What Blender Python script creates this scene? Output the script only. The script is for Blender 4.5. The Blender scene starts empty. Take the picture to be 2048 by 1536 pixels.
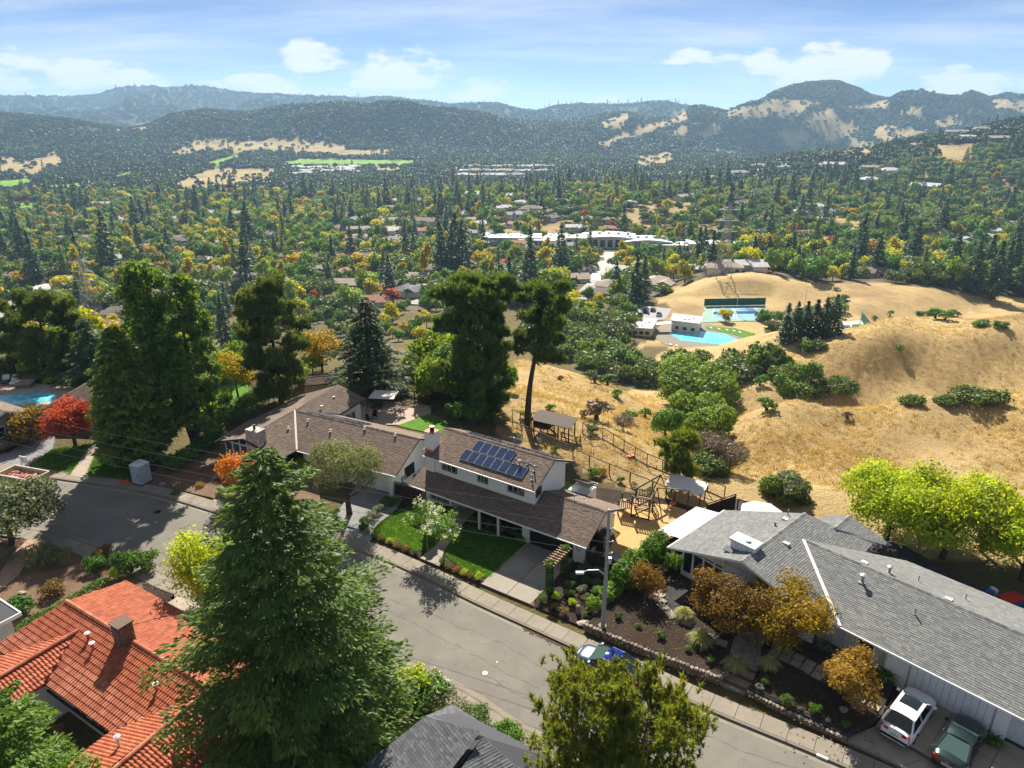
import bpy, bmesh, math, random
import numpy as np
from mathutils import Vector, Matrix
R = math.radians
random.seed(7)
RNG = np.random.default_rng(11)
SC = bpy.context.scene
COL = SC.collection

# ------------------------------------------------------------------ camera
CAM_H, PITCH, FPX = 34.0, R(21.0), 1400.0
cam_d = bpy.data.cameras.new('camera')
cam_d.sensor_fit = 'HORIZONTAL'; cam_d.sensor_width = 36.0
cam_d.lens = 36.0 * FPX / 2048.0
cam_d.clip_start = 0.5; cam_d.clip_end = 40000
cam = bpy.data.objects.new('camera', cam_d); COL.objects.link(cam)
cam.location = (0, 0, CAM_H); cam.rotation_euler = (R(90) - PITCH, 0, 0)
SC.camera = cam

# ------------------------------------------------------------------ sky, sun, exposure
SUN_EL, SUN_AZ = R(39.0), R(-3.0)          # azimuth measured from +Y towards +X
wd = bpy.data.worlds.new('World'); SC.world = wd; wd.use_nodes = True
SC.view_settings.view_transform = 'Standard'; SC.view_settings.look = 'None'
SC.view_settings.exposure = 1.32; SC.view_settings.gamma = 1.0
SC.view_settings.use_curve_mapping = False
SC.cycles.use_denoising = True
SC.cycles.max_bounces = 5; SC.cycles.diffuse_bounces = 4; SC.cycles.glossy_bounces = 2
SC.cycles.transmission_bounces = 2; SC.cycles.volume_bounces = 0; SC.cycles.transparent_max_bounces = 6
SC.cycles.sample_clamp_indirect = 4.0
sun_d = bpy.data.lights.new('sun', 'SUN'); sun_d.energy = 4.4; sun_d.angle = R(0.5); sun_d.color = (1.0, 0.93, 0.80)
sun = bpy.data.objects.new('sun', sun_d); COL.objects.link(sun)
sdir = Vector((math.sin(SUN_AZ) * math.cos(SUN_EL), math.cos(SUN_AZ) * math.cos(SUN_EL), math.sin(SUN_EL)))
sun.rotation_euler = sdir.to_track_quat('Z', 'Y').to_euler(); sun.location = (0, 0, 120)

def build_world():
 nt = wd.node_tree; N = nt.nodes; L = nt.links; N.clear()
 out = N.new('ShaderNodeOutputWorld'); bg = N.new('ShaderNodeBackground')
 sky = N.new('ShaderNodeTexSky'); sky.sky_type = 'NISHITA'; sky.sun_disc = False
 sky.sun_elevation = SUN_EL; sky.sun_rotation = SUN_AZ
 sky.altitude = 200; sky.air_density = 0.3; sky.dust_density = 0.06; sky.ozone_density = 3.0
 bg.inputs['Strength'].default_value = 0.052
 tc = N.new('ShaderNodeTexCoord')
 nrm = N.new('ShaderNodeVectorMath'); nrm.operation = 'NORMALIZE'; L.new(tc.outputs['Generated'], nrm.inputs[0])
 sep = N.new('ShaderNodeSeparateXYZ'); L.new(nrm.outputs[0], sep.inputs[0])
 def m(op, a, b=None, c=None, clamp=False):
  n = N.new('ShaderNodeMath'); n.operation = op; n.use_clamp = clamp
  for i, v in enumerate((a, b, c)):
   if v is None: continue
   if isinstance(v, (int, float)): n.inputs[i].default_value = v
   else: L.new(v, n.inputs[i])
  return n.outputs[0]
 def smooth(v, lo, hi):
  n = N.new('ShaderNodeMapRange'); n.interpolation_type = 'SMOOTHSTEP'
  n.inputs['From Min'].default_value = lo; n.inputs['From Max'].default_value = hi
  L.new(v, n.inputs['Value']); return n.outputs[0]
 def noise(vec, scale, det, rough):
  n = N.new('ShaderNodeTexNoise'); n.inputs['Scale'].default_value = scale
  n.inputs['Detail'].default_value = det; n.inputs['Roughness'].default_value = rough
  L.new(vec, n.inputs['Vector']); return n.outputs['Fac']
 X, Y, Z = sep.outputs
 az = m('ARCTAN2', X, Y); el = m('ARCSINE', Z)
 cmb = N.new('ShaderNodeCombineXYZ'); L.new(az, cmb.inputs[0]); L.new(m('MULTIPLY', el, 2.6), cmb.inputs[1])
 warp = noise(cmb.outputs[0], 16.0, 8.0, 0.62)
 # heaps of cumulus low over the hills: (azimuth, elevation of flat base, half width, height), all in degrees
 heaps = [(-34.5, 1.9, 4.4, 2.6), (-28.5, 2.0, 4.5, 2.1), (-37.5, 0.9, 2.6, 1.7), (-18.5, 1.6, 4.6, 1.6), (-14.5, 3.3, 3.0, 1.8), (-8.5, 2.2, 4.5, 2.6),
    (-2.5, 1.4, 3.0, 1.6), (7.0, 0.7, 2.2, 0.9), (13.5, 3.6, 3.2, 0.9), (18.5, 3.0, 2.0, 1.9), (22.0, 2.2, 3.4, 3.4), (24.5, 2.4, 2.4, 2.4), (30.5, 1.2, 3.2, 2.0),
    (36.0, 1.2, 2.4, 2.6), (44.0, 2.0, 4.0, 2.2), (-45.0, 2.2, 4.0, 2.0), (57.0, 2.0, 4.5, 2.4), (-60.0, 2.0, 4.5, 2.6)]
 tot = None
 for a, e, w, h in heaps:
  da = m('DIVIDE', m('SUBTRACT', az, R(a)), R(w)); up = m('DIVIDE', m('SUBTRACT', el, R(e)), R(h))
  dn = m('MULTIPLY', m('MINIMUM', up, 0.0), 4.0); up2 = m('MAXIMUM', up, 0.0)
  d2 = m('ADD', m('MULTIPLY', da, da), m('ADD', m('MULTIPLY', up2, up2), m('MULTIPLY', dn, dn)))
  g = m('SUBTRACT', 1.0, d2)
  tot = g if tot is None else m('MAXIMUM', tot, g)
 shape = m('ADD', m('MAXIMUM', tot, -1.5), m('MULTIPLY', m('SUBTRACT', warp, 0.5), 4.2))
 cum = m('MULTIPLY', smooth(shape, 0.0, 0.85), 0.9)
 # thin high streaks, plus cloud cover added overhead, out of view, to fill shade
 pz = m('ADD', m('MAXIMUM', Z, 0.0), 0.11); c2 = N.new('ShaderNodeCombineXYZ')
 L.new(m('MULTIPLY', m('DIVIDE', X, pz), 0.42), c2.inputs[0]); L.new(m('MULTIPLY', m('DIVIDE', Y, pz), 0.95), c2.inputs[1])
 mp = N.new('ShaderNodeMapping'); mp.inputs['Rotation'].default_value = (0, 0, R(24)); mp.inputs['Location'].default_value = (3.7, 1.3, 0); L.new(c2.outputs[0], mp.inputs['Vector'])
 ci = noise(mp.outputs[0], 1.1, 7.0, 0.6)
 cir_fill = m('MULTIPLY', smooth(ci, 0.32, 0.82), 0.66)
 cover = m('MAXIMUM', cum, cir_fill, clamp=True)
 cover = m('MULTIPLY', cover, smooth(el, 0.0, 0.02))
 hs = N.new('ShaderNodeHueSaturation'); hs.inputs['Saturation'].default_value = 1.02; hs.inputs['Value'].default_value = 1.0
 L.new(sky.outputs[0], hs.inputs['Color'])
 mx = N.new('ShaderNodeMix'); mx.data_type = 'RGBA'
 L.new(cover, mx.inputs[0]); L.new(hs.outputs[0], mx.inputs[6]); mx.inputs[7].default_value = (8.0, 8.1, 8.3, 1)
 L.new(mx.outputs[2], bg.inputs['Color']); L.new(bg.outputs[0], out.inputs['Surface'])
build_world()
# ------------------------------------------------------------------ survey helpers
def ray(px, py):
 a = (px - 1024) / FPX; b = (768 - py) / FPX
 c, s = math.cos(PITCH), math.sin(PITCH)
 return np.array((a, c + b * s, -s + b * c))
def P(px, py, z=0.0):                      # place on the level z that a reading of the photograph belongs to
 d = ray(px, py); t = (z - CAM_H) / d[2]
 return (d[0] * t, d[1] * t, z)
class Frame:                               # a local plan: origin and heading
 def __init__(s, ox, oy, deg): s.o = (ox, oy); s.a = R(deg); s.c = math.cos(s.a); s.s = math.sin(s.a)
 def w(s, u, v, z=0.0): return (s.o[0] + u * s.c - v * s.s, s.o[1] + u * s.s + v * s.c, z)
 def l(s, x, y):
  dx, dy = x - s.o[0], y - s.o[1]; return (dx * s.c + dy * s.s, -dx * s.s + dy * s.c)
ST = Frame(0, 40, -33.4)                   # the street: u along the kerb, v towards the houses across

# ------------------------------------------------------------------ object helpers
def tag(o, label=None, cat=None, group=None, kind=None):
 if label: o['label'] = label
 if cat: o['category'] = cat
 if group: o['group'] = group
 if kind: o['kind'] = kind
 return o
def thing(name, label, cat, loc=(0, 0, 0), rz=0.0, group=None):
 o = bpy.data.objects.new(name, None); COL.objects.link(o); o.empty_display_size = 0.3
 o.location = loc; o.rotation_euler = (0, 0, rz)
 return tag(o, label, cat, group)
def mesh_np(name, V, F, mats, tint=None, fm=None, smooth=False):
 V = np.asarray(V, np.float32).reshape(-1, 3)
 me = bpy.data.meshes.new(name)
 if isinstance(F, np.ndarray):
  k = F.shape[1]; n = F.shape[0]
  tot = np.full(n, k, np.int32); idx = F.astype(np.int32).ravel()
 else:
  n = len(F); tot = np.fromiter((len(f) for f in F), np.int32, n)
  idx = np.fromiter((i for f in F for i in f), np.int32, int(tot.sum()))
 me.vertices.add(len(V)); me.vertices.foreach_set('co', V.ravel())
 me.loops.add(len(idx)); me.loops.foreach_set('vertex_index', idx)
 me.polygons.add(n); st = np.zeros(n, np.int32); st[1:] = np.cumsum(tot)[:-1]
 me.polygons.foreach_set('loop_start', st); me.polygons.foreach_set('loop_total', tot)
 if fm is not None: me.polygons.foreach_set('material_index', np.asarray(fm, np.int32))
 me.polygons.foreach_set('use_smooth', np.full(n, smooth, bool))
 for m in (mats if isinstance(mats, (list, tuple)) else [mats]): me.materials.append(m)
 if tint is not None:
  a = me.attributes.new('tint', 'FLOAT', 'FACE'); a.data.foreach_set('value', np.asarray(tint, np.float32))
 me.update(calc_edges=True); me.validate()
 return me
def link(name, me, parent=None, loc=None, rz=None):
 o = bpy.data.objects.new(name, me); COL.objects.link(o)
 if parent is not None: o.parent = parent
 if loc is not None: o.location = loc
 if rz is not None: o.rotation_euler = (0, 0, rz)
 return o
def copy_tree(o, parent=None):
 c = o.copy(); COL.objects.link(c)
 if parent is not None: c.parent = parent
 for ch in o.children: copy_tree(ch, c)
 return c

class MB:                                   # collects faces of one mesh
 def __init__(s): s.v = []; s.f = []; s.m = []; s.t = []; s.cur = 0; s.ct = 0.5
 def mat(s, i): s.cur = i; return s
 def face(s, pts):
  b = len(s.v); s.v.extend(tuple(p) for p in pts); s.f.append(tuple(range(b, b + len(pts)))); s.m.append(s.cur); s.t.append(s.ct)
 def add(s, V, F):
  b = len(s.v); s.v.extend(tuple(p) for p in V)
  for f in F: s.f.append(tuple(b + i for i in f)); s.m.append(s.cur); s.t.append(s.ct)
 def bx(s, x0, x1, y0, y1, z0, z1):
  V = [(x, y, z) for z in (z0, z1) for y in (y0, y1) for x in (x0, x1)]
  s.add(V, [(0, 2, 3, 1), (4, 5, 7, 6), (0, 1, 5, 4), (1, 3, 7, 5), (3, 2, 6, 7), (2, 0, 4, 6)]); return s
 def box(s, c, d, rz=0.0, rx=0.0):
  M = Matrix.Rotation(rz, 3, 'Z') @ Matrix.Rotation(rx, 3, 'X')
  V = [Vector(c) + M @ Vector((x * d[0] / 2, y * d[1] / 2, z * d[2] / 2)) for z in (-1, 1) for y in (-1, 1) for x in (-1, 1)]
  s.add(V, [(0, 2, 3, 1), (4, 5, 7, 6), (0, 1, 5, 4), (1, 3, 7, 5), (3, 2, 6, 7), (2, 0, 4, 6)]); return s
 def prism(s, poly, z0, z1):             # flat outline, vertical sides
  n = len(poly); ar = sum(poly[i][0] * poly[(i + 1) % n][1] - poly[(i + 1) % n][0] * poly[i][1] for i in range(n))
  if ar < 0: poly = poly[::-1]
  V = [(p[0], p[1], z0) for p in poly] + [(p[0], p[1], z1) for p in poly]
  s.add(V, [tuple(range(n, 2 * n)), tuple(range(n - 1, -1, -1))] + [(i, (i + 1) % n, n + (i + 1) % n, n + i) for i in range(n)]); return s
 def slab(s, pts, th):                   # a tilted plate, thickness straight down
  n = len(pts); ar = sum(pts[i][0] * pts[(i + 1) % n][1] - pts[(i + 1) % n][0] * pts[i][1] for i in range(n))
  if ar < 0: pts = pts[::-1]
  V = [tuple(p) for p in pts] + [(p[0], p[1], p[2] - th) for p in pts]
  s.add(V, [tuple(range(n)), tuple(range(2 * n - 1, n - 1, -1))] + [((i + 1) % n, i, n + i, n + (i + 1) % n) for i in range(n)]); return s
 def extr(s, pts, d):                    # a flat outline in space pushed along d
  n = len(pts); V = [tuple(p) for p in pts] + [(p[0] + d[0], p[1] + d[1], p[2] + d[2]) for p in pts]
  s.add(V, [tuple(range(n)), tuple(range(2 * n - 1, n - 1, -1))] + [((i + 1) % n, i, n + i, n + (i + 1) % n) for i in range(n)]); return s
 def bar(s, p, q, w, h=None):
  h = h or w; p = Vector(p); q = Vector(q); d = (q - p)
  if d.length < 1e-6: return s
  d.normalize(); up = Vector((0, 0, 1)) if abs(d.z) < 0.95 else Vector((1, 0, 0))
  a = d.cross(up).normalized(); b = a.cross(d)
  V = [c + a * (w / 2 * i) + b * (h / 2 * j) for c in (p, q) for i, j in ((-1, -1), (1, -1), (1, 1), (-1, 1))]
  s.add(V, [(0, 1, 2, 3), (7, 6, 5, 4), (0, 4, 5, 1), (1, 5, 6, 2), (2, 6, 7, 3), (3, 7, 4, 0)]); return s
 def tube(s, path, rad, n=8, cap=True):
  path = [Vector(p) for p in path]; k = len(path)
  if not isinstance(rad, (list, tuple)): rad = [rad] * k
  V = []; ref = None
  for i, p in enumerate(path):
   d = (path[min(i + 1, k - 1)] - path[max(i - 1, 0)]).normalized()
   if ref is None: ref = Vector((0, 0, 1)) if abs(d.z) < 0.9 else Vector((1, 0, 0))
   a = d.cross(ref).normalized(); b = d.cross(a).normalized()
   for j in range(n):
    t = 2 * math.pi * j / n; V.append(p + (a * math.cos(t) + b * math.sin(t)) * rad[i])
  F = [(i * n + j, i * n + (j + 1) % n, (i + 1) * n + (j + 1) % n, (i + 1) * n + j) for i in range(k - 1) for j in range(n)]
  if cap: F += [tuple(range(n)), tuple(range(k * n - 1, (k - 1) * n - 1, -1))]
  s.add(V, F); return s
 def lathe(s, prof, n=12, c=(0, 0, 0)):
  V = [(c[0] + r * math.cos(2 * math.pi * j / n), c[1] + r * math.sin(2 * math.pi * j / n), c[2] + z) for r, z in prof for j in range(n)]
  k = len(prof); F = [(i * n + j, i * n + (j + 1) % n, (i + 1) * n + (j + 1) % n, (i + 1) * n + j) for i in range(k - 1) for j in range(n)]
  F += [tuple(range(n - 1, -1, -1)), tuple(range((k - 1) * n, k * n))]
  s.add(V, F); return s
 def rock(s, c, d, seed, rz=0.0, sub=1):
  r = random.Random(seed); b = bmesh.new(); bmesh.ops.create_icosphere(b, subdivisions=sub, radius=1.0)
  ca, sa = math.cos(rz), math.sin(rz); V = []
  for v in b.verts:
   k = 0.78 + 0.4 * r.random(); x, y, z = v.co.x * d[0] * k, v.co.y * d[1] * k, v.co.z * d[2] * k
   V.append((c[0] + x * ca - y * sa, c[1] + x * sa + y * ca, c[2] + z))
  b.verts.index_update(); F = [tuple(v.index for v in f.verts) for f in b.faces]; b.free()
  s.add(V, F); return s
 def mesh(s, name, mats, off=(0, 0, 0), smooth=False, tint=False):
  V = np.asarray(s.v, np.float32) - np.asarray(off, np.float32)
  return mesh_np(name, V, s.f, mats, tint=s.t if tint else None, fm=s.m, smooth=smooth)
 def build(s, name, mats, parent=None, off=(0, 0, 0), smooth=False, tint=False, label=None, loc=None, rz=None):
  o = link(name, s.mesh(name, mats, off, smooth, tint), parent, loc, rz)
  if label: o['label'] = label
  return o
def smooth_path(pts, n):                    # Catmull-Rom through points of any size
 pts = [np.asarray(p, float) for p in pts]; q = [2 * pts[0] - pts[1]] + pts + [2 * pts[-1] - pts[-2]]; out = []
 for i in range(1, len(q) - 2):
  for k in range(n):
   t = k / n; a, b, c, d = q[i - 1], q[i], q[i + 1], q[i + 2]
   out.append(0.5 * (2 * b + (c - a) * t + (2 * a - 5 * b + 4 * c - d) * t * t + (3 * b - a - 3 * c + d) * t ** 3))
 out.append(pts[-1]); return out
def offset_line(pts, d):                    # shift a plan polyline to its left by d
 out = []
 for i, p in enumerate(pts):
  a = np.asarray(pts[max(i - 1, 0)][:2]); b = np.asarray(pts[min(i + 1, len(pts) - 1)][:2]); t = b - a; t = t / np.linalg.norm(t)
  out.append((p[0] - t[1] * d, p[1] + t[0] * d))
 return out
def smooth_poly(pts, n=5):                  # closed rounded outline
 k = len(pts); q = [np.asarray(p[:2], float) for p in pts]; out = []
 for i in range(k):
  a, b, c, d = q[i - 1], q[i], q[(i + 1) % k], q[(i + 2) % k]
  for j in range(n):
   t = j / n; out.append(tuple(0.5 * (2 * b + (c - a) * t + (2 * a - 5 * b + 4 * c - d) * t * t + (3 * b - a - 3 * c + d) * t ** 3)))
 return out
def in_poly(x, y, poly):
 x = np.asarray(x); y = np.asarray(y); r = np.zeros(x.shape, bool); n = len(poly); j = n - 1
 for i in range(n):
  xi, yi = poly[i][0], poly[i][1]; xj, yj = poly[j][0], poly[j][1]
  c = ((yi > y) != (yj > y)) & (x < (xj - xi) * (y - yi) / ((yj - yi) if yj != yi else 1e-9) + xi)
  r ^= c; j = i
 return r
# ------------------------------------------------------------------ materials
def srgb(h):
 h = h.lstrip('#'); c = [int(h[i:i + 2], 16) / 255 for i in (0, 2, 4)]
 return tuple(x / 12.92 if x <= 0.04045 else ((x + 0.055) / 1.055) ** 2.4 for x in c)
class NT:
 def __init__(s, name):
  s.m = bpy.data.materials.new(name); s.m.use_nodes = True; s.t = s.m.node_tree; s.N = s.t.nodes; s.L = s.t.links
  s.b = s.N['Principled BSDF']; s.out = s.N['Material Output']; s.x = -300
 def n(s, typ, **k):
  o = s.N.new('ShaderNode' + typ)
  for a, v in k.items(): setattr(o, a, v)
  return o
 def put(s, sock, v):
  if isinstance(v, bpy.types.NodeSocket): s.L.new(v, sock)
  elif isinstance(v, (tuple, list)) and len(v) == 3 and sock.type == 'RGBA': sock.default_value = (*v, 1)
  else: sock.default_value = v
 def coord(s, kind='Object', scale=None, rot=None):
  o = s.n('TexCoord').outputs[kind]
  if kind == 'World': o = s.n('NewGeometry').outputs['Position']
  if scale or rot:
   mp = s.n('Mapping'); s.L.new(o, mp.inputs['Vector'])
   if scale: mp.inputs['Scale'].default_value = scale
   if rot: mp.inputs['Rotation'].default_value = rot
   o = mp.outputs[0]
  return o
 def pos(s, scale=None, rot=None):
  o = s.n('NewGeometry').outputs['Position']
  if scale or rot:
   mp = s.n('Mapping'); s.L.new(o, mp.inputs['Vector'])
   if scale: mp.inputs['Scale'].default_value = scale
   if rot: mp.inputs['Rotation'].default_value = rot
   o = mp.outputs[0]
  return o
 def noise(s, vec, scale, detail=4.0, rough=0.6, col=False, dist=0.0):
  o = s.n('TexNoise'); o.inputs['Scale'].default_value = scale; o.inputs['Detail'].default_value = detail
  o.inputs['Roughness'].default_value = rough; o.inputs['Distortion'].default_value = dist; s.L.new(vec, o.inputs['Vector'])
  return o.outputs['Color' if col else 'Fac']
 def vor(s, vec, scale, feature='F1', out='Distance'):
  o = s.n('TexVoronoi'); o.feature = feature; o.inputs['Scale'].default_value = scale; s.L.new(vec, o.inputs['Vector']); return o.outputs[out]
 def ramp(s, fac, stops, interp='LINEAR'):
  o = s.n('ValToRGB'); o.color_ramp.interpolation = interp; e = o.color_ramp.elements
  while len(e) < len(stops): e.new(0.5)
  for i, (p, c) in enumerate(stops):
   e[i].position = p; e[i].color = (*c, 1) if not isinstance(c, (int, float)) else (c, c, c, 1)
  s.put(o.inputs[0], fac); return o.outputs[0]
 def mix(s, fac, a, b, mode='MIX'):
  o = s.n('Mix'); o.data_type = 'RGBA'; o.blend_type = mode
  s.put(o.inputs[0], fac); s.put(o.inputs[6], a); s.put(o.inputs[7], b); return o.outputs[2]
 def math(s, op, a, b=None, clamp=False):
  o = s.n('Math'); o.operation = op; o.use_clamp = clamp; s.put(o.inputs[0], a)
  if b is not None: s.put(o.inputs[1], b)
  return o.outputs[0]
 def rng(s, v, a, b, c=0.0, d=1.0):
  o = s.n('MapRange'); s.put(o.inputs[0], v)
  for i, x in enumerate((a, b, c, d)): o.inputs[i + 1].default_value = x
  return o.outputs[0]
 def attr(s, name, out='Fac'):
  o = s.n('Attribute'); o.attribute_name = name; return o.outputs[out]
 def rand(s): return s.n('ObjectInfo').outputs['Random']
 def bump(s, h, strength=0.4, dist=0.05):
  o = s.n('Bump'); o.inputs['Strength'].default_value = strength; o.inputs['Distance'].default_value = dist
  s.L.new(h, o.inputs['Height']); s.L.new(o.outputs[0], s.b.inputs['Normal']); return o.outputs[0]
 def done(s, col=None, rough=0.8, metal=0.0, spec=0.3, alpha=None):
  if col is not None: s.put(s.b.inputs['Base Color'], col)
  s.put(s.b.inputs['Roughness'], rough); s.b.inputs['Metallic'].default_value = metal
  s.b.inputs['Specular IOR Level'].default_value = spec
  return s.m
def scale_col(c, k): return tuple(min(1.0, x * k) for x in c)
def plain(name, col, rough=0.6, metal=0.0, spec=0.3, var=0.12, sc=6.0):    # paint with faint soiling
 t = NT(name); p = t.coord('Object'); f = t.noise(p, sc, 5, 0.65)
 t.bump(t.noise(p, sc * 9, 3), 0.08, 0.02)
 return t.done(t.ramp(f, [(0.25, scale_col(col, 1 - var)), (0.75, scale_col(col, 1 + var))]), rough, metal, spec)
def foliage(name, dark, mid, light, trans=0.45, rough=0.55, objvar=0.25):
 t = NT(name); ti = t.attr('tint'); oi = t.rand()
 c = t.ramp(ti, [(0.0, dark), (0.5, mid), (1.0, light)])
 hs = t.n('HueSaturation'); t.L.new(c, hs.inputs['Color'])
 t.L.new(t.rng(oi, 0, 1, 0.5 - 0.05 * objvar, 0.5 + 0.05 * objvar), hs.inputs['Hue'])
 t.L.new(t.rng(t.math('FRACT', t.math('MULTIPLY', oi, 7.13)), 0, 1, 1 - objvar, 1 + objvar), hs.inputs['Value'])
 c = hs.outputs[0]
 t.done(c, rough, 0, 0.25)
 tr = t.n('BsdfTranslucent'); warm = t.mix(1.0, c, (1.35, 1.25, 0.55), 'MULTIPLY'); t.L.new(warm, tr.inputs['Color'])
 ms = t.n('MixShader'); ms.inputs[0].default_value = trans
 t.L.new(t.b.outputs[0], ms.inputs[1]); t.L.new(tr.outputs[0], ms.inputs[2]); t.L.new(ms.outputs[0], t.out.inputs['Surface'])
 return t.m
def shingle_mat(name, cols, rough=0.9):
 t = NT(name); ti = t.attr('tint'); p = t.coord('Object')
 c = t.ramp(ti, [(i / (len(cols) - 1), c) for i, c in enumerate(cols)])
 c = t.mix(t.rng(t.noise(p, 0.3, 4, 0.6), 0.35, 0.7), c, t.mix(1.0, c, (1.15, 1.13, 1.1), 'MULTIPLY'))
 c = t.mix(t.rng(t.noise(p, 60, 2), 0.3, 0.7, 0, 0.5), c, t.mix(1.0, c, (0.7, 0.7, 0.7), 'MULTIPLY'))
 return t.done(c, rough, 0, 0.2)
M = {}
def build_materials():
 # asphalt: fine aggregate, faded, cracks and patches
 t = NT('asphalt'); p = t.pos()
 f = t.noise(p, 0.35, 6, 0.6); g = t.noise(p, 14, 4, 0.7); h = t.noise(p, 45, 2, 0.7)
 c = t.ramp(f, [(0.3, (0.165, 0.152, 0.13)), (0.7, (0.225, 0.208, 0.175))])
 c = t.mix(t.rng(g, 0.35, 0.7, 0, 0.6), c, t.mix(1.0, c, (0.72, 0.72, 0.74), 'MULTIPLY'))
 c = t.mix(t.rng(h, 0.58, 0.72), c, (0.30, 0.285, 0.26))
 c = t.mix(t.rng(t.noise(p, 0.9, 4, 0.7), 0.60, 0.74, 0, 0.45), c, (0.085, 0.08, 0.075))
 wv = t.mix(0.62, p, t.mix(1.0, t.noise(p, 0.35, 5, 0.6, True), (14, 14, 14), 'MULTIPLY'))
 cr = t.vor(wv, 0.11, 'DISTANCE_TO_EDGE'); crm = t.math('LESS_THAN', cr, 0.0016)
 c = t.mix(t.math('MULTIPLY', crm, 0.32), c, (0.035, 0.034, 0.034))
 t.bump(h, 0.35, 0.02); M['asphalt'] = t.done(c, 0.92, 0, 0.2)
 t = NT('tar'); M['tar'] = t.done((0.055, 0.052, 0.05), 0.85)
 # concrete
 def conc(name, a, b, k=1.0):
  t = NT(name); p = t.pos(); f = t.noise(p, 0.9, 6, 0.65); g = t.noise(p, 22, 3)
  c = t.ramp(f, [(0.28, a), (0.72, b)]); c = t.mix(t.rng(t.noise(p, 3.1, 5, 0.7), 0.55, 0.75, 0, 0.45), c, scale_col(a, 0.6))
  c = t.mix(t.math('MULTIPLY', t.rand(), 0.35), c, scale_col(a, 0.78))
  t.bump(g, 0.15, 0.02); return t.done(c, 0.9, 0, 0.25)
 M['concrete'] = conc('concrete', (0.22, 0.19, 0.15), (0.30, 0.262, 0.21))
 M['kerb'] = conc('kerb_concrete', (0.17, 0.15, 0.125), (0.26, 0.225, 0.185))
 M['drive'] = conc('driveway_concrete', (0.27, 0.24, 0.20), (0.38, 0.335, 0.275))
 M['paver'] = conc('paving_stone', (0.30, 0.255, 0.20), (0.41, 0.35, 0.28))
 M['greydrive'] = conc('grey_driveway', (0.20, 0.195, 0.20), (0.29, 0.28, 0.28))
 M['deck'] = conc('pool_deck', (0.40, 0.30, 0.23), (0.50, 0.40, 0.32))
 def ground(name, cols, s1=0.5, s2=9.0, bump=0.5, bd=0.06):
  t = NT(name); p = t.pos(); f = t.noise(p, s1, 6, 0.65); g = t.noise(p, s2, 5, 0.75)
  k = len(cols); c = t.ramp(t.mix(0.5, f, g), [(0.25 + 0.5 * i / (k - 1), x) for i, x in enumerate(cols)])
  t.bump(t.mix(0.5, g, t.noise(p, s2 * 4, 3)), bump, bd); return t.done(c, 0.95, 0, 0.15)
 M['mulch'] = ground('bark_mulch', [(0.022, 0.015, 0.012), (0.05, 0.034, 0.026), (0.10, 0.07, 0.052)], 0.6, 16, 0.9, 0.08)
 M['soil'] = ground('dry_soil', [(0.10, 0.062, 0.04), (0.18, 0.115, 0.075), (0.28, 0.19, 0.12)], 0.4, 9, 0.8, 0.07)
 M['yard'] = ground('yard_earth', [(0.09, 0.068, 0.045), (0.16, 0.12, 0.078), (0.22, 0.175, 0.12)], 0.3, 7, 0.8, 0.08)
 M['woodchip'] = ground('wood_chips', [(0.40, 0.24, 0.095), (0.58, 0.37, 0.155), (0.72, 0.49, 0.23)], 0.8, 22, 0.8, 0.05)
 M['gravel'] = ground('pea_gravel', [(0.16, 0.14, 0.12), (0.33, 0.29, 0.24), (0.50, 0.45, 0.39)], 0.9, 30, 0.9, 0.05)
 M['darkgravel'] = ground('dark_gravel', [(0.035, 0.032, 0.036), (0.06, 0.056, 0.06), (0.11, 0.10, 0.10)], 0.9, 30, 0.9, 0.05)
 M['lawn'] = ground('lawn_turf', [(0.05, 0.125, 0.012), (0.085, 0.20, 0.018), (0.15, 0.27, 0.03)], 0.9, 25, 0.9, 0.05)
 M['redpath'] = ground('red_paving', [(0.26, 0.15, 0.11), (0.40, 0.26, 0.20), (0.52, 0.38, 0.30)], 1.2, 6, 0.5, 0.04)
 M['terracotta_floor'] = ground('terracotta_floor', [(0.30, 0.10, 0.05), (0.42, 0.16, 0.08), (0.48, 0.2, 0.1)], 2.0, 8, 0.2, 0.02)
 M['white'] = plain('white_paint', (0.74, 0.74, 0.72), 0.55, var=0.07)
 M['cream'] = plain('cream_paint', (0.60, 0.57, 0.50), 0.6, var=0.08)
 M['greywall'] = plain('grey_paint', (0.20, 0.20, 0.215), 0.6)
 M['palewall'] = plain('pale_grey_paint', (0.56, 0.57, 0.57), 0.6)
 M['trim_dark'] = plain('dark_brown_trim', (0.028, 0.022, 0.018), 0.5)
 M['black'] = plain('black_paint', (0.012, 0.012, 0.013), 0.4)
 M['darkwood'] = plain('dark_stained_wood', (0.055, 0.032, 0.022), 0.75, var=0.3)
 M['redwood'] = plain('red_brown_wood', (0.16, 0.065, 0.035), 0.75, var=0.25)
 M['tan_wood'] = plain('tan_wood', (0.40, 0.24, 0.12), 0.7, var=0.2)
 M['greenwood'] = plain('dark_green_wood', (0.025, 0.05, 0.04), 0.6, var=0.2)
 M['metal'] = plain('galvanised_steel', (0.42, 0.44, 0.46), 0.45, 0.6, 0.5, 0.15)
 M['darkmetal'] = plain('dark_steel', (0.03, 0.03, 0.034), 0.45, 0.5)
 M['poleg'] = plain('weathered_pole', (0.30, 0.31, 0.32), 0.7, 0.1, 0.3, 0.2)
 M['rubber'] = plain('tyre_rubber', (0.012, 0.012, 0.012), 0.8)
 M['rim'] = plain('alloy_rim', (0.35, 0.35, 0.36), 0.3, 0.8, 0.5)
 M['redplastic'] = plain('red_plastic', (0.55, 0.03, 0.03), 0.4); M['blueplastic'] = plain('blue_plastic', (0.02, 0.13, 0.5), 0.4)
 M['toilet'] = plain('grey_plastic', (0.36, 0.41, 0.47), 0.45); M['orange'] = plain('orange_plastic', (0.7, 0.12, 0.02), 0.5)
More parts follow.
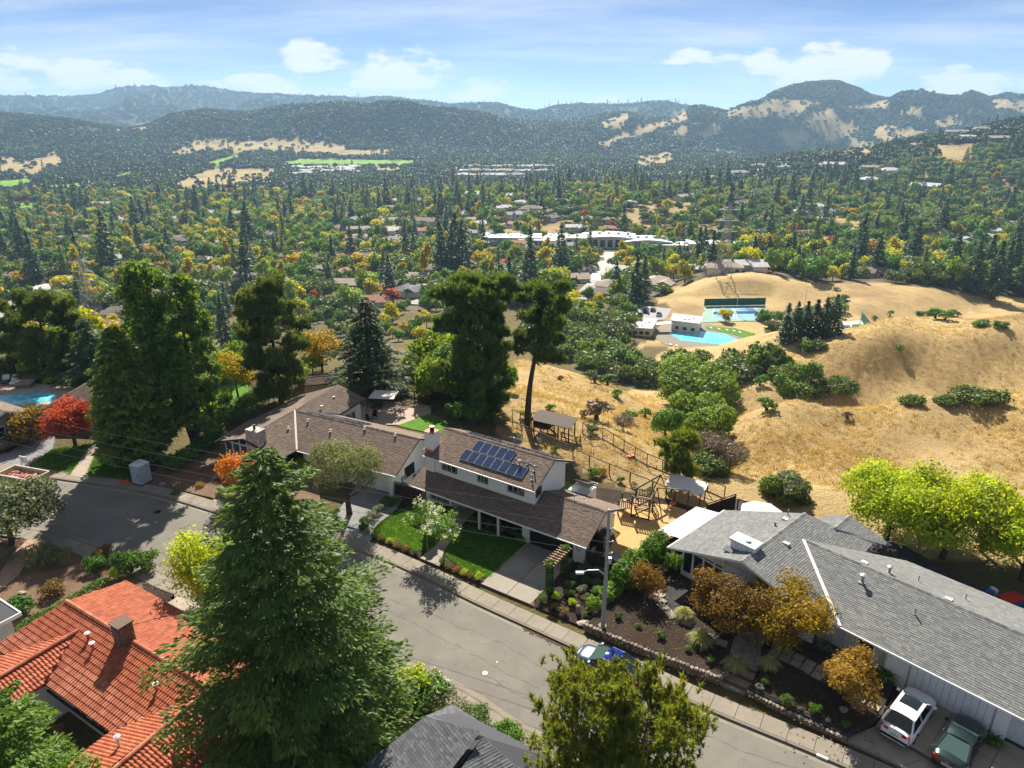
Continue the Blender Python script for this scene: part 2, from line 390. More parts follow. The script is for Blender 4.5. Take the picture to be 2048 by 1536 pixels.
 M['canvas'] = plain('pale_canvas', (0.72, 0.69, 0.63), 0.8); M['peachcanvas'] = plain('peach_canvas', (0.62, 0.36, 0.25), 0.8)
 M['terracotta'] = plain('terracotta_cap', (0.50, 0.20, 0.11), 0.7)
 t = NT('window_glass'); t.done((0.018, 0.024, 0.028), 0.06, 0, 0.6); M['glass'] = t.m
 t = NT('green_curtained_glass'); p = t.coord('Object'); t.done(t.ramp(t.noise(p, 2.5, 2), [(0.3, (0.03, 0.06, 0.035)), (0.7, (0.10, 0.13, 0.11))]), 0.08, 0, 0.6); M['glass_green'] = t.m
 t = NT('car_glass'); t.done((0.012, 0.017, 0.018), 0.04, 0, 0.8); M['carglass'] = t.m
 t = NT('pale_car_glass'); t.done((0.05, 0.09, 0.08), 0.05, 0, 0.8); M['screen'] = t.m
 t = NT('blue_tinted_glass'); t.done((0.012, 0.03, 0.22), 0.05, 0.3, 0.8); M['blueglass'] = t.m
 def carpaint(name, col, flake=0.0):
  t = NT(name); t.b.inputs['Coat Weight'].default_value = 1.0; t.b.inputs['Coat Roughness'].default_value = 0.04
  return t.done(col, 0.35, flake, 0.5)
 M['carwhite'] = carpaint('white_car_paint', (0.78, 0.78, 0.78)); M['cargreen'] = carpaint('dark_green_car_paint', (0.006, 0.022, 0.019), 0.4)
 M['carblue'] = carpaint('slate_blue_car_paint', (0.03, 0.045, 0.10), 0.5)
 t = NT('red_lamp_lens'); t.done((0.5, 0.01, 0.01), 0.15, 0, 0.6); M['lamp_red'] = t.m
 t = NT('clear_lamp_lens'); t.done((0.6, 0.62, 0.62), 0.1, 0, 0.6); M['lamp_clear'] = t.m
 # solar cells
 t = NT('solar_cells'); p = t.coord('Object'); g = t.n('TexBrick'); g.offset = 0; t.L.new(p, g.inputs['Vector'])
 g.inputs['Scale'].default_value = 6.2; g.inputs['Mortar Size'].default_value = 0.012; g.inputs['Brick Width'].default_value = 1.0; g.inputs['Row Height'].default_value = 1.0
 g.inputs['Color1'].default_value = (0.020, 0.034, 0.085, 1); g.inputs['Color2'].default_value = (0.024, 0.04, 0.10, 1); g.inputs['Mortar'].default_value = (0.05, 0.065, 0.12, 1)
 M['solar'] = t.done(g.outputs[0], 0.10, 0, 0.8)
 # masonry
 def stone(name, cols, sc):
  t = NT(name); p = t.coord('Object'); d = t.vor(p, sc, 'DISTANCE_TO_EDGE'); cc = t.vor(p, sc, 'F1', 'Color')
  sp = t.n('SeparateColor'); t.L.new(cc, sp.inputs[0])
  c = t.ramp(sp.outputs[0], [(i / (len(cols) - 1), x) for i, x in enumerate(cols)])
  c = t.mix(t.rng(d, 0.0, 0.06), scale_col(cols[0], 0.45), c)
  c = t.mix(t.rng(t.noise(p, 18, 4), 0.4, 0.7, 0, 0.5), c, t.mix(1.0, c, (0.6, 0.6, 0.6), 'MULTIPLY'))
  t.bump(t.rng(d, 0, 0.12), 1.0, 0.06); return t.done(c, 0.9, 0, 0.2)
 M['whitestone'] = stone('pale_field_stone', [(0.50, 0.47, 0.42), (0.64, 0.61, 0.56), (0.76, 0.74, 0.70)], 3.0)
 M['fieldstone'] = stone('field_stone', [(0.20, 0.16, 0.125), (0.34, 0.28, 0.22), (0.46, 0.40, 0.34)], 7.0)
 t = NT('loose_stone'); p = t.coord('Object'); c = t.ramp(t.rand(), [(0, (0.17, 0.13, 0.10)), (0.5, (0.32, 0.26, 0.21)), (1, (0.50, 0.43, 0.37))])
 c = t.mix(t.rng(t.noise(p, 9, 5, 0.7), 0.35, 0.7), c, t.mix(1.0, c, (0.55, 0.52, 0.5), 'MULTIPLY')); t.bump(t.noise(p, 14, 5), 0.7, 0.05); M['stone'] = t.done(c, 0.92, 0, 0.2)
 t = NT('old_brick'); p = t.coord('Object', (1, 1, 1)); g = t.n('TexBrick'); t.L.new(p, g.inputs['Vector']); c = t.ramp(t.rand(), [(0, (0.15, 0.10, 0.07)), (1, (0.32, 0.23, 0.17))])
 c = t.mix(t.rng(t.noise(p, 12, 4), 0.4, 0.65), c, (0.08, 0.065, 0.05)); M['brick'] = t.done(c, 0.9, 0, 0.2)
 # roofs
 M['brownshingle'] = shingle_mat('brown_shingle', [(0.125, 0.092, 0.073), (0.168, 0.125, 0.10), (0.21, 0.158, 0.124), (0.265, 0.205, 0.16)])
 M['greyshingle'] = shingle_mat('grey_shingle', [(0.125, 0.132, 0.138), (0.165, 0.171, 0.174), (0.205, 0.209, 0.208), (0.27, 0.27, 0.256)])
 M['slateshingle'] = shingle_mat('dark_grey_shingle', [(0.07, 0.073, 0.085), (0.11, 0.115, 0.13), (0.17, 0.175, 0.19)])
 M['tile'] = shingle_mat('red_roof_tile', [(0.29, 0.075, 0.036), (0.37, 0.10, 0.048), (0.43, 0.13, 0.066), (0.50, 0.175, 0.098)], 0.75)
 t = NT('red_tile_single'); p = t.coord('Object'); c = t.ramp(t.rand(), [(0, (0.33, 0.10, 0.052)), (0.4, (0.42, 0.135, 0.07)), (1, (0.55, 0.215, 0.125))])
 c = t.mix(t.rng(t.noise(p, 7, 5, 0.7), 0.5, 0.75, 0, 0.6), c, (0.14, 0.06, 0.04)); M['tile1'] = t.done(c, 0.75, 0, 0.25)
 t = NT('corrugated_white_roof'); p = t.coord('Object'); M['whiteroof'] = t.done(t.ramp(t.noise(p, 1.5, 5), [(0.3, (0.36, 0.39, 0.43)), (0.7, (0.50, 0.53, 0.57))]), 0.6, 0.0, 0.4)
 # water
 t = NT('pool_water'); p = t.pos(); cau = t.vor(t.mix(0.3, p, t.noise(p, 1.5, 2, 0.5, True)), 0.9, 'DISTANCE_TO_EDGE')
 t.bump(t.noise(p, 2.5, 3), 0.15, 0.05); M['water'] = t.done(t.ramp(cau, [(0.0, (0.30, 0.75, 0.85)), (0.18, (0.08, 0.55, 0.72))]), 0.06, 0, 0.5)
 # bark
 def bark(name, a, b):
  t = NT(name); p = t.coord('Object', (6, 6, 1.2)); f = t.noise(p, 2.2, 6, 0.7); t.bump(f, 0.9, 0.08)
  return t.done(t.ramp(f, [(0.3, a), (0.7, b)]), 0.95, 0, 0.1)
 M['bark'] = bark('brown_bark', (0.035, 0.024, 0.018), (0.13, 0.095, 0.07)); M['paleb'] = bark('pale_bark', (0.13, 0.105, 0.085), (0.33, 0.28, 0.235))
 M['redbark'] = bark('red_bark', (0.05, 0.025, 0.015), (0.16, 0.08, 0.05))
 # leaves (tint 0..1 picks between dull and bright leaf colours of one plant)
 f = foliage
 M['redwoodleaf'] = f('redwood_needles', (0.062, 0.115, 0.036), (0.115, 0.190, 0.046), (0.260, 0.335, 0.058), 0.42)
 M['pineleaf'] = f('pine_needles', (0.100, 0.150, 0.026), (0.230, 0.300, 0.036), (0.440, 0.470, 0.060), 0.42)
 M['darkpine'] = f('dark_pine_needles', (0.060, 0.100, 0.028), (0.120, 0.180, 0.040), (0.240, 0.300, 0.060), 0.36)
 M['cedarleaf'] = f('cedar_sprays', (0.060, 0.115, 0.026), (0.125, 0.210, 0.038), (0.230, 0.320, 0.055), 0.4)
 M['deodarleaf'] = f('deodar_needles', (0.034, 0.068, 0.042), (0.065, 0.125, 0.067), (0.133, 0.209, 0.095), 0.3)
 M['oakleaf'] = f('oak_leaves', (0.060, 0.095, 0.024), (0.115, 0.175, 0.034), (0.210, 0.270, 0.050), 0.3)
 M['willowleaf'] = f('bright_oak_leaves', (0.110, 0.170, 0.020), (0.220, 0.330, 0.030), (0.380, 0.470, 0.045), 0.4)
 M['greenleaf'] = f('green_leaves', (0.045, 0.108, 0.022), (0.099, 0.216, 0.029), (0.216, 0.360, 0.045), 0.4)
 M['hedgeleaf'] = f('hedge_leaves', (0.042, 0.098, 0.017), (0.105, 0.210, 0.025), (0.238, 0.350, 0.042), 0.4)
 M['yellowleaf'] = f('yellow_leaves', (0.210, 0.179, 0.013), (0.441, 0.378, 0.019), (0.651, 0.546, 0.032), 0.5, 0.55, 0.15)
 M['limeleaf'] = f('yellow_green_leaves', (0.170, 0.250, 0.016), (0.380, 0.500, 0.024), (0.600, 0.660, 0.045), 0.5, 0.55, 0.15)
 M['goldleaf'] = f('golden_leaves', (0.190, 0.130, 0.012), (0.400, 0.290, 0.016), (0.550, 0.430, 0.030), 0.45)
 M['orangeleaf'] = f('orange_leaves', (0.260, 0.078, 0.016), (0.494, 0.169, 0.023), (0.715, 0.312, 0.052), 0.45)
 M['rustleaf'] = f('rust_leaves', (0.110, 0.065, 0.018), (0.250, 0.145, 0.026), (0.380, 0.230, 0.045), 0.45)
 M['redleaf'] = f('red_leaves', (0.168, 0.025, 0.020), (0.364, 0.056, 0.035), (0.644, 0.140, 0.056), 0.45)
 M['oliveleaf'] = f('olive_leaves', (0.090, 0.112, 0.053), (0.188, 0.217, 0.098), (0.330, 0.352, 0.180), 0.35)
 M['palmleaf'] = f('palm_fronds', (0.075, 0.105, 0.018), (0.165, 0.210, 0.030), (0.300, 0.315, 0.045), 0.35)
 M['greyleaf'] = f('grey_green_leaves', (0.084, 0.098, 0.070), (0.182, 0.210, 0.154), (0.364, 0.378, 0.294), 0.3)
 M['grassblade'] = f('ornamental_grass', (0.20, 0.22, 0.06), (0.42, 0.42, 0.15), (0.62, 0.58, 0.28), 0.4)
 M['drybrush'] = f('bare_twigs', (0.10, 0.075, 0.06), (0.18, 0.14, 0.11), (0.27, 0.21, 0.165), 0.2)
 M['flower'] = f('white_blossom', (0.55, 0.55, 0.5), (0.72, 0.72, 0.68), (0.85, 0.85, 0.82), 0.3, 0.6, 0.02)
 M['pinkflower'] = f('red_blossom', (0.35, 0.03, 0.06), (0.5, 0.06, 0.1), (0.6, 0.2, 0.25), 0.3, 0.6, 0.02)
 M['turningleaf'] = f('turning_leaves', (0.19, 0.185, 0.014), (0.42, 0.41, 0.02), (0.62, 0.56, 0.035), 0.5, 0.55, 0.3)
 M['farleaf'] = f('far_oak_leaves', (0.028, 0.045, 0.018), (0.042, 0.065, 0.022), (0.065, 0.09, 0.03), 0.2)
 M['lawnblade'] = f('lawn_blades', (0.05, 0.12, 0.012), (0.09, 0.20, 0.018), (0.16, 0.28, 0.03), 0.4)
 M['dryblade'] = f('dry_grass_blades', (0.360, 0.250, 0.120), (0.550, 0.410, 0.200), (0.680, 0.540, 0.300), 0.3, objvar=.15)
 M['tanleaf'] = f('tan_leaves', (0.12, 0.11, 0.035), (0.24, 0.21, 0.06), (0.36, 0.30, 0.10), 0.35)
build_materials()
# ------------------------------------------------------------------ terrain: heights surveyed along lines of sight
CP, SP = math.cos(PITCH), math.sin(PITCH)
def _tab(rows):                             # rows (px, Y, py|None, z|None)
 px = np.array([r[0] for r in rows], float); Y = np.array([r[1] for r in rows], float); z = []
 for r in rows:
  if r[2] is not None:
   d = ray(r[0], r[2]); z.append(CAM_H + r[1] * d[2] / d[1])
  else: z.append(r[3])
 a = []
 for (x, y, _q, _z), zz in zip(rows, z):
  f = y * CP - (zz - CAM_H) * SP; a.append((x - 1024) * f / FPX / y)
 return np.array(a), Y, np.array(z)
def yz(*r): return [(p, y, None, z) for p, y, z in r]
def yp(*r): return [(p, y, q, None) for p, y, q in r]
LAYERS = [
 yz((-900, 95, 0), (0, 94, 0), (300, 97, 0), (600, 93, 0), (800, 88, 0), (950, 82, 0), (1050, 78, 0), (1150, 74, 0), (1300, 67, 0), (1400, 63, 0), (1500, 60, 0), (1600, 58.5, 0), (1800, 57.5, 0), (2048, 57, 0), (2900, 55, 0)),
 yz((-900, 170, -30), (0, 165, -28), (300, 165, -26), (600, 150, -18), (800, 130, -12), (950, 118, -9), (1050, 108, -6.5), (1150, 102, -7.5), (1250, 94, -8), (1300, 88, -8.5), (1400, 84, -10), (1450, 83, -10.5), (1500, 83, -12), (1600, 82, -12.5), (1800, 82, -12.5), (2048, 83, -12.5), (2900, 85, -12.5)),
 yz((-900, 230, -45), (0, 230, -45), (300, 225, -42), (600, 210, -36), (800, 180, -28), (950, 145, -16), (1020, 130, -11), (1100, 126, -10.2), (1150, 119, -9.8), (1250, 108, -10.2), (1300, 100, -11), (1400, 101, -14), (1450, 103, -13.5)) + yp((1500, 106, 802), (1600, 108, 797), (1700, 108, 801), (1760, 108, 809), (1800, 109, 807), (1900, 110, 803), (2048, 110, 803), (2900, 112, 800)),
 yz((-900, 300, -55), (600, 290, -52), (800, 255, -46), (950, 205, -38), (1050, 178, -34), (1150, 162, -31), (1300, 150, -30), (1400, 144, -27), (1500, 136, -25), (1600, 146, -29), (1800, 150, -30), (2048, 152, -30), (2900, 152, -30)),
 yz((-900, 380, -60), (600, 370, -58), (800, 330, -54), (950, 270, -49), (1050, 235, -45), (1150, 212, -43), (1300, 205, -42.5), (1400, 200, -41), (1480, 190, -31)) + yp((1510, 178, 713), (1600, 180, 701), (1660, 180, 688), (1700, 180, 673), (1738, 181, 660), (1765, 182, 644), (1850, 184, 641), (1950, 181, 655), (2048, 183, 650), (2900, 185, 645)),
 yz((-900, 460, -64), (600, 450, -62), (800, 420, -59), (950, 360, -55), (1050, 310, -50), (1150, 272, -45.5), (1300, 258, -45), (1480, 285, -45), (1600, 285, -45), (1700, 268, -45), (1780, 285, -50), (1950, 288, -51), (2048, 290, -51), (2900, 290, -51)),
 yz((-900, 560, -68), (900, 520, -64), (1050, 420, -58), (1150, 370, -54), (1300, 346, -51)) + yp((1370, 336, 581), (1420, 333, 563), (1490, 332, 554), (1560, 332, 562), (1620, 332, 578), (1700, 332, 577), (1800, 332, 579), (1880, 330, 584), (1950, 330, 598), (2048, 330, 606), (2900, 330, 606)),
 yz((-900, 700, -73), (600, 660, -71), (1000, 560, -66), (1300, 520, -64), (1500, 480, -62), (1700, 480, -61), (2048, 460, -56), (2900, 460, -50)),
 yz((-900, 850, -78), (0, 850, -77), (400, 800, -75), (700, 690, -69), (1000, 625, -66), (1300, 620, -65), (1500, 620, -63), (1800, 640, -58), (2048, 640, -53), (2900, 640, -45)),
 yz((-900, 1000, -79), (0, 1000, -78), (300, 980, -77), (500, 900, -74)) + yp((680, 860, 425), (800, 840, 412), (1000, 820, 402), (1200, 820, 400), (1300, 830, 395), (1500, 840, 408), (1650, 820, 414), (1800, 800, 424), (2048, 780, 436), (2900, 780, 430)),
 yz((-900, 1250, -80), (0, 1250, -79), (400, 1250, -80), (700, 1250, -84), (1000, 1300, -88), (1300, 1300, -84), (1500, 1100, -62), (1800, 1000, -47), (2048, 900, -40), (2900, 900, -30)),
 yz((-900, 1600, -74), (0, 1500, -72), (300, 1800, -72), (600, 1950, -75), (800, 2000, -77), (1000, 1900, -84), (1200, 1800, -84)) + yp((1340, 1600, 350), (1400, 1550, 342), (1451, 1500, 336), (1519, 1480, 329), (1587, 1450, 315), (1656, 1420, 311), (1741, 1400, 300), (1792, 1380, 290), (1861, 1360, 277), (1929, 1340, 267), (1984, 1330, 257), (2048, 1320, 238), (2900, 1300, 190)),
 yz((-900, 1900, -55), (0, 1900, -50), (300, 2150, -48), (600, 2250, -52), (800, 2300, -58), (1000, 2300, -78), (1200, 2300, -84), (1400, 2200, -85), (1600, 2200, -85), (2048, 2200, -70), (2900, 2200, -60)),
 yp((-900, 2500, 215), (-300, 2500, 222), (0, 2500, 231), (60, 2500, 236), (137, 2520, 243), (219, 2540, 257), (256, 2560, 262), (308, 2600, 250), (342, 2620, 232), (410, 2650, 222), (455, 2680, 226), (506, 2700, 227), (564, 2700, 214), (625, 2700, 211), (683, 2700, 208), (741, 2700, 213), (759, 2700, 206), (817, 2700, 205), (858, 2720, 217), (899, 2740, 219), (940, 2780, 224), (970, 2800, 231), (1008, 2900, 240), (1056, 3000, 247), (1107, 3100, 245), (1158, 3250, 241), (1213, 3300, 230), (1261, 3320, 227), (1295, 3330, 236), (1348, 3300, 236), (1382, 3280, 214), (1406, 3300, 214), (1433, 3380, 223), (1450, 3450, 228), (1485, 3500, 212), (1519, 3550, 206), (1567, 3600, 185), (1608, 3600, 173), (1640, 3600, 168), (1676, 3600, 166), (1717, 3620, 178), (1741, 3640, 192), (1775, 3650, 199), (1820, 3680, 190), (1847, 3700, 185), (1895, 3750, 197), (1920, 3750, 198), (1943, 3760, 190), (1977, 3780, 202), (2011, 3800, 194), (2045, 3800, 200), (2200, 3850, 185), (2500, 3900, 205), (2900, 3900, 190)),
 yz((-900, 3600, -20), (600, 3700, -20), (1158, 4000, -20), (1400, 4200, -10), (2900, 4700, 0)),
 yp((-900, 6400, 205), (-300, 6400, 190), (0, 6400, 199), (103, 6400, 199), (205, 6400, 191), (253, 6400, 180), (330, 6400, 181), (407, 6400, 180), (478, 6400, 193), (526, 6300, 194), (581, 6200, 198), (667, 6000, 200), (720, 5800, 199), (780, 5600, 198), (850, 5400, 206), (900, 5200, 212), (950, 5000, 209), (994, 5000, 209), (1039, 5000, 222), (1076, 5000, 225), (1100, 5000, 218), (1158, 5000, 212), (1227, 5000, 213), (1329, 5000, 208), (1377, 5000, 215), (1420, 5200, 230), (1480, 5600, 262), (1700, 6000, 270), (2900, 6200, 262)),
 yz((-900, 9000, -60), (2900, 9000, -60)),
]
def smooth1(v, k):
 w = np.hanning(2 * k + 3)[1:-1]; w /= w.sum(); return np.convolve(np.pad(v, k, mode='edge'), w, 'valid')
NA, NY = 640, 440
GA = np.concatenate([np.linspace(-1.7, -0.84, 60, endpoint=False), np.linspace(-0.84, 0.84, NA - 120), np.linspace(0.84, 1.7, 61)[1:]]); NA = len(GA)
GY = np.exp(np.linspace(math.log(8.0), math.log(9000.0), NY))
KY = []; KZ = []
for i, rows in enumerate(LAYERS):
 a, Y, z = _tab(rows); fine = np.linspace(-1.7, 1.7, 3400)
 Yf = np.interp(fine, a, Y); zf = np.interp(fine, a, z); k = 4 if i >= 13 else (40 if i >= 6 else 55)
 if i == 0: zf[:] = 0
 KY.append(np.interp(GA, fine, smooth1(Yf, 60))); KZ.append(np.interp(GA, fine, smooth1(zf, k)))
KY = np.array(KY); KZ = np.array(KZ)
def fbm2(x, y, seed, octv=5, gain=0.5):     # value noise on a hashed lattice
 out = np.zeros(np.broadcast(x, y).shape); amp = 1.0; tot = 0
 for o in range(octv):
  xi = np.floor(x).astype(np.int64); yi = np.floor(y).astype(np.int64); fx = x - xi; fy = y - yi
  fx = fx * fx * (3 - 2 * fx); fy = fy * fy * (3 - 2 * fy)
  def h(i, j):
   n = (i * 374761393 + j * 668265263 + (seed + o) * 144665) & 0x7fffffff
   n = ((n ^ (n >> 13)) * 1274126177) & 0x7fffffff; return ((n ^ (n >> 16)) & 0xffff) / 65535.0
  v = (h(xi, yi) * (1 - fx) + h(xi + 1, yi) * fx) * (1 - fy) + (h(xi, yi + 1) * (1 - fx) + h(xi + 1, yi + 1) * fx) * fy
  out += amp * (v - 0.5); tot += amp; amp *= gain; x = x * 2.03 + 17.3; y = y * 2.03 + 9.1
 return out / tot * 2
def pchip_eval(xs, ys, q):
 h = np.diff(xs); d = np.diff(ys) / h; m = np.zeros_like(ys)
 for i in range(1, len(xs) - 1):
  if d[i - 1] * d[i] > 0:
   w1, w2 = 2 * h[i] + h[i - 1], h[i] + 2 * h[i - 1]; m[i] = (w1 + w2) / (w1 / d[i - 1] + w2 / d[i])
 m[-1] = d[-1]
 k = np.clip(np.searchsorted(xs, q) - 1, 0, len(xs) - 2); t = np.clip((q - xs[k]) / h[k], 0, 1)
 return (2 * t**3 - 3 * t**2 + 1) * ys[k] + (t**3 - 2 * t**2 + t) * h[k] * m[k] + (-2 * t**3 + 3 * t**2) * ys[k + 1] + (t**3 - t**2) * h[k] * m[k + 1]
GZ = np.zeros((NA, NY)); SPUR = np.zeros((NA, NY))
for i in range(NA):
 xs = np.concatenate([[0.0], KY[:, i]]); ys = np.concatenate([[0.0], KZ[:, i]])
 GZ[i] = pchip_eval(xs, ys, GY)
 for lo, hi, amp in ((10, 11, 10), (12, 13, 1.0), (14, 15, 1.0)):
  t = np.clip((GY - KY[lo, i]) / (KY[hi, i] - KY[lo, i]), 0, 1)
  SPUR[i] += (amp if amp == 10 else 0.85 * (KZ[hi, i] - KZ[lo, i])) * np.sin(np.pi * np.clip(t, 0, 1)) ** 1.1
AA, YY = np.meshgrid(GA, GY, indexing='ij'); XX = AA * YY
rid = 1 - np.abs(fbm2(XX / 520.0, YY / 1300.0, 3, 4)) * 2.4
GZ += SPUR * (rid - 0.55) * 0.75
off = np.clip((YY - KY[0][:, None]) / 25.0, 0, 1)
fade = off * np.clip(1 - (YY - 300) / 120, 0, 1)
GZ += fade * (fbm2(XX / 26.0, YY / 26.0, 21, 4) * 1.7 + fbm2(XX / 4.0, YY / 4.0, 31, 3) * 0.25)
# cattle terraces worn across the dry hills
ter = np.sin((GZ * 5.2 + fbm2(XX / 30.0, YY / 30.0, 41, 3) * 5.5)) * 0.05 * np.clip((YY - 118) / 15, 0, 1)
GZ += fade * ter * (AA > 0.3)
GZ += np.clip((YY - 420) / 150, 0, 1) * np.clip(1 - (YY - 2000) / 400, 0, 1) * fbm2(XX / 120.0, YY / 120.0, 51, 4) * 5.0
GZ -= 0.05                                    # paving and yards are laid on top
# level pads for the swimming club
def pad(x0, y0, hx, hy, z, soft):
 d = np.maximum(np.maximum(np.abs(XX - x0) - hx, np.abs(YY - y0) - hy), 0) / soft; w = np.clip(1 - d, 0, 1); w = w * w * (3 - 2 * w)
 GZ[:] = GZ * (1 - w) + z * w
pad(76, 265, 22, 20, -45.0, 14); pad(103, 300, 17, 21, -45.0, 9); pad(132, 270, 10, 11, -45.0, 9)
LGY = np.log(GY)
def ground(x, y):                             # height of the land at any place
 x = np.asarray(x, float); y = np.maximum(np.asarray(y, float), 8.0); a = np.clip(x / y, -1.7, 1.7)
 fi = np.interp(a, GA, np.arange(NA)); fj = np.interp(np.log(y), LGY, np.arange(NY))
 i = np.clip(fi.astype(int), 0, NA - 2); j = np.clip(fj.astype(int), 0, NY - 2); u = fi - i; v = fj - j
 return (GZ[i, j] * (1 - u) + GZ[i + 1, j] * u) * (1 - v) + (GZ[i, j + 1] * (1 - u) + GZ[i + 1, j + 1] * u) * v
_SY = np.exp(np.linspace(math.log(30), math.log(8900), 2600))
def hit(px, py, ymin=0):                      # where a line of sight first meets the land
 d = ray(px, py); ys = _SY[_SY > ymin]; t = ys / d[1]; z = CAM_H + d[2] * t; g = ground(d[0] * t, ys); b = np.nonzero(z <= g)[0]
 if len(b) == 0: return None
 k = b[0]
 if k == 0: y = ys[0]
 else:
  e0, e1 = z[k - 1] - g[k - 1], z[k] - g[k]; y = ys[k - 1] + (ys[k] - ys[k - 1]) * e0 / max(e0 - e1, 1e-9)
 x = d[0] * y / d[1]; return (x, y, float(ground(x, y)))
def project(x, y, z):
 f = y * CP - (z - CAM_H) * SP; u = y * SP + (z - CAM_H) * CP
 return 1024 + FPX * x / f, 768 - FPX * u / f
def carve(pts, depth, width):                 # hollow out a fold along a surveyed line
 H = [hit(*q) for q in pts]; L = np.array(smooth_path([h[:2] for h in H if h], 6)); d2 = np.full(XX.shape, 1e9); s = (YY > 60) & (YY < 420)
 for x, y in L: d2[s] = np.minimum(d2[s], (XX[s] - x) ** 2 + (YY[s] - y) ** 2)
 GZ[s] -= depth * np.exp(-d2[s] / (2 * width ** 2))
for pts, dp, wd in (([(1880, 668), (1800, 720), (1730, 770), (1660, 800)], 3.4, 6), ([(2030, 690), (1960, 740), (1930, 790)], 3.0, 6), ([(1650, 585), (1615, 605), (1590, 630)], 3.0, 9), ([(1960, 605), (1900, 622), (1850, 632)], 3.2, 9), ([(1490, 900), (1600, 880), (1700, 840)], 1.5, 4), ([(1480, 800), (1460, 850), (1445, 930)], 3.4, 5), ([(1760, 930), (1850, 880), (1960, 850)], 1.3, 4), ([(1110, 735), (1180, 770), (1260, 810)], 1.2, 3)): carve(pts, dp, wd)
# ---- land cover (which ground is dry grass, turf, built-up, bare), surveyed as outlines
GOLD = [[(1190, 292), (1260, 258), (1340, 232), (1382, 211), (1372, 240), (1300, 268), (1240, 282), (1215, 302)], [(1455, 222), (1519, 205), (1567, 194), (1640, 200), (1630, 212), (1560, 235), (1490, 240), (1460, 235)],
 [(1560, 238), (1645, 203), (1625, 216), (1575, 243)], [(1610, 228), (1660, 215), (1682, 240), (1660, 270), (1620, 258), (1600, 247)], [(1550, 268), (1600, 255), (1640, 285), (1620, 302), (1570, 297)], [(1690, 212), (1780, 199), (1770, 217), (1710, 224)],
 [(1760, 250), (1850, 260), (1855, 272), (1770, 287), (1740, 270)], [(1800, 217), (1850, 210), (1840, 232), (1800, 234)], [(1885, 225), (1922, 225), (1917, 242), (1893, 242)], [(1948, 218), (1968, 220), (1962, 234)], [(1980, 200), (2048, 197), (2060, 232), (1990, 218)],
 [(1415, 295), (1480, 300), (1475, 313), (1420, 309)], [(1265, 312), (1340, 305), (1355, 327), (1275, 337)], [(1200, 247), (1230, 226), (1270, 223), (1240, 257), (1205, 262)], [(340, 302), (400, 280), (480, 283), (600, 275), (690, 290), (690, 312), (560, 302), (480, 307), (420, 302), (345, 317)],
 [(345, 368), (430, 335), (500, 340), (565, 335), (545, 362), (430, 378), (380, 388)], [(0, 312), (60, 322), (110, 300), (135, 330), (60, 352), (0, 347)], [(225, 258), (290, 245), (310, 245), (290, 262), (230, 268)], [(670, 300), (790, 297), (775, 312), (680, 314)], [(755, 335), (805, 333), (797, 348), (750, 347)],
 [(1640, 258), (1700, 236), (1722, 264), (1660, 292)], [(1700, 272), (1765, 292), (1725, 312), (1680, 302)], [(1390, 262), (1430, 240), (1445, 262), (1410, 282)], [(1330, 262), (1372, 246), (1380, 262), (1345, 284)], [(1860, 240), (1900, 232), (1930, 252), (1880, 262)],
 [(-300, 300), (-100, 290), (-50, 320), (-200, 340)], [(2150, 240), (2300, 230), (2290, 260), (2160, 265)], [(0, 395), (100, 390), (140, 400), (60, 412), (0, 405)]]
BARE = [[(690, 453), (880, 450), (895, 482), (690, 486)], [(1010, 408), (1150, 430), (1140, 472), (1000, 476), (955, 455)], [(1245, 415), (1330, 398), (1390, 400), (1365, 440), (1290, 462), (1250, 450)], [(1560, 430), (1660, 430), (1735, 440), (1725, 470), (1620, 497), (1555, 482)], [(1380, 452), (1470, 445), (1500, 465), (1400, 485)],
 [(1865, 290), (1950, 288), (1942, 330), (1855, 322)], [(1655, 298), (1705, 298), (1695, 316)], [(1985, 355), (2048, 368), (2060, 388), (2000, 378)], [(1800, 355), (1860, 330), (1880, 350), (1830, 370)], [(660, 580), (720, 585), (715, 612), (650, 612)]]
TURF = [[(405, 327), (470, 310), (482, 316), (440, 332), (415, 332)], [(555, 327), (600, 318), (830, 321), (828, 333), (600, 334)], [(-60, 365), (60, 357), (72, 365), (40, 379), (-60, 384)], [(228, 352), (264, 341), (264, 353), (235, 360)], [(100, 371), (165, 366), (165, 381), (100, 382)], [(-60, 408), (80, 404), (88, 413), (50, 426), (-60, 429)], [(680, 484), (855, 484), (855, 494), (690, 500)]]
PX, PY = project(XX, YY, GZ)
cover = np.zeros((NA, NY, 4), np.float32); cover[..., 3] = 1
far = YY > 1050
def mask(polys, lo, hi):
 m = np.zeros((NA, NY), bool)
 jx = fbm2(XX / 60.0, YY / 60.0, 71, 3) * 9; jy = fbm2(XX / 60.0, YY / 60.0, 72, 3) * 5
 for p in polys:
  x0, x1 = min(q[0] for q in p) - 15, max(q[0] for q in p) + 15; y0, y1 = min(q[1] for q in p) - 10, max(q[1] for q in p) + 10
  s = (PX > x0) & (PX < x1) & (PY > y0) & (PY < y1) & (YY > lo) & (YY < hi)
  if s.any(): m[s] |= in_poly(PX[s] + jx[s], PY[s] + jy[s], p)
 return m
near_gold = (YY > KY[0][:, None] - 9) & (YY < KY[6][:, None] + 12) & (AA + 0.05 * fbm2(XX / 14., YY / 14., 61, 4) > np.interp(YY, [0, 120, 200, 340], [-0.05, -0.02, 0.22, 0.22]))
left_near = (YY < 330) & ~near_gold
g = mask(GOLD, 1050, 4600) | mask(BARE, 400, 1900)
cover[..., 0] = np.where(near_gold, 1.0, np.where(g, 0.62, np.where(left_near, 0.25, 0.0)))
cover[..., 1] = mask(TURF, 500, 2600)
cover[..., 2] = np.where((YY > 330) & (YY < 1050) & ~g & ~near_gold, 1.0, 0.0)
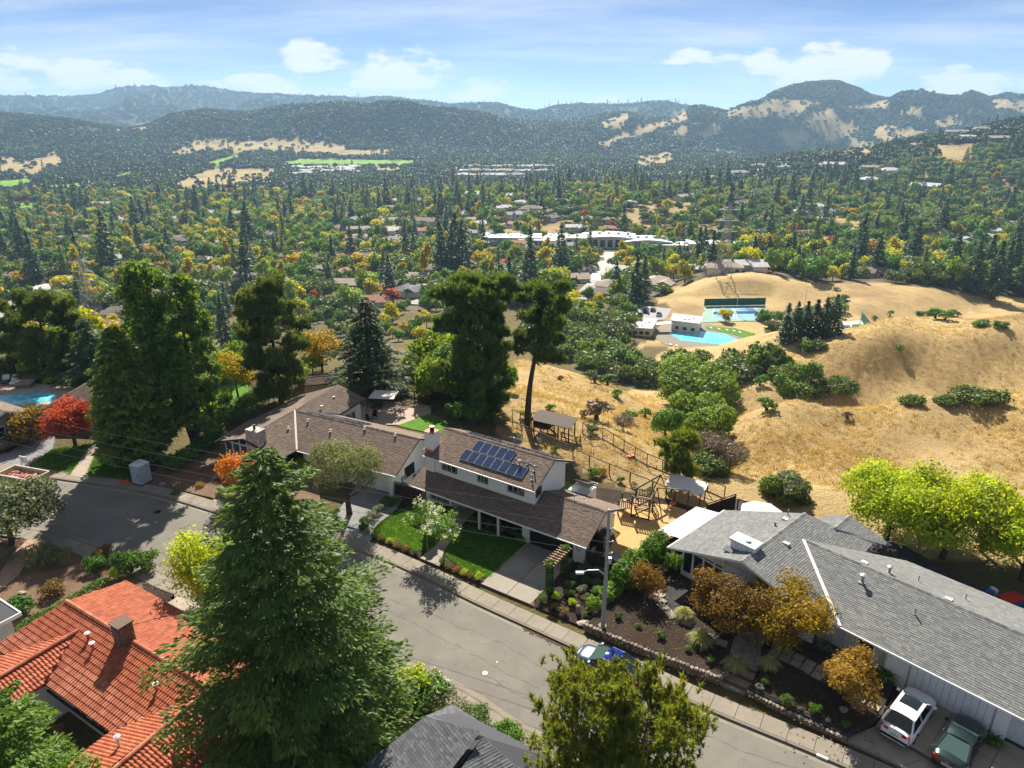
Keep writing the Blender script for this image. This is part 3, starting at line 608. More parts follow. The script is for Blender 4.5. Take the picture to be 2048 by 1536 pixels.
def terrain_material():
 t = NT('hill_ground'); p = t.pos(); at = t.n('Attribute'); at.attribute_name = 'cover'; sp = t.n('SeparateColor'); t.L.new(at.outputs['Color'], sp.inputs[0])
 big = t.noise(p, 0.035, 6, 0.62); mid = t.noise(p, 0.35, 6, 0.7); fine = t.noise(p, 3.2, 5, 0.75)
 gold = t.ramp(t.mix(0.45, t.mix(0.5, big, mid), fine), [(0.28, (0.30, 0.20, 0.10)), (0.40, (0.48, 0.335, 0.155)), (0.52, (0.60, 0.44, 0.205)), (0.70, (0.70, 0.55, 0.285))])
 scr = t.rng(t.noise(p, 0.022, 5, 0.6), 0.50, 0.66); gold = t.mix(t.math('MULTIPLY', scr, 0.6), gold, (0.225, 0.135, 0.072))
 st = t.noise(t.pos((0.5, 1.0, 3.0)), 0.55, 5, 0.75); gold = t.mix(t.rng(st, 0.56, 0.70, 0, 0.5), gold, (0.15, 0.095, 0.05))
 wood = t.ramp(t.mix(0.5, big, t.noise(p, 0.12, 5, 0.7)), [(0.35, (0.03, 0.042, 0.016)), (0.6, (0.055, 0.068, 0.026)), (0.75, (0.12, 0.10, 0.05))])
 un = t.noise(p, 0.11, 5, 0.6); urb = t.ramp(t.mix(0.4, un, t.noise(p, 0.5, 3)), [(0.34, (0.035, 0.05, 0.018)), (0.46, (0.10, 0.085, 0.05)), (0.56, (0.19, 0.15, 0.105)), (0.68, (0.26, 0.235, 0.205))])
 turf = t.ramp(t.noise(p, 0.06, 4), [(0.35, (0.12, 0.26, 0.02)), (0.65, (0.26, 0.40, 0.05))])
 c = t.mix(sp.outputs[2], wood, urb); c = t.mix(sp.outputs[0], c, gold); c = t.mix(sp.outputs[1], c, turf)
 sz = t.n('SeparateXYZ'); t.L.new(p, sz.inputs[0]); ph = t.math('ADD', t.math('MULTIPLY', sz.outputs[2], 6.4), t.math('MULTIPLY', t.noise(p, 0.05, 4, 0.6), 26.0)); tr = t.math('MULTIPLY', t.math('SINE', ph), t.rng(t.noise(p, 0.028, 3), 0.48, 0.66)); tr = t.math('MULTIPLY', tr, sp.outputs[0])
 c = t.mix(t.rng(tr, 0.35, 0.95, 0, 0.16), c, t.mix(1.0, c, (1.3, 1.3, 1.25), 'MULTIPLY'))
 t.bump(t.math('ADD', t.mix(0.6, mid, fine), t.math('MULTIPLY', tr, 0.05)), 1.0, 0.9); return t.done(c, 0.95, 0, 0.1)
def build_terrain():
 V = np.stack([XX, YY, GZ], -1).reshape(-1, 3); i = np.arange(NA - 1)[:, None] * NY + np.arange(NY - 1)[None, :]
 F = np.stack([i, i + NY, i + NY + 1, i + 1], -1).reshape(-1, 4)
 me = mesh_np('terrain', V, F, terrain_material(), smooth=True)
 ca = me.color_attributes.new('cover', 'FLOAT_COLOR', 'POINT'); ca.data.foreach_set('color', cover.reshape(-1))
 o = link('terrain', me); tag(o, kind='structure')
build_terrain()
# ------------------------------------------------------------------ plants
def unit(v): return v / np.maximum(np.linalg.norm(v, axis=-1, keepdims=True), 1e-9)
def cards(C, U, W, su, sw, shape='leaf'):    # one small face per centre, long axis U, across W
 su = np.asarray(su, float).reshape(-1, 1); sw = np.asarray(sw, float).reshape(-1, 1)
 if shape == 'tri': V = np.stack([C - U * su * 0.5 - W * sw * 0.5, C - U * su * 0.5 + W * sw * 0.5, C + U * su * 0.6], 1)
 else: V = np.stack([C - U * su * 0.5, C + W * sw * 0.5 - U * su * 0.05, C + U * su * 0.5, C - W * sw * 0.5 - U * su * 0.05], 1)
 k = V.shape[1]; F = np.arange(len(C) * k).reshape(-1, k); return V.reshape(-1, 3), F
def rnd_dirs(n, r): return unit(r.normal(size=(n, 3)))
def perp(D, r): return unit(np.cross(D, rnd_dirs(len(D), r)))
def crown_mesh(name, C, U, W, su, sw, tint, mat, shape='leaf'):
 V, F = cards(C, U, W, su, sw, shape); return mesh_np(name, V, F, mat, tint=np.clip(tint, 0, 1))
def lobes_points(lobes, n, r, shell=0.55):   # points through the outer shell of several unequal lobes, outward direction, clump number
 vol = np.array([l[3] * l[4] * l[5] for l in lobes]) ** 0.67; pick = r.choice(len(lobes), n, p=vol / vol.sum()); L = np.array(lobes)[pick]
 d = rnd_dirs(n, r); d[:, 2] = np.where(d[:, 2] < -0.35, -d[:, 2] * 0.6, d[:, 2]); rad = shell + (1 - shell) * r.random(n) ** 0.6
 rad *= 1 + 0.16 * np.sin(d[:, 0] * 7 + pick * 1.7) * np.cos(d[:, 1] * 6 + d[:, 2] * 8 + pick)
 return L[:, :3] + d * L[:, 3:6] * rad[:, None], unit(d / L[:, 3:6]), pick, rad
def broad_crown(name, mat, lobes, n, leaf, seed, shell=0.55, clump=0, spread=0.35, aspect=0.6, bright=0.0, hang=0.0):
 r = np.random.default_rng(seed); k = max(n // clump, 1) if clump else n
 C, D, pick, rad = lobes_points(lobes, k, r, shell); ct = r.random(k)
 if clump:
  rep = np.repeat(np.arange(k), clump); C = C[rep] + r.normal(size=(len(rep), 3)) * spread; D = D[rep]; ct = ct[rep]; rad = rad[rep]; pick = pick[rep]
 m = len(C); N = unit(D + 0.75 * rnd_dirs(m, r)); U = perp(N, r); U[:, 2] -= hang; U = unit(U); W = unit(np.cross(N, U))
 s = leaf * (0.65 + 0.7 * r.random(m)); lob = np.random.default_rng(seed + 5).random(len(lobes))[pick]
 t = 0.45 + bright + (ct - 0.5) * 0.5 + (r.random(m) - 0.5) * 0.42 + (lob - 0.5) * 0.3
 return crown_mesh(name, C, U, W, s, s * aspect, t, mat)
def trunk_mesh(name, mat, h, rad, seed, limbs=6, spread=0.5, lo=0.35, hi=0.9, lean=0.0, n=7, reach=None, up=0.55, forks=True):
 r = random.Random(seed); b = MB(); x = y = 0.0; path = []; rr = []
 for i in range(7):
  t = i / 6; path.append((x, y, h * t)); rr.append(rad * (1.25 if i == 0 else 1) * (1 - 0.8 * t) + 0.012); x += r.uniform(-1, 1) * h * 0.012 + lean * h / 6; y += r.uniform(-1, 1) * h * 0.012
 path[0] = (path[0][0], path[0][1], -0.4); b.tube(path, rr, n)
 for i in range(limbs):
  t = lo + (hi - lo) * (i + r.random() * 0.6) / limbs; k = min(int(t * 6), 5); f = t * 6 - k
  p = [path[k][j] * (1 - f) + path[k + 1][j] * f for j in range(3)]; a = i * 2.4 + r.random() * 0.8; ln = (reach or h * spread) * (0.7 + 0.5 * r.random()) * (1.1 - 0.5 * t)
  q = [p]; w = [rad * (1 - 0.8 * t) * 0.6]
  for s in range(1, 4):
   g = s / 3; q.append((p[0] + math.cos(a) * ln * g + r.uniform(-.06, .06) * ln, p[1] + math.sin(a) * ln * g + r.uniform(-.06, .06) * ln, p[2] + ln * up * g * (0.8 + 0.4 * g))); w.append(w[0] * (1 - 0.75 * g) + 0.006)
  b.tube(q, w, 5, False)
  if forks:
   c = q[2]; a2 = a + r.choice((-0.8, 0.8)); l2 = ln * 0.45; b.tube([c, (c[0] + math.cos(a2) * l2, c[1] + math.sin(a2) * l2, c[2] + l2 * up * 1.1)], [w[2] * 0.8, 0.008], 4, False)
 return b.mesh(name, mat, smooth=True)
def whorl_crown(name, mat, h, base, radius, seed, levels=26, per=6, leaf=0.4, dens=9.0, droop=0.25, power=0.85, lift=0.0, ragged=0.25, aspect=0.4, fan=0.35, tipup=0.0, shape='leaf', branches=None, top=0.12):
 """sprays set along drooping branches that ring the stem; returns the crown mesh and the branch lines"""
 r = np.random.default_rng(seed); C = []; U = []; W = []; T = []; lines = []
 for i in range(levels):
  t = (i + 0.5 * r.random()) / levels; z = base + (h - base) * t; Rm = radius * (1 - t) ** power + top
  if t < 0.12: Rm *= 0.72 + 2.3 * t
  for k in range(per):
   a = 2 * math.pi * (k + r.random() * 0.9) / per + i * 1.3; ln = Rm * (1 - ragged + 2 * ragged * r.random() * (0.7 if r.random() < 0.8 else 1.2)); n = max(int(dens * ln), 4)
   s = np.sqrt((np.arange(n) + r.random(n)) / n) if n > 6 else r.random(n); s = 0.12 + 0.88 * s
   d = np.array([math.cos(a), math.sin(a), 0.0]); sd = np.array([-math.sin(a), math.cos(a), 0.0]); vert = lift * ln * s - droop * ln * s ** 1.6 + tipup * ln * s ** 4
   wid = fan * ln * (1 - 0.65 * s) * (0.35 + s) ; lat = r.uniform(-1, 1, n) * wid
   c = d * (ln * s)[:, None] + sd * lat[:, None]; c[:, 2] += z + vert + r.normal(size=n) * 0.09 * leaf * 2 - 0.12 * np.abs(lat)
   u = unit(d[None] * 0.9 + sd[None] * (lat / (wid + 1e-6))[:, None] * 0.7 + r.normal(size=(n, 3)) * 0.3 + np.array([0, 0, -droop * 0.6])); nn = unit(np.array([0, 0, 1.0]) + r.normal(size=(n, 3)) * 0.55 + d[None] * 0.35)
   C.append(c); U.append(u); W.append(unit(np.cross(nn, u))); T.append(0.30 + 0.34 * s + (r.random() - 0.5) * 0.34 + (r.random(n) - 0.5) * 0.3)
   if branches is not None and r.random() < branches: lines.append((z, a, ln, lift, droop))
 C = np.concatenate(C); U = np.concatenate(U); W = np.concatenate(W); T = np.concatenate(T); s = leaf * (0.6 + 0.8 * r.random(len(C)))
 return crown_mesh(name, C, U, W, s, s * aspect, T, mat, shape), lines
def branch_trunk(name, mat, h, rad, lines, seed=0, n=8, lean=0.0):
 b = MB(); r = random.Random(seed); b.tube([(0, 0, -0.4), (0, 0, h * 0.1), (lean * 0.3, 0, h * 0.4), (lean * 0.7, 0, h * 0.75), (lean, 0, h * 0.98)], [rad * 1.35, rad, rad * 0.75, rad * 0.38, 0.02], n)
 for z, a, ln, lift, droop in lines:
  w = max(0.012, rad * 0.3 * (1 - z / h)); f = lambda s: (math.cos(a) * ln * s, math.sin(a) * ln * s, z + lift * ln * s - droop * ln * s ** 1.6)
  b.tube([f(0), f(0.35), f(0.7), f(0.92)], [w, w * 0.75, w * 0.5, w * 0.2], 4, False)
 return b.mesh(name, mat, smooth=True)
def tuft_crown(name, mat, centres, seed, per=26, length=0.3, width=0.07, rad=0.22, upness=0.55, tintv=0.35, shape='tri'):
 """needle tufts: upright brushes of narrow faces round each centre (x, y, z, size)"""
 r = np.random.default_rng(seed); centres = np.asarray(centres); k = len(centres); rep = np.repeat(np.arange(k), per); ct = r.random(k)
 A = unit(np.stack([r.normal(size=k) * 0.45, r.normal(size=k) * 0.45, np.full(k, upness * 1.5)], 1)); A = A[rep]
 D = unit(rnd_dirs(len(rep), r) + A * upness * 1.1); S = centres[rep, 3]
 C = centres[rep, :3] + A * (r.random(len(rep))[:, None] - 0.35) * rad * 2.4 * S[:, None] + D * (length * 0.4 * S)[:, None]; U = D; W = perp(D, r)
 along = r.random(len(rep)); s = length * S * (0.7 + 0.6 * along)
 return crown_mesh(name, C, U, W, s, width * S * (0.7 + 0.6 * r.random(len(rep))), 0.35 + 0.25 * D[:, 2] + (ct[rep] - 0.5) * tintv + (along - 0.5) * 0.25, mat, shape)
PROTO = {}
def proto(key, trunk, crown): PROTO[key] = (trunk, crown)
def plant(name, key, loc, label, cat='tree', scale=1.0, rz=0.0, group=None, sz=None):
 tr, cr = PROTO[key]; t = thing(name, label, cat, loc, rz, group); t.scale = (scale, scale, sz or scale)
 if tr is not None: link('trunk', tr, t)
 link('crown' if cat == 'tree' else 'foliage', cr, t); return t
# ------------------------------------------------------------------ street, kerbs, pavements, plots
FAR_K = [(-120, 74), (-85, 69), (-52.2, 63.4), (-46.3, 62.1), (-34.7, 58.9), (-25.5, 54.8), (-18.5, 52.1), (-11.8, 49.0), (-6.8, 45.75), (-2.75, 42.8), (0.92, 40.3), (4.29, 38.0), (7.39, 35.96), (10.2, 33.95), (12.88, 32.2), (17.53, 29.4), (23, 25.8), (32, 19.9), (42, 13)]
NEAR_K = [(-120, 64), (-85, 59.5), (-55, 55.0), (-46, 53.6), (-39.2, 52.0), (-34.5, 49.9), (-29.7, 47.7), (-26.1, 45.6), (-18.5, 42.2), (-11.5, 38.9), (-3.8, 34.85), (-0.73, 32.5), (0.77, 31.4), (7, 27.4), (15, 22.2), (24, 16.4), (34, 10)]
farK = [tuple(p) for p in smooth_path(FAR_K, 6)]; nearK = [tuple(p) for p in smooth_path(NEAR_K, 6)]
def struct(name, mb, mat, parent=None, off=(0, 0, 0), **k):
 o = mb.build(name, mat, parent, off, **k)
 if parent is None: tag(o, kind='structure')
 return o
def strip(mb, a, b, z0, z1):               # a ribbon with depth between two plan lines of equal length
 n = min(len(a), len(b))
 for i in range(n - 1):
  q = [a[i], a[i + 1], b[i + 1], b[i]]; mb.face([(p[0], p[1], z1) for p in q][::-1])
 mb.add([(p[0], p[1], z1) for p in a] + [(p[0], p[1], z0) for p in a], [(i, i + 1, len(a) + i + 1, len(a) + i) for i in range(len(a) - 1)])
 mb.add([(p[0], p[1], z1) for p in b] + [(p[0], p[1], z0) for p in b], [(i + 1, i, len(b) + i, len(b) + i + 1) for i in range(len(b) - 1)])
def build_street():
 b = MB(); b.face([(p[0], p[1], 0.0) for p in nearK] + [(p[0], p[1], 0.0) for p in farK[::-1]])
 road = struct('street', b, M['asphalt'])
 # a worn patch strip along the near gutter and utility covers
 b = MB(); strip(b, offset_line(nearK, 1.35), offset_line(nearK, 0.45), -0.02, 0.004); t = NT('asphalt_patch'); p = t.pos()
 c = t.ramp(t.noise(p, 0.5, 6, 0.7), [(0.3, (0.15, 0.135, 0.12)), (0.7, (0.21, 0.19, 0.165))]); struct('gutter_patch', b, t.done(c, 0.93), road)
 def cover(px, py, r, mat, nm):
  x, y, _ = P(px, py); b = MB(); b.lathe([(r * 1.25, -0.02), (r * 1.25, 0.006)], 20, (x, y, 0)); rim = struct(nm + '_collar', b, M['kerb'], road)
  b = MB(); b.lathe([(r, -0.02), (r, 0.012)], 20, (x, y, 0)); struct(nm, b, mat, road)
 cover(970, 1346, 0.17, M['white'], 'valve_cover'); cover(315, 1024, 0.32, M['darkmetal'], 'manhole_cover'); cover(835, 1178, 0.36, M['asphalt'], 'manhole_cover'); cover(994, 1324, 0.05, M['white'], 'survey_marker')
 r = random.Random(12)                    # tar-filled seams that wander along the lanes, and a few that cross them
 for d0, i0, i1 in ((-2.6, 52, 84), (-4.3, 40, 66), (-3.2, 30, 50), (-5.4, 60, 90), (-1.5, 70, 92)):
  L = offset_line(farK, d0); q = []; w = 0.0
  for i in range(i0, min(i1, len(L) - 1)):
   for k in range(4): w = w * .9 + r.gauss(0, .05); f = k / 4; q.append((L[i][0] * (1 - f) + L[i + 1][0] * f + w * .5, L[i][1] * (1 - f) + L[i + 1][1] * f + w))
  b = MB(); [b.face([(*a, .003) for a in (q[i], q[i + 1], (q[i + 1][0], q[i + 1][1] + .028 + .012 * math.sin(i)), (q[i][0], q[i][1] + .028 + .012 * math.sin(i - 1)))]) for i in range(len(q) - 1)]; struct('tar_seam', b, M['tar'], road)
 for x0, y0, a, n in ((-2, 38.5, .5, 22), (3.5, 33.5, 1.2, 16), (-8, 42.5, 2.2, 20), (8.5, 30.2, .9, 20), (12, 27.6, 1.9, 14)):
  q = [(x0, y0)]
  for k in range(n): a += r.gauss(0, .28); q.append((q[-1][0] + .16 * math.cos(a), q[-1][1] + .16 * math.sin(a)))
  b = MB(); [b.face([(*q[i], .003), (*q[i + 1], .003), (q[i + 1][0] - .016, q[i + 1][1] + .016, .003), (q[i][0] - .016, q[i][1] + .016, .003)]) for i in range(n)]; struct('road_crack', b, M['tar'], road)
 for side, K, sg in (('far', farK, 1), ('near', nearK, -1)):
  b = MB(); strip(b, offset_line(K, sg * -0.40), K, -0.05, 0.006); struct('gutter', b, M['concrete'])
  kb = MB(); strip(kb, K, offset_line(K, sg * 0.16), -0.3, 0.13)
  kerb = struct('kerb', kb, M['kerb'])
  b = MB(); strip(b, offset_line(K, sg * 0.16), offset_line(K, sg * 1.45), -0.3, 0.10); walk = struct('pavement', b, M['soil'])
  # walking slabs, cast one by one
  L = [np.array(p) for p in K]; s = np.concatenate([[0], np.cumsum([np.linalg.norm(L[i + 1] - L[i]) for i in range(len(L) - 1)])]); d = 55.0
  while d < s[-1] - 25:
   q = []
   for dd, o in ((d + 0.012, 0.18), (d + 1.48, 0.18), (d + 1.48, 1.43), (d + 0.012, 1.43)):
    x = np.interp(dd, s, [p[0] for p in L]); y = np.interp(dd, s, [p[1] for p in L]); x2 = np.interp(dd + .1, s, [p[0] for p in L]); y2 = np.interp(dd + .1, s, [p[1] for p in L])
    tx, ty = (x2 - x) / .1, (y2 - y) / .1; q.append((x - ty * o * sg, y + tx * o * sg))
   if q[0][1] > 12 and q[0][0] > -75:
    c = np.mean(q, 0); b = MB(); b.prism([(p[0] - c[0], p[1] - c[1]) for p in q], -0.1, 0.0); b.build('paving_slab', M['concrete'], walk, loc=(c[0], c[1], 0.135 + random.uniform(-.004, .004)))
   d += 1.5
build_street()
def plot(name, pts, mat, z1, z0=-0.3, frame=None, rounded=0, parent=None):
 if rounded: pts = smooth_poly(pts, rounded)
 if frame: pts = [frame.w(*p)[:2] for p in pts]
 b = MB(); b.prism([tuple(p) for p in pts], z0, z1); return struct(name, b, mat, parent)
def px(*pts): return [P(*p)[:2] for p in pts]
def slabs(root, pts4, nu, nv, mat, z, gap=0.018, name='concrete_slab', skip=()):    # a quadrilateral poured as a grid of slabs
 p = [np.array(q, float) for q in pts4]
 def at(u, v): return (p[0] * (1 - u) + p[1] * u) * (1 - v) + (p[3] * (1 - u) + p[2] * u) * v
 for i in range(nu):
  for j in range(nv):
   q = [at(i / nu, j / nv), at((i + 1) / nu, j / nv), at((i + 1) / nu, (j + 1) / nv), at(i / nu, (j + 1) / nv)]; c = sum(q) / 4
   q = [k + (c - k) / max(np.linalg.norm(c - k), 1e-6) * gap for k in q]; b = MB(); b.prism([tuple(k - c) for k in q], -0.2, 0.0); b.build(name, mat, root, loc=(c[0], c[1], z))
def build_plots():
 W = lambda *pts: [ST.w(*p)[:2] for p in pts]
 # white house: bark bed with two lawns, path and drive
 plot('planting_bed', [(-18.6, 2.95), (-4.72, 2.9), (-4.65, 4.0), (-4.95, 9.6), (-5.3, 11.9), (-13.2, 12.0), (-13.4, 9.9), (-17.4, 10.2), (-19.0, 8.5), (-19.4, 5.0)], M['mulch'], 0.09, frame=ST)
 plot('front_lawn', [(-16.9, 8.9), (-15.5, 9.75), (-13.2, 9.6), (-12.1, 8.2), (-11.0, 4.9), (-11.5, 3.85), (-14.2, 3.4), (-16.3, 3.4), (-17.3, 4.4), (-17.5, 6.6)], M['lawn'], 0.13, frame=ST, rounded=5)
 plot('front_lawn', [(-10.75, 8.9), (-8.7, 9.25), (-6.7, 9.4), (-5.0, 8.8), (-4.65, 5.5), (-4.72, 4.0), (-5.7, 3.7), (-7.6, 3.85), (-9.6, 4.6), (-10.3, 6.4)], M['lawn'], 0.13, frame=ST, rounded=5)
 b = MB(); b.prism(W((-10.9, 2.88), (-8.85, 2.88), (-9.9, 4.6), (-11.1, 8.9), (-11.4, 12.0), (-13.2, 12.0), (-13.1, 10.2), (-12.0, 8.2), (-11.0, 4.9)), -0.3, 0.10)
 path = struct('garden_path', b, M['soil'])
 for q in ([(-10.9, 2.9), (-8.9, 2.9), (-9.45, 3.9), (-11.0, 3.9)], [(-11.0, 3.94), (-9.5, 3.94), (-10.0, 5.0), (-11.02, 5.0)], [(-11.03, 5.04), (-10.02, 5.04), (-10.3, 6.2), (-11.35, 6.2)], [(-11.36, 6.24), (-10.32, 6.24), (-10.75, 7.5), (-11.78, 7.5)], [(-11.8, 7.54), (-10.77, 7.54), (-11.05, 8.8), (-12.2, 8.8)], [(-12.25, 8.84), (-11.06, 8.84), (-11.4, 10.3), (-13.1, 10.3)], [(-13.15, 10.34), (-11.4, 10.34), (-11.4, 11.9), (-13.15, 11.9)]):
  b = MB(); b.prism(W(*q), 0.0, 0.145); b.build('concrete_slab', M['drive'], path)
 b = MB(); b.prism(W((-4.85, 2.9), (-0.0, 2.95), (-0.75, 4.4), (-0.25, 5.8), (-0.35, 10.2), (-4.9, 9.9)), -0.3, 0.10); dr = struct('driveway', b, M['soil'])
 slabs(dr, [ST.w(-4.82, 2.92)[:2], ST.w(-2.42, 2.92)[:2], ST.w(-2.6, 9.85)[:2], ST.w(-4.87, 9.75)[:2]], 1, 3, M['drive'], 0.14); slabs(dr, [ST.w(-2.4, 2.92)[:2], ST.w(-0.3, 2.95)[:2], ST.w(-0.38, 10.0)[:2], ST.w(-2.58, 9.86)[:2]], 1, 3, M['drive'], 0.14)
 plot('planting_bed', [(0.1, 2.95), (4.1, 2.95), (4.3, 6.0), (4.5, 9.6), (1.6, 9.6), (0.0, 9.6), (-0.25, 5.8), (-0.7, 4.4)], M['mulch'], 0.10, frame=ST)
 # bark-chip playground and back lawn
 plot('wood_chip_yard', [(1.4, 9.7), (4.6, 9.7), (6.2, 13.0), (7.4, 17.5), (7.7, 21.0), (5.8, 22.2), (3.0, 22.2), (0.0, 21.0), (-1.8, 19.0), (-1.6, 16.4), (1.2, 15.4)], M['woodchip'], 0.08, frame=ST)
 plot('back_lawn', [(-15, 16.6), (-4.6, 16.6), (-4.0, 19.6), (-6.0, 20.6), (-10, 21.6), (-15, 22.4)], M['lawn'], 0.05, frame=ST)
 plot('planting_bed', [(-4.0, 19.4), (-2.0, 18.9), (0.0, 21.1), (3.0, 22.3), (5.8, 22.3), (5.8, 22.9), (2.5, 23.2), (-1.5, 22.2), (-5.0, 21.3)], M['mulch'], 0.07, frame=ST)
 # the long brown house and its neighbour
 plot('bare_yard', px((285, 965), (480, 1010), (560, 1040), (640, 1010), (640, 945), (560, 915), (450, 900), (330, 925)), M['soil'], 0.11)
 plot('gravel_path', px((418, 1010), (470, 1028), (500, 1010), (480, 985), (440, 990)), M['gravel'], 0.13)
 plot('driveway', px((650, 1060), (735, 1090), (800, 1010), (815, 960), (775, 935), (730, 950)), M['greydrive'], 0.13)
 plot('front_lawn', px((62, 932), (105, 900), (188, 888), (141, 952)), M['lawn'], 0.12); plot('front_lawn', px((170, 957), (195, 900), (330, 905), (285, 948), (250, 960)), M['lawn'], 0.12)
 plot('garden_path', px((140, 953), (172, 958), (192, 905), (204, 880), (188, 878), (165, 915)), M['paver'], 0.14)
 plot('driveway', px((-60, 930), (0, 946), (30, 948), (105, 902), (112, 868), (95, 856), (20, 905)), M['greydrive'], 0.125)
 plot('pool_terrace', px((-60, 770), (40, 765), (150, 775), (140, 800), (60, 818), (-60, 825)), M['deck'], 0.06)
 plot('planting_bed', px((-60, 905), (15, 905), (95, 856), (85, 840), (0, 845), (-60, 850)), M['mulch'], 0.10)
 plot('back_patio', px((700, 840), (730, 798), (860, 812), (862, 826), (800, 850), (735, 850)), M['deck'], 0.05); plot('back_lawn', px((790, 850), (862, 828), (900, 845), (880, 870), (820, 858)), M['lawn'], 0.04)
 plot('back_lawn', px((420, 830), (425, 740), (480, 700), (500, 790), (480, 830)), M['lawn'], 0.05)
 # near side of the road
 plot('dry_garden', px((-80, 1075), (105, 1084), (170, 1105), (340, 1168), (350, 1215), (240, 1240), (100, 1262), (-80, 1320)), M['soil'], 0.11)
 plot('stone_path', px((105, 1082), (60, 1078), (24, 1112), (0, 1150), (-40, 1190), (0, 1185), (40, 1150), (62, 1112)), M['redpath'], 0.13)
 plot('driveway', px((360, 1170), (430, 1215), (440, 1270), (395, 1250), (330, 1215)), M['paver'], 0.12); plot('planting_bed', px((285, 1170), (345, 1165), (350, 1200), (300, 1225)), M['mulch'], 0.12)
 plot('planting_bed', px((820, 1350), (905, 1375), (1010, 1440), (1060, 1475), (1200, 1560), (1300, 1640), (700, 1640), (700, 1420)), M['yard'], 0.11)
 # grey house, raised half a metre behind its stone walls
 b = MB(); b.prism(W((4.45, 2.75), (13.8, 3.05), (14.0, 3.9), (13.7, 7.2), (15.3, 7.0), (15.9, 4.9), (15.6, 3.2), (21.4, 2.75), (22.9, 5.5), (23.2, 8.9), (31, 6.0), (36, 18), (22, 26), (8, 26), (5.4, 15), (4.6, 9)), -0.3, 0.55); struct('gravel_yard', b, M['darkgravel'])
 plot('planting_bed', [(4.5, 2.85), (13.75, 3.12), (13.9, 3.9), (13.3, 5.7), (11.5, 6.0), (9.0, 6.6), (7.75, 7.9), (6.9, 9.4), (6.1, 11.4), (5.5, 12.2), (4.7, 9.0)], M['mulch'], 0.60, frame=ST)
 plot('planting_bed', [(15.7, 3.3), (21.3, 2.85), (22.75, 5.4), (20.6, 6.2), (18.8, 6.2), (17.2, 6.5), (16.0, 5.0)], M['mulch'], 0.60, frame=ST)
 plot('planting_bed', [(9.6, 7.2), (13.2, 6.6), (13.4, 8.8), (10.5, 10.4), (9.2, 8.6)], M['mulch'], 0.58, frame=ST)
 st = MB(); st.prism(W((13.95, 3.0), (15.5, 3.05), (15.5, 3.4), (14.0, 3.35)), -0.3, 0.14); root = struct('gravel_steps', st, M['gravel'])
 for k, (v0, z) in enumerate(((3.35, 0.26), (4.1, 0.40), (4.85, 0.54))):
  v1 = v0 + 0.72; b = MB(); b.prism(W((13.95 - k * .08, v0), (15.65, v0), (15.65, v1), (13.9 - k * .08, v1)), -0.3, z); b.build('step', M['gravel'], root)
  b = MB(); b.prism(W((13.93, v0 - .07), (15.66, v0 - .07), (15.66, v0 + .05), (13.93, v0 + .05)), -0.3, z + 0.03); b.build('riser', M['redwood'], root)
 b = MB(); b.prism(W((13.7, 5.6), (15.7, 5.6), (15.3, 7.2), (15.6, 9.0), (14.4, 9.4), (13.5, 7.2)), -0.3, 0.60); b.build('landing', M['gravel'], root)
 F5 = Frame(*ST.w(6.94, 11.15)[:2], -47.4)
 b = MB(); b.prism([ST.w(21.3, 2.72)[:2], ST.w(30, 2.2)[:2], F5.w(25, 1.6)[:2], F5.w(16.9, 1.6)[:2], F5.w(16.6, -0.8)[:2], ST.w(22.75, 4.9)[:2]], -0.3, 0.16); dr = struct('driveway', b, M['drive'])
 q = lambda u, v: F5.w(u, v)[:2]
 slabs(dr, [q(16.9, -2.6), q(25, -2.6), q(25, 1.6), q(16.9, 1.6)], 3, 2, M['paver'], 0.57)
 slabs(dr, [ST.w(21.5, 2.75)[:2], ST.w(30, 2.25)[:2], q(25, -2.65), q(16.95, -2.65)], 3, 1, M['paver'], 0.19)
 # stepping stones, each laid singly
 b = MB(); b.prism(W((6.2, 12.4), (6.6, 12.4), (6.6, 12.6), (6.2, 12.6)), 0.3, 0.56); sp = struct('stepping_path', b, M['darkgravel'])
 for u, v, a, k in ((6.35, 11.95, 10, .85), (6.25, 11.3, 10, .85), (6.55, 10.6, 0, .85), (6.85, 9.95, -5, .9), (7.1, 9.3, -8, .9), (7.4, 8.7, -10, .9), (7.75, 8.1, -14, .9), (8.25, 7.5, -30, .95), (8.95, 7.05, -42, .95), (10.3, 6.85, 4, .75), (12.25, 6.35, 10, .75), (12.95, 6.2, 8, .75),
      (16.2, 7.2, -12, .62), (16.2, 7.9, -12, .62), (16.9, 7.05, -12, .62), (16.95, 7.75, -12, .62), (17.6, 6.95, -12, .62), (17.65, 7.62, -12, .62), (18.3, 6.8, -12, .62), (18.38, 7.45, -12, .62), (19.0, 6.6, -12, .62), (19.1, 7.3, -12, .62), (21.6, 6.1, -12, .62), (21.8, 6.9, -12, .62), (22.4, 5.9, -12, .62), (22.6, 6.6, -12, .62)):
  x, y, _ = ST.w(u, v); b = MB(); b.bx(-k / 2, k / 2, -.29, .29, -.2, 0); b.build('paving_stone', M['paver'], sp, loc=(x, y, 0.635), rz=R(a - 33.4))
build_plots()
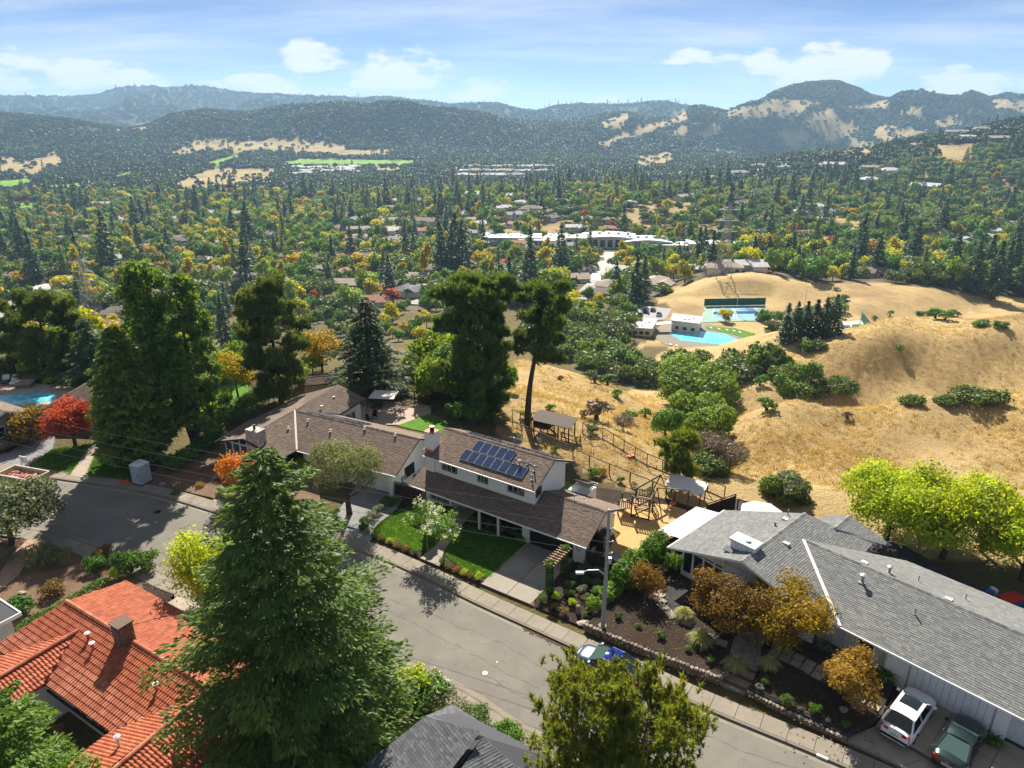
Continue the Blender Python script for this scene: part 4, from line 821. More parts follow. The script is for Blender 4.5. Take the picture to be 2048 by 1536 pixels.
# ------------------------------------------------------------------ houses near the camera
def clip2(poly, half):                      # convex clip of a 2-D polygon by half planes (nx, ny, d): nx*x+ny*y <= d
 for nx, ny, d in half:
  out = []
  for i in range(len(poly)):
   p, q = poly[i], poly[(i + 1) % len(poly)]; a, b = nx * p[0] + ny * p[1] - d, nx * q[0] + ny * q[1] - d
   if a <= 0: out.append(p)
   if (a < 0 < b) or (b < 0 < a): t = a / (a - b); out.append((p[0] + (q[0] - p[0]) * t, p[1] + (q[1] - p[1]) * t))
  poly = out
  if len(poly) < 3: return []
 return poly
class Plane:                                # a roof pitch: e along the eave, s up the slope, n out of it
 def __init__(s, pts):
  s.pts = [Vector(p) for p in pts]; n = Vector((0, 0, 0))
  for i in range(len(pts)): a, b = s.pts[i], s.pts[(i + 1) % len(pts)]; n += a.cross(b)
  n.normalize(); s.flip = n.z < 0; s.n = -n if s.flip else n; up = Vector((0, 0, 1)); s.s = (up - s.n * s.n.z).normalized() if s.n.z < 0.9999 else Vector((0, 1, 0)); s.e = s.s.cross(s.n).normalized()
  s.o = s.pts[0]; q = [((p - s.o).dot(s.e), (p - s.o).dot(s.s)) for p in s.pts]
  ar = sum(q[i][0] * q[(i + 1) % len(q)][1] - q[(i + 1) % len(q)][0] * q[i][1] for i in range(len(q)))
  if ar < 0: q = q[::-1]
  s.q = q; s.half = []
  for i in range(len(q)):
   (x0, y0), (x1, y1) = q[i], q[(i + 1) % len(q)]; nx, ny = y1 - y0, x0 - x1; l = math.hypot(nx, ny)
   if l > 1e-6: s.half.append((nx / l, ny / l, (nx * x0 + ny * y0) / l))
  s.x0, s.x1 = min(p[0] for p in q), max(p[0] for p in q); s.y0, s.y1 = min(p[1] for p in q), max(p[1] for p in q)
 def at(s, x, y, h=0.0): return s.o + s.e * x + s.s * y + s.n * h
 def inside(s, x, y, m=0.0): return all(nx * x + ny * y <= d - m for nx, ny, d in s.half)
def shingles(pl, expo=0.16, tab=0.32, th=0.016, seed=0, patch=0.25):
 r = random.Random(seed); b = MB(); y = pl.y0; j = 0
 while y < pl.y1:
  x = pl.x0 - tab * r.random()
  while x < pl.x1:
   w = tab * r.choice((0.6, 0.8, 1.0, 1.25)); k = r.random(); t = th * r.uniform(0.7, 1.6)
   rect = [(x + .004, y), (x + w - .004, y), (x + w - .004, y + expo * 1.04), (x + .004, y + expo * 1.04)]
   inn = all(pl.inside(*c) for c in rect)
   q = rect if inn else clip2(rect, pl.half)
   if len(q) >= 3:
    b.ct = min(1, max(0, 0.5 + (k - 0.5) * 0.6)); b.face([pl.at(px_, py_, 0.004 + t * (1 - (py_ - y) / (expo * 1.04))) for px_, py_ in q])
    if inn: b.face([pl.at(x + .004, y, 0), pl.at(x + w - .004, y, 0), pl.at(x + w - .004, y, .004 + t), pl.at(x + .004, y, .004 + t)])
   x += w
  y += expo; j += 1
 return b
def pitch(parent, pts, mat, off, th=0.14, expo=0.16, tab=0.32, seed=0, trim=None, name='roof', cover='shingles'):
 """one pitch of a roof: the plate with its fascia (white, if given) and the shingles nailed on it"""
 pl = Plane(pts); b = MB(); b.slab(pts, th); b.m = [0] + [1] * (len(b.f) - 1)
 o = b.build(name, [mat, trim or mat], parent, off); s = shingles(pl, expo, tab, seed=seed).build(cover, mat, o, off, tint=True); tag(s, kind='stuff'); return o, pl
def ridge_caps(parent, a, b_, mat, off, w=0.3, name='ridge_cap'):
 a, b_ = Vector(a), Vector(b_); n = max(int((b_ - a).length / 0.3), 1); m = MB(); d = (b_ - a) / n; sd = d.cross(Vector((0, 0, 1))).normalized() * w / 2
 for i in range(n):
  p, q = a + d * i, a + d * (i + 1.08); m.ct = random.random(); h = Vector((0, 0, 0.035 + 0.012)); e = Vector((0, 0, 0.03)); dn = Vector((0, 0, -0.045))
  m.face([p + h - sd * 0 , p + sd + dn, q + sd + dn, q + e]); m.face([p + h, q + e, q - sd + dn, p - sd + dn]); m.face([p + sd + dn, p + h, p - sd + dn])
 return m.build(name, mat, parent, off, tint=True)
def window(parent, c, ang, w, h, off, nx=2, ny=1, frame='white', glass='glass', fw=0.07, mullion=0.045, casing=None, label=None):
 """a framed window in a wall; its outer face looks along -y of its own heading"""
 o = MB(); o.bx(-w / 2 - fw, w / 2 + fw, -0.05, 0.03, -fw, 0); o.bx(-w / 2 - fw, w / 2 + fw, -0.05, 0.03, h, h + fw); o.bx(-w / 2 - fw, -w / 2, -0.05, 0.03, 0, h); o.bx(w / 2, w / 2 + fw, -0.05, 0.03, 0, h)
 f = o.build('window', M[casing or frame], parent, loc=tuple(Vector(c) - Vector(off)), rz=ang)
 m = MB()
 for i in range(1, nx): x = -w / 2 + w * i / nx; m.bx(x - mullion / 2, x + mullion / 2, -0.03, 0.025, 0, h)
 for j in range(1, ny): z = h * j / ny; m.bx(-w / 2, w / 2, -0.032, 0.02, z - mullion / 2, z + mullion / 2)
 for (x0, x1, z0, z1) in ((-w / 2, w / 2, 0, .035), (-w / 2, w / 2, h - .035, h), (-w / 2, -w / 2 + .035, .035, h - .035), (w / 2 - .035, w / 2, .035, h - .035)): m.bx(x0, x1, -0.028, 0.022, z0, z1)
 m.build('sash', M[frame], f)
 for i in range(nx):
  for j in range(ny):
   p = MB(); x0, x1 = -w / 2 + w * i / nx + .02, -w / 2 + w * (i + 1) / nx - .02; z0, z1 = h * j / ny + .02, h * (j + 1) / ny - .02; p.bx(x0, x1, -0.012, 0.0, z0, z1); p.build('pane', M[glass], f)
 if label: f['label'] = label
 return f
def vent_pipe(parent, pl, x, y, off, r=0.07, h=0.45, mat='poleg', cap=None, flash=True, name='vent_pipe'):
 p = pl.at(x, y); b = MB(); b.lathe([(r, -0.15), (r, h)], 10, p)
 if flash: b.box(p + pl.n * 0.02, (r * 4, r * 4, 0.02), math.atan2(pl.e.y, pl.e.x))
 o = b.build(name, M[mat], parent, off)
 if cap: c = MB(); c.lathe([(r * 2.0, h - .02), (r * 2.2, h + 0.03), (r * 0.6, h + 0.09)], 12, p); c.build('cap', M[cap], o, off)
 return o
def gable(pl_pts): return pl_pts
def solar(parent, pl, x, y, w, h, off, nm='solar_panel'):
 b = MB()
 def q(x0, x1, y0, y1, h0, h1):
  V = [pl.at(a, c, d) for d in (h0, h1) for c in (y0, y1) for a in (x0, x1)]; b.add(V, [(0, 2, 3, 1), (4, 5, 7, 6), (0, 1, 5, 4), (1, 3, 7, 5), (3, 2, 6, 7), (2, 0, 4, 6)])
 q(x + .012, x + w - .012, y + .012, y + h - .012, 0.09, 0.125); o = b.build(nm, M['poleg'], parent, off)
 b.__init__(); q(x + .04, x + w - .04, y + .04, y + h - .04, 0.10, 0.131); b.build('cells', M['solar'], o, off); return o

# ---------------- the white two-storey house
def white_house():
 cx, cy = -8.0, 13.0; off = (cx, cy, 0); x, y, _ = ST.w(cx, cy)
 t = thing('two_storey_house', 'white two-storey house with brown shingle roofs, rooftop solar panels and attached garage', 'house', (x, y, 0), R(-33.4))
 bs = M['brownshingle']; wh = M['white']
 def pane_wall(nm, polys, mat=wh, label=None): b = MB(); [f(b) for f in polys]; return b.build(nm, mat, t, off, label=label)
 pane_wall('wall', [lambda b: b.bx(-16.2, -13.3, 10.05, 16.0, -0.2, 2.95), lambda b: b.bx(-13.3, -5.3, 12.2, 16.0, -0.2, 2.95)], label='white ground floor wall')
 pane_wall('wall', [lambda b: b.extr([(-5.3, 9.75, -0.2), (-5.3, 15.2, -0.2), (-5.3, 15.2, 2.62), (-5.3, 11.9, 3.95), (-5.3, 9.75, 2.9)], (5.9, 0, 0))], label='white garage wall')
 pane_wall('wall', [lambda b: b.extr([(-15.6, 10.45, 2.9), (-15.6, 15.6, 2.9), (-15.6, 15.6, 5.3), (-15.6, 13.0, 6.5), (-15.6, 10.45, 5.35)], (11.0, 0, 0))], label='white upper storey wall')
 # roofs
 lo, pl = pitch(t, [(-5.0, 8.5, 2.52), (1.35, 8.5, 2.52), (1.35, 11.9, 4.08), (-5.0, 11.9, 4.08)], bs, off, trim=M['trim_dark'], seed=1)
 lo2, pl2 = pitch(t, [(-16.8, 8.5, 2.52), (-5.0, 8.5, 2.52), (-5.0, 10.62, 3.49), (-16.8, 10.62, 3.49)], bs, off, trim=M['trim_dark'], seed=2)
 bk, plb = pitch(t, [(-5.0, 11.9, 4.08), (1.35, 11.9, 4.08), (1.35, 15.9, 2.35), (-5.0, 15.9, 2.35)], bs, off, trim=M['trim_dark'], seed=3)
 uf, plu = pitch(t, [(-16.1, 9.75, 5.18), (-4.15, 9.75, 5.18), (-4.15, 13.0, 6.73), (-16.1, 13.0, 6.73)], bs, off, trim=M['trim_dark'], seed=4)
 ub, plub = pitch(t, [(-16.1, 13.0, 6.73), (-4.15, 13.0, 6.73), (-4.15, 16.5, 5.06), (-16.1, 16.5, 5.06)], bs, off, trim=M['trim_dark'], seed=5)
 for a, b_ in (((-5.0, 11.9, 4.1), (1.35, 11.9, 4.1)), ((-16.1, 13.0, 6.75), (-4.15, 13.0, 6.75))): ridge_caps(uf if a[2] > 5 else lo, a, b_, bs, off)
 b = MB(); b.slab([(-3.9, 15.9, 3.6), (-2.4, 15.9, 3.6), (-2.4, 17.6, 2.9), (-3.9, 17.6, 2.9)], 0.12); b.build('porch_roof', bs, t, off)
 # white gutters
 for p, q in (((-16.8, 8.46, 2.47), (1.35, 8.46, 2.47)), ((-16.1, 9.71, 5.13), (-4.15, 9.71, 5.13))): b = MB(); b.bar(p, q, 0.1, 0.1); b.build('gutter', wh, t, off)
 # openings
 for u, w, h, nx in ((-13.65, 1.55, .8, 3), (-9.95, 0.95, .75, 3), (-6.5, 1.5, .82, 3)): window(t, (u, 10.42, 4.0), 0, w, h, off, nx, 1, 'cream', casing='trim_dark')
 window(t, (-14.6, 10.02, 0.85), 0, 2.0, 1.25, off, 3, 1, 'cream', 'glass_green', casing='trim_dark', label='wide ground floor window with green curtain')
 window(t, (-4.57, 11.05, 4.1), R(90), 0.7, 0.65, off, 1, 1, 'cream', casing='trim_dark')
 window(t, (-8.2, 12.17, 0.9), 0, 1.6, 1.2, off, 2, 1, 'cream', casing='trim_dark'); window(t, (0.63, 11.2, 0.9), R(90), 1.3, 1.1, off, 2, 1, 'black', casing='black')
 d = MB(); d.bx(-11.9, -10.9, 12.12, 12.2, 0.1, 2.2); do = d.build('door', M['tan_wood'], t, off); d = MB(); d.lathe([(0.03, 0), (0.03, .06)], 8, (-11.0, 12.08, 1.1)); d.build('handle', M['metal'], do, off)
 for u in (-9.4, -7.4): b = MB(); b.bx(u - .09, u + .09, 9.0, 9.18, 0.0, 2.75); b.build('porch_post', M['white'], t, off)
 # garage door of five dark panels, white piers
 g = MB(); g.bx(-4.55, -0.45, 9.68, 9.74, 0.1, 2.3); go = g.build('garage_door', M['black'], t, off)
 for k in range(5): b = MB(); b.bx(-4.5, -0.5, 9.655, 9.70, 0.12 + .435 * k, 0.12 + .435 * k + .40); b.build('panel', M['black'], go, off)
 for u0, u1 in ((-5.32, -4.6), (-0.4, 0.62)): b = MB(); b.bx(u0, u1, 9.62, 9.75, 0, 2.6); b.build('pier', M['white'], t, off)
 b = MB(); [b.tube([(0.12 + .17 * math.cos(a), 9.58, 1.5 + .3 * math.sin(a)) for a in (k * .5, k * .5 + .25, k * .5 + .5)], 0.022, 5) for k in range(1, 12)]; b.build('wall_ornament', M['darkmetal'], t, off)
 # chimney
 b = MB(); b.bx(-16.35, -15.35, 10.35, 11.25, 3.2, 7.25); ch = b.build('chimney', wh, t, off); b = MB(); b.bx(-16.4, -15.3, 10.3, 11.3, 7.25, 7.31); b.build('cap', M['terracotta'], ch, off); b = MB(); b.lathe([(0.2, 0), (0.2, .34), (.26, .36), (.26, .44)], 12, (-15.8, 10.8, 7.31)); b.build('flue', M['black'], ch, off)
 b = MB(); b.box((-15.85, 10.4, 5.62), (1.2, .5, .05), 0, R(25)); b.build('flashing', M['terracotta'], ch, off)
 # solar arrays: X along eave from the left end (plu.e points along +u)
 ox = plu.o
 def X(u): return (u - ox.x) * plu.e.x
 for k in range(5): solar(t, plu, X(-11.95) + k * 0.83, 2.0, 0.82, 1.22, off)
 for k in range(8): solar(t, plu, X(-12.5) + k * 0.83, 0.72, 0.82, 1.22, off)
 bx_ = plub
 def xb(u): return (u - bx_.o.x) * bx_.e.x
 for u, n, v in ((-14.3, 8, -1.75), (-14.3, 8, -2.8), (-7.9, 4, -1.75), (-7.9, 4, -2.8)):
  for k in range(n):
   if v < -2 and n == 8 and k > 5: continue
   solar(t, bx_, xb(u + 0.83 * k) - 0.82, v, 0.8, 1.02, off)
 for u, y_, h in ((-6.2, 2.35, .35), (-5.3, 1.9, .5), (-5.0, 1.0, .5), (-9.0, 3.3, .4)): vent_pipe(t, plu, X(u), y_, off, 0.06, h)
 vent_pipe(t, plu, X(-6.9), 2.05, off, 0.08, .4, 'poleg', 'poleg', name='roof_vent')
 b = MB(); p = plu.at(X(-8.3), 3.5); b.tube([p, p + Vector((0, 0, 1.1))], 0.03, 6); b.tube([p + Vector((-.5, 0, 1.0)), p + Vector((.7, .1, 1.0))], 0.025, 5); [b.tube([p + Vector((k, -.3, 1.0)), p + Vector((k, .3, 1.02))], .015, 4) for k in (-.5, -.2, .1, .4, .7)]; b.build('aerial', M['metal'], t, off)
 for u, y_ in ((-2.2, 2.9), (-1.3, 3.0)): vent_pipe(t, plb, (u - plb.o.x) * plb.e.x, -1.2, off, 0.05, .4, 'palewall', flash=True)
 b = MB(); b.tube([plu.at(X(-7.9), 3.4, .05), plu.at(X(-7.9), 2.5, .05), plu.at(X(-5.2), 2.4, .05)], .02, 5); b.build('conduit', M['metal'], t, off)
 # side lean-to pieces behind
 b = MB(); b.bx(-4.6, -2.6, 15.9, 18.0, -0.2, 2.2); b.build('lean_to', wh, t, off); b = MB()
 for k in range(8): b.box((-3.9 + .19 * k, 17.2, 2.75), (.09, 2.0, .06), 0, R(-12))
 b.build('pergola_slats', M['metal'], t, off); return t
white_house()

# ---------------- the grey-roofed house
F5 = Frame(*ST.w(6.94, 11.15)[:2], -47.4)
def grey_house():
 cx, cy = 11.0, 6.0; off = (cx, cy, 0); x, y, _ = F5.w(cx, cy)
 t = thing('ranch_house', 'low white ranch house with grey shingle roofs and a broad white stone chimney', 'house', (x, y, 0), R(-47.4)); gs = M['greyshingle']; wt = M['white']; z0 = 0.3
 def roof(pts, s): return pitch(t, pts, gs, off, trim=wt, seed=s, expo=0.17, tab=0.34)
 za = 5.0; zl = 3.15; sl = .30
 A1, p1 = roof([(0, 0, zl), (6, 0, za), (6, 9.3, za), (0, 8.0, zl)], 11)
 A2, p2 = roof([(6, 0, za), (9.0, 0.0, za - .9), (12.7, 1.05, za - 2.01), (7.35, 6.4, za - .405), (6, 6.4, za)], 12)
 A3, p3 = roof([(6, 6.4, za), (7.35, 6.4, za - .405), (10.6, 9.65, za - 1.38), (10.6, 11.2, za - 1.38), (6, 9.35, za)], 13)
 Mf, pm = roof([(7.35, 6.4, 4.6), (12.7, 1.05, 2.99), (28.0, 1.05, 2.99), (28.0, 6.4, 4.6)], 14)
 Mb, pb = roof([(7.35, 6.4, 4.6), (28.0, 6.4, 4.6), (28.0, 12.0, 2.9), (12.9, 12.0, 2.9)], 15)
 B1, q1 = roof([(8.2, 9.9, 4.45), (8.2, 12.6, 4.45), (6.3, 11.6, 3.9), (7.0, 9.4, 4.1)], 16); B2, q2 = roof([(8.2, 9.9, 4.45), (8.2, 12.6, 4.45), (11.2, 12.6, 3.45), (11.2, 12.3, 3.45)], 17)
 for a, b_ in (((6, 0, za + .02), (6, 9.4, za + .02)), ((7.35, 6.4, 4.62), (28, 6.4, 4.62)), ((8.2, 9.9, 4.47), (8.2, 12.6, 4.47))): ridge_caps(A1, a, b_, gs, off)
 b = MB(); b.bar((7.4, 6.35, 4.64), (12.72, 1.03, 3.04), 0.22, 0.03); b.build('valley_flashing', M['white'], t, off)
 # walls
 b = MB(); b.extr([(0.6, 1.1, z0), (0.6, 7.5, z0), (0.6, 7.5, 3.2), (0.6, 1.1, 3.2)], (0.15, 0, 0)); b.extr([(0.6, 1.1, 3.0), (4.2, 1.1, 3.0), (4.2, 1.1, 4.25), (0.6, 1.1, 3.2)], (0, .12, 0)); b.bx(4.2, 11.2, 1.1, 1.3, z0, 3.5); b.extr([(4.2, 1.1, 3.4), (9, 1.1, 3.4), (6.0, 1.1, 4.8), (4.2, 1.1, 4.25)], (0, .12, 0)); b.bx(0.6, 4.2, 1.1, 1.25, z0, 0.85); b.build('wall', wt, t, off, label='white gable wall of the living room')
 b = MB(); b.bx(11.1, 15.55, 2.1, 10.8, z0, 3.1); b.bx(15.55, 22.3, 1.75, 10.9, z0, 2.95); b.bx(22.3, 28, 1.9, 10.9, z0, 2.9); b.build('wall', M['palewall'], t, off, label='pale grey front wall')
 for u0 in (11.3, 12.1, 12.9, 14.9, 15.5, 16.3, 21.7, 22.2):
  b = MB(); b.bx(u0, u0 + .05, 2.06 if u0 < 15.5 else 1.71, 2.11 if u0 < 15.5 else 1.76, .5, 2.9); b.build('batten', wt, t, off)
 # gable glazing: tall panes under the rake
 gw = MB(); gw.bx(0.75, 4.2, 1.16, 1.2, .85, 3.3); gl = gw.build('window', M['glass'], t, off, label='tall living room windows under the front gable')
 for u in (0.72, 1.6, 2.5, 3.4, 4.15): b = MB(); b.bx(u - .07, u + .07, 1.05, 1.18, .6, 3.05 + (u - .3) * .3); b.build('frame', wt, gl, off)
 b = MB(); b.bx(.65, 4.2, 1.06, 1.17, .82, .95); b.build('sill', wt, gl, off); b = MB(); b.bar((1.6, 1.08, 2.95), (4.2, 1.08, 2.75), .12, .1); b.build('frame', wt, gl, off)
 b = MB(); b.bx(1.75, 1.95, 1.45, 1.5, 1.0, 1.9); b.build('curtain', M['peachcanvas'], gl, off)
 window(t, (14.15, 2.07, 1.15), 0, 1.05, 1.1, off, 1, 2, 'white')
 g = MB(); g.bx(17.0, 21.5, 1.68, 1.74, .45, 2.55); gd = g.build('garage_door', M['palewall'], t, off)
 for k in range(12): b = MB(); b.bx(17.03 + .372 * k, 17.03 + .372 * k + .345, 1.64, 1.70, .5, 2.5); b.build('plank', wt, gd, off)
 for u0, u1 in ((15.6, 16.9), (21.6, 22.3)): b = MB(); b.bx(u0, u1, 1.62, 1.76, z0, 2.9); b.build('pier', wt, t, off)
 # gutters
 for p, q in (((12.7, 1.0, 2.93), (28, 1.0, 2.93)), ((-.05, 0, 3.09), (-.05, 8.0, 3.09))): b = MB(); b.bar(p, q, .12, .12); b.build('gutter', wt, t, off)
 # chimney of whitewashed stone
 b = MB()
 for i in range(4):
  for j in range(7): b.rock((4.35 + .25 * j + (i % 2) * .1, 1.55 + random.uniform(-.04, .04), 4.2 + .27 * i), (.19, .13, .15), i * 9 + j)
 for i in range(4):
  for j in range(3): b.rock((6.02, 1.75 + .27 * j, 4.2 + .27 * i), (.12, .17, .15), 40 + i * 5 + j); b.rock((4.22, 1.75 + .27 * j, 4.2 + .27 * i), (.12, .17, .15), 70 + i * 5 + j)
 core = MB(); core.bx(4.2, 6.05, 1.55, 2.5, 3.0, 5.28); ch = core.build('chimney', wt, t, off); st = b.build('stone_facing', wt, ch, off); tag(st, kind='stuff'); b = MB(); b.bx(4.1, 6.15, 1.4, 2.6, 5.25, 5.4); b.build('cap', M['palewall'], ch, off); b = MB(); b.lathe([(.2, 0), (.2, .12)], 10, (5.3, 2.0, 5.4)); b.build('flue', M['metal'], ch, off)
 b = MB(); b.box((5.1, 1.2, 4.62), (2.2, .7, .04), 0, R(0)); b.build('flashing', M['greyshingle'], ch, off)
 for u, v, pl, r, h, cap in ((5.1, 6.4, p1, .09, .35, None), (5.0, 8.6, p1, .05, .5, None), (12.3, 5.0, pm, .1, .6, 'metal'), (15.9, 4.4, pm, .05, .5, None), (13.2, 7.2, pb, .09, .5, 'metal'), (14.8, 8.2, pb, .04, .45, None), (17.6, 8.6, pb, .04, .45, None), (22.5, 8.6, pb, .04, .45, None)):
  d = Vector((u, v, 0)) - pl.o; X = d.x * pl.e.x + d.y * pl.e.y; Y = (d.x * pl.s.x + d.y * pl.s.y) / (pl.s.x ** 2 + pl.s.y ** 2); vent_pipe(t, pl, X, Y, off, r, h, 'poleg', cap)
 for u, v, pl in ((5.25, 7.7, p1), (6.9, 4.7, p2), (11.6, 7.0, pb), (17.0, 6.9, pb)):
  z = pl.o.z - (pl.n.x * (u - pl.o.x) + pl.n.y * (v - pl.o.y)) / pl.n.z; b = MB(); b.bx(u - .22, u + .22, v - .16, v + .16, z - .05, z + .12); b.build('roof_vent', M['palewall'], t, off)
 # corrugated patio cover
 cv = MB(); n = 26
 V = []; 
 for k in range(n + 1): v = 2.2 + 5.6 * k / n; V += [(-2.55, v, 2.45 + .03 * (k % 2)), (-0.1, v, 2.85 + .03 * (k % 2))]
 cv.add(V, [(2 * k, 2 * k + 1, 2 * k + 3, 2 * k + 2) for k in range(n)]); co = cv.build('patio_cover', M['whiteroof'], t, off); b = MB()
 for v in (2.4, 5.0, 7.6): b.bx(-2.4, -2.3, v - .05, v + .05, z0, 2.45)
 b.bar((-2.35, 2.2, 2.38), (-2.35, 7.8, 2.38), .1, .12); b.build('post', wt, co, off); return t
grey_house()

# ---------------- the long brown-roofed house across the side yard
F2 = Frame(-23.2, 68.8, -26.5)
def brown_house():
 cx, cy = 5.0, -1.0; off = (cx, cy, 0); x, y, _ = F2.w(cx, cy); t = thing('ranch_house', 'long single-storey house with brown shingle roof, stone chimney and tall gable windows', 'house', (x, y, 0), R(-26.5)); bs = M['brownshingle']; tr = M['trim_dark']
 def roof(pts, s): return pitch(t, pts, bs, off, trim=tr, seed=s, expo=0.17, tab=0.34)
 zr = 4.6; k = .48
 m1, pm = roof([(0, 0, zr), (15.9, 0, zr), (15.9, -4.25, zr - 4.25 * k), (3.9, -4.25, zr - 4.25 * k)], 21)
 m2, pb = roof([(0, 0, zr), (15.9, 0, zr), (15.9, 4.0, zr - 4 * .42), (2.4, 4.0, zr - 4 * .42)], 22)
 g1, pg1 = roof([(0, 0, zr), (-1.0, -6.4, 3.7), (3.4, -6.4, 2.35), (3.9, -4.25, 2.56)], 23)
 g2, pg2 = roof([(0, 0, zr), (-1.0, -6.4, 3.7), (-5.0, -6.4, 2.6), (-5.3, -1.5, 2.9)], 24)
 b1, pk1 = roof([(0, 0, zr), (-.5, 7.6, 4.75), (2.4, 8.9, 3.1), (2.4, 4.0, 2.92)], 25); b2, pk2 = roof([(0, 0, zr), (-.5, 7.6, 4.75), (-5.4, 6.6, 3.0), (-5.3, -1.5, 2.9)], 26)
 for a, b_ in (((0, 0, zr + .02), (15.9, 0, zr + .02)), ((0, 0, zr + .02), (-1.0, -6.4, 3.72)), ((0, 0, zr + .02), (-.5, 7.6, 4.77))): ridge_caps(m1, a, b_, bs, off)
 b = MB(); b.bar((.05, -.05, zr + .04), (3.85, -4.2, 2.62), .18, .03); b.build('valley_flashing', M['cream'], t, off)
 cr = M['white']
 b = MB(); b.extr([(15.3, -3.6, 0), (15.3, 3.4, 0), (15.3, 3.4, 3.0), (15.3, 0, 4.4), (15.3, -3.6, 2.7)], (-.2, 0, 0)); b.bx(4.0, 15.1, -3.55, -3.4, 0, 2.6); b.bx(15.0, 15.45, -4.2, -3.6, 0, 2.55); b.build('wall', cr, t, off, label='white end wall with side window')
 b = MB(); b.extr([(-4.6, -5.7, 0), (1.6, -5.7, 0), (1.6, -5.7, 2.8), (-1.0, -5.7, 3.6), (-4.6, -5.7, 2.65)], (0, .2, 0)); b.bx(1.5, 3.4, -5.6, -5.4, 0, 2.3); b.bx(-4.6, -4.4, -5.7, 4, 0, 2.6); b.build('wall', cr, t, off, label='white gable wall facing the street')
 b = MB(); b.bx(-4.5, 2.1, 4.0, 8.2, 0, 2.9); b.build('wall', cr, t, off)
 # stone chimney against the gable
 b = MB(); b.bx(-.75, .95, -6.25, -5.2, 0, 4.75); ch = b.build('chimney', M['whitestone'], t, off); b = MB()
 for i in range(11):
  for j in range(5): b.rock((-.6 + .34 * j + (i % 2) * .12, -6.25, .2 + .42 * i), (.22, .1, .21), 300 + i * 7 + j)
  for j in range(3): b.rock((.95, -6.1 + .33 * j, .2 + .42 * i), (.1, .2, .21), 500 + i * 7 + j)
 tag(b.build('stone_facing', M['whitestone'], ch, off), kind='stuff'); b = MB(); b.lathe([(.12, 0), (.12, .4), (.2, .42), (.2, .5)], 10, (0.1, -5.8, 4.75)); b.build('flue', M['black'], ch, off)
 # three tall gable windows
 for j in range(3): window(t, (-3.95 + 1.05 * j, -5.74, .75), 0, .9, 1.75, off, 1, 2, 'white', 'glass_green', .06)
 for j in range(3): window(t, (-3.95 + 1.05 * j, -5.74, 2.62), 0, .9, .32 + .17 * j, off, 1, 1, 'white', 'glass', .05)
 window(t, (15.33, -1.2, 1.1), R(90), 1.4, 1.0, off, 2, 1, 'black'); window(t, (7.5, -3.58, .9), 0, 1.6, 1.1, off, 2, 1, 'white'); window(t, (2.13, 6.2, 1.3), R(90), 1.8, 1.0, off, 3, 1, 'white')
 b = MB(); b.bx(15.33, 15.6, .2, .9, 0, 1.0); b.build('air_conditioner', M['palewall'], t, off); b = MB(); [b.bx(15.31, 15.4, v, v + .25, 1.0, 1.5) for v in (-2.6, -2.1)]; b.build('meter_box', M['poleg'], t, off)
 for p, q in (((3.9, -4.3, 2.5), (15.9, -4.3, 2.5)), ((-5.05, -6.45, 2.55), (-5.35, -1.5, 2.85))): b = MB(); b.bar(p, q, .1, .1); b.build('gutter', cr, t, off)
 for u, y_ in ((6.0, -1.6), (2.6, -1.0), (9.5, -.35), (13.2, -.3)):
  X = (u - pm.o.x) * pm.e.x; vent_pipe(t, pm, X, y_, off, .06, .22, 'cream', 'cream', name='roof_vent')
 vent_pipe(t, pg1, -1.5, -2.6, off, .06, .22, 'cream', 'cream', name='roof_vent')
 for u, v in ((0.6, 5.5), (1.2, 2.8), (-.2, 6.4)): b = MB(); b.bx(u - .15, u + .15, v - .12, v + .12, 4.1, 4.5 if u < 0 else 4.3); b.build('roof_vent', M['cream'], t, off)
 for i in range(9):
  for j in range(2): solar(t, pb, (1.0 + .84 * i - pb.o.x) * pb.e.x - (.82 if pb.e.x < 0 else 0), -1.25 - 1.1 * j, .82, 1.05, off)
 return t
brown_house()
def hip_house(name, label, fr, L, Wd, zw, rise, shingle, wallm, parent_kind='house', over=.5, hips=(1, 1), expo=.18, trim=None, z0=0.0, seed=0):
 """a plain oblong house with a hipped or gabled roof: u from 0 to L, v from 0 to Wd"""
 x, y, _ = fr.w(L / 2, Wd / 2); off = (L / 2, Wd / 2, 0); t = thing(name, label, parent_kind, (x, y, z0), fr.a); o = over; h = Wd / 2 + o
 A, B, C, D = (-o, -o, zw), (L + o, -o, zw), (L + o, Wd + o, zw), (-o, Wd + o, zw); r0 = (-o + h * hips[0], Wd / 2, zw + rise); r1 = (L + o - h * hips[1], Wd / 2, zw + rise); tr = trim or M['trim_dark']
 r, pl = pitch(t, [A, B, r1, r0], shingle, off, trim=tr, seed=seed, expo=expo); pitch(t, [C, D, r0, r1], shingle, off, trim=tr, seed=seed + 1, expo=expo)
 if hips[0]: pitch(t, [D, A, r0], shingle, off, trim=tr, seed=seed + 2, expo=expo)
 if hips[1]: pitch(t, [B, C, r1], shingle, off, trim=tr, seed=seed + 3, expo=expo)
 ridge_caps(r, r0, r1, shingle, off)
 b = MB(); b.bx(0, L, 0, Wd, -.6, zw - .05)
 if not hips[0]: b.extr([(0, 0, zw - .05), (0, Wd, zw - .05), (0, Wd / 2, zw + rise - .35)], (.15, 0, 0))
 if not hips[1]: b.extr([(L - .15, 0, zw - .05), (L - .15, Wd, zw - .05), (L - .15, Wd / 2, zw + rise - .35)], (.15, 0, 0))
 b.build('wall', wallm, t, off); return t, pl, off
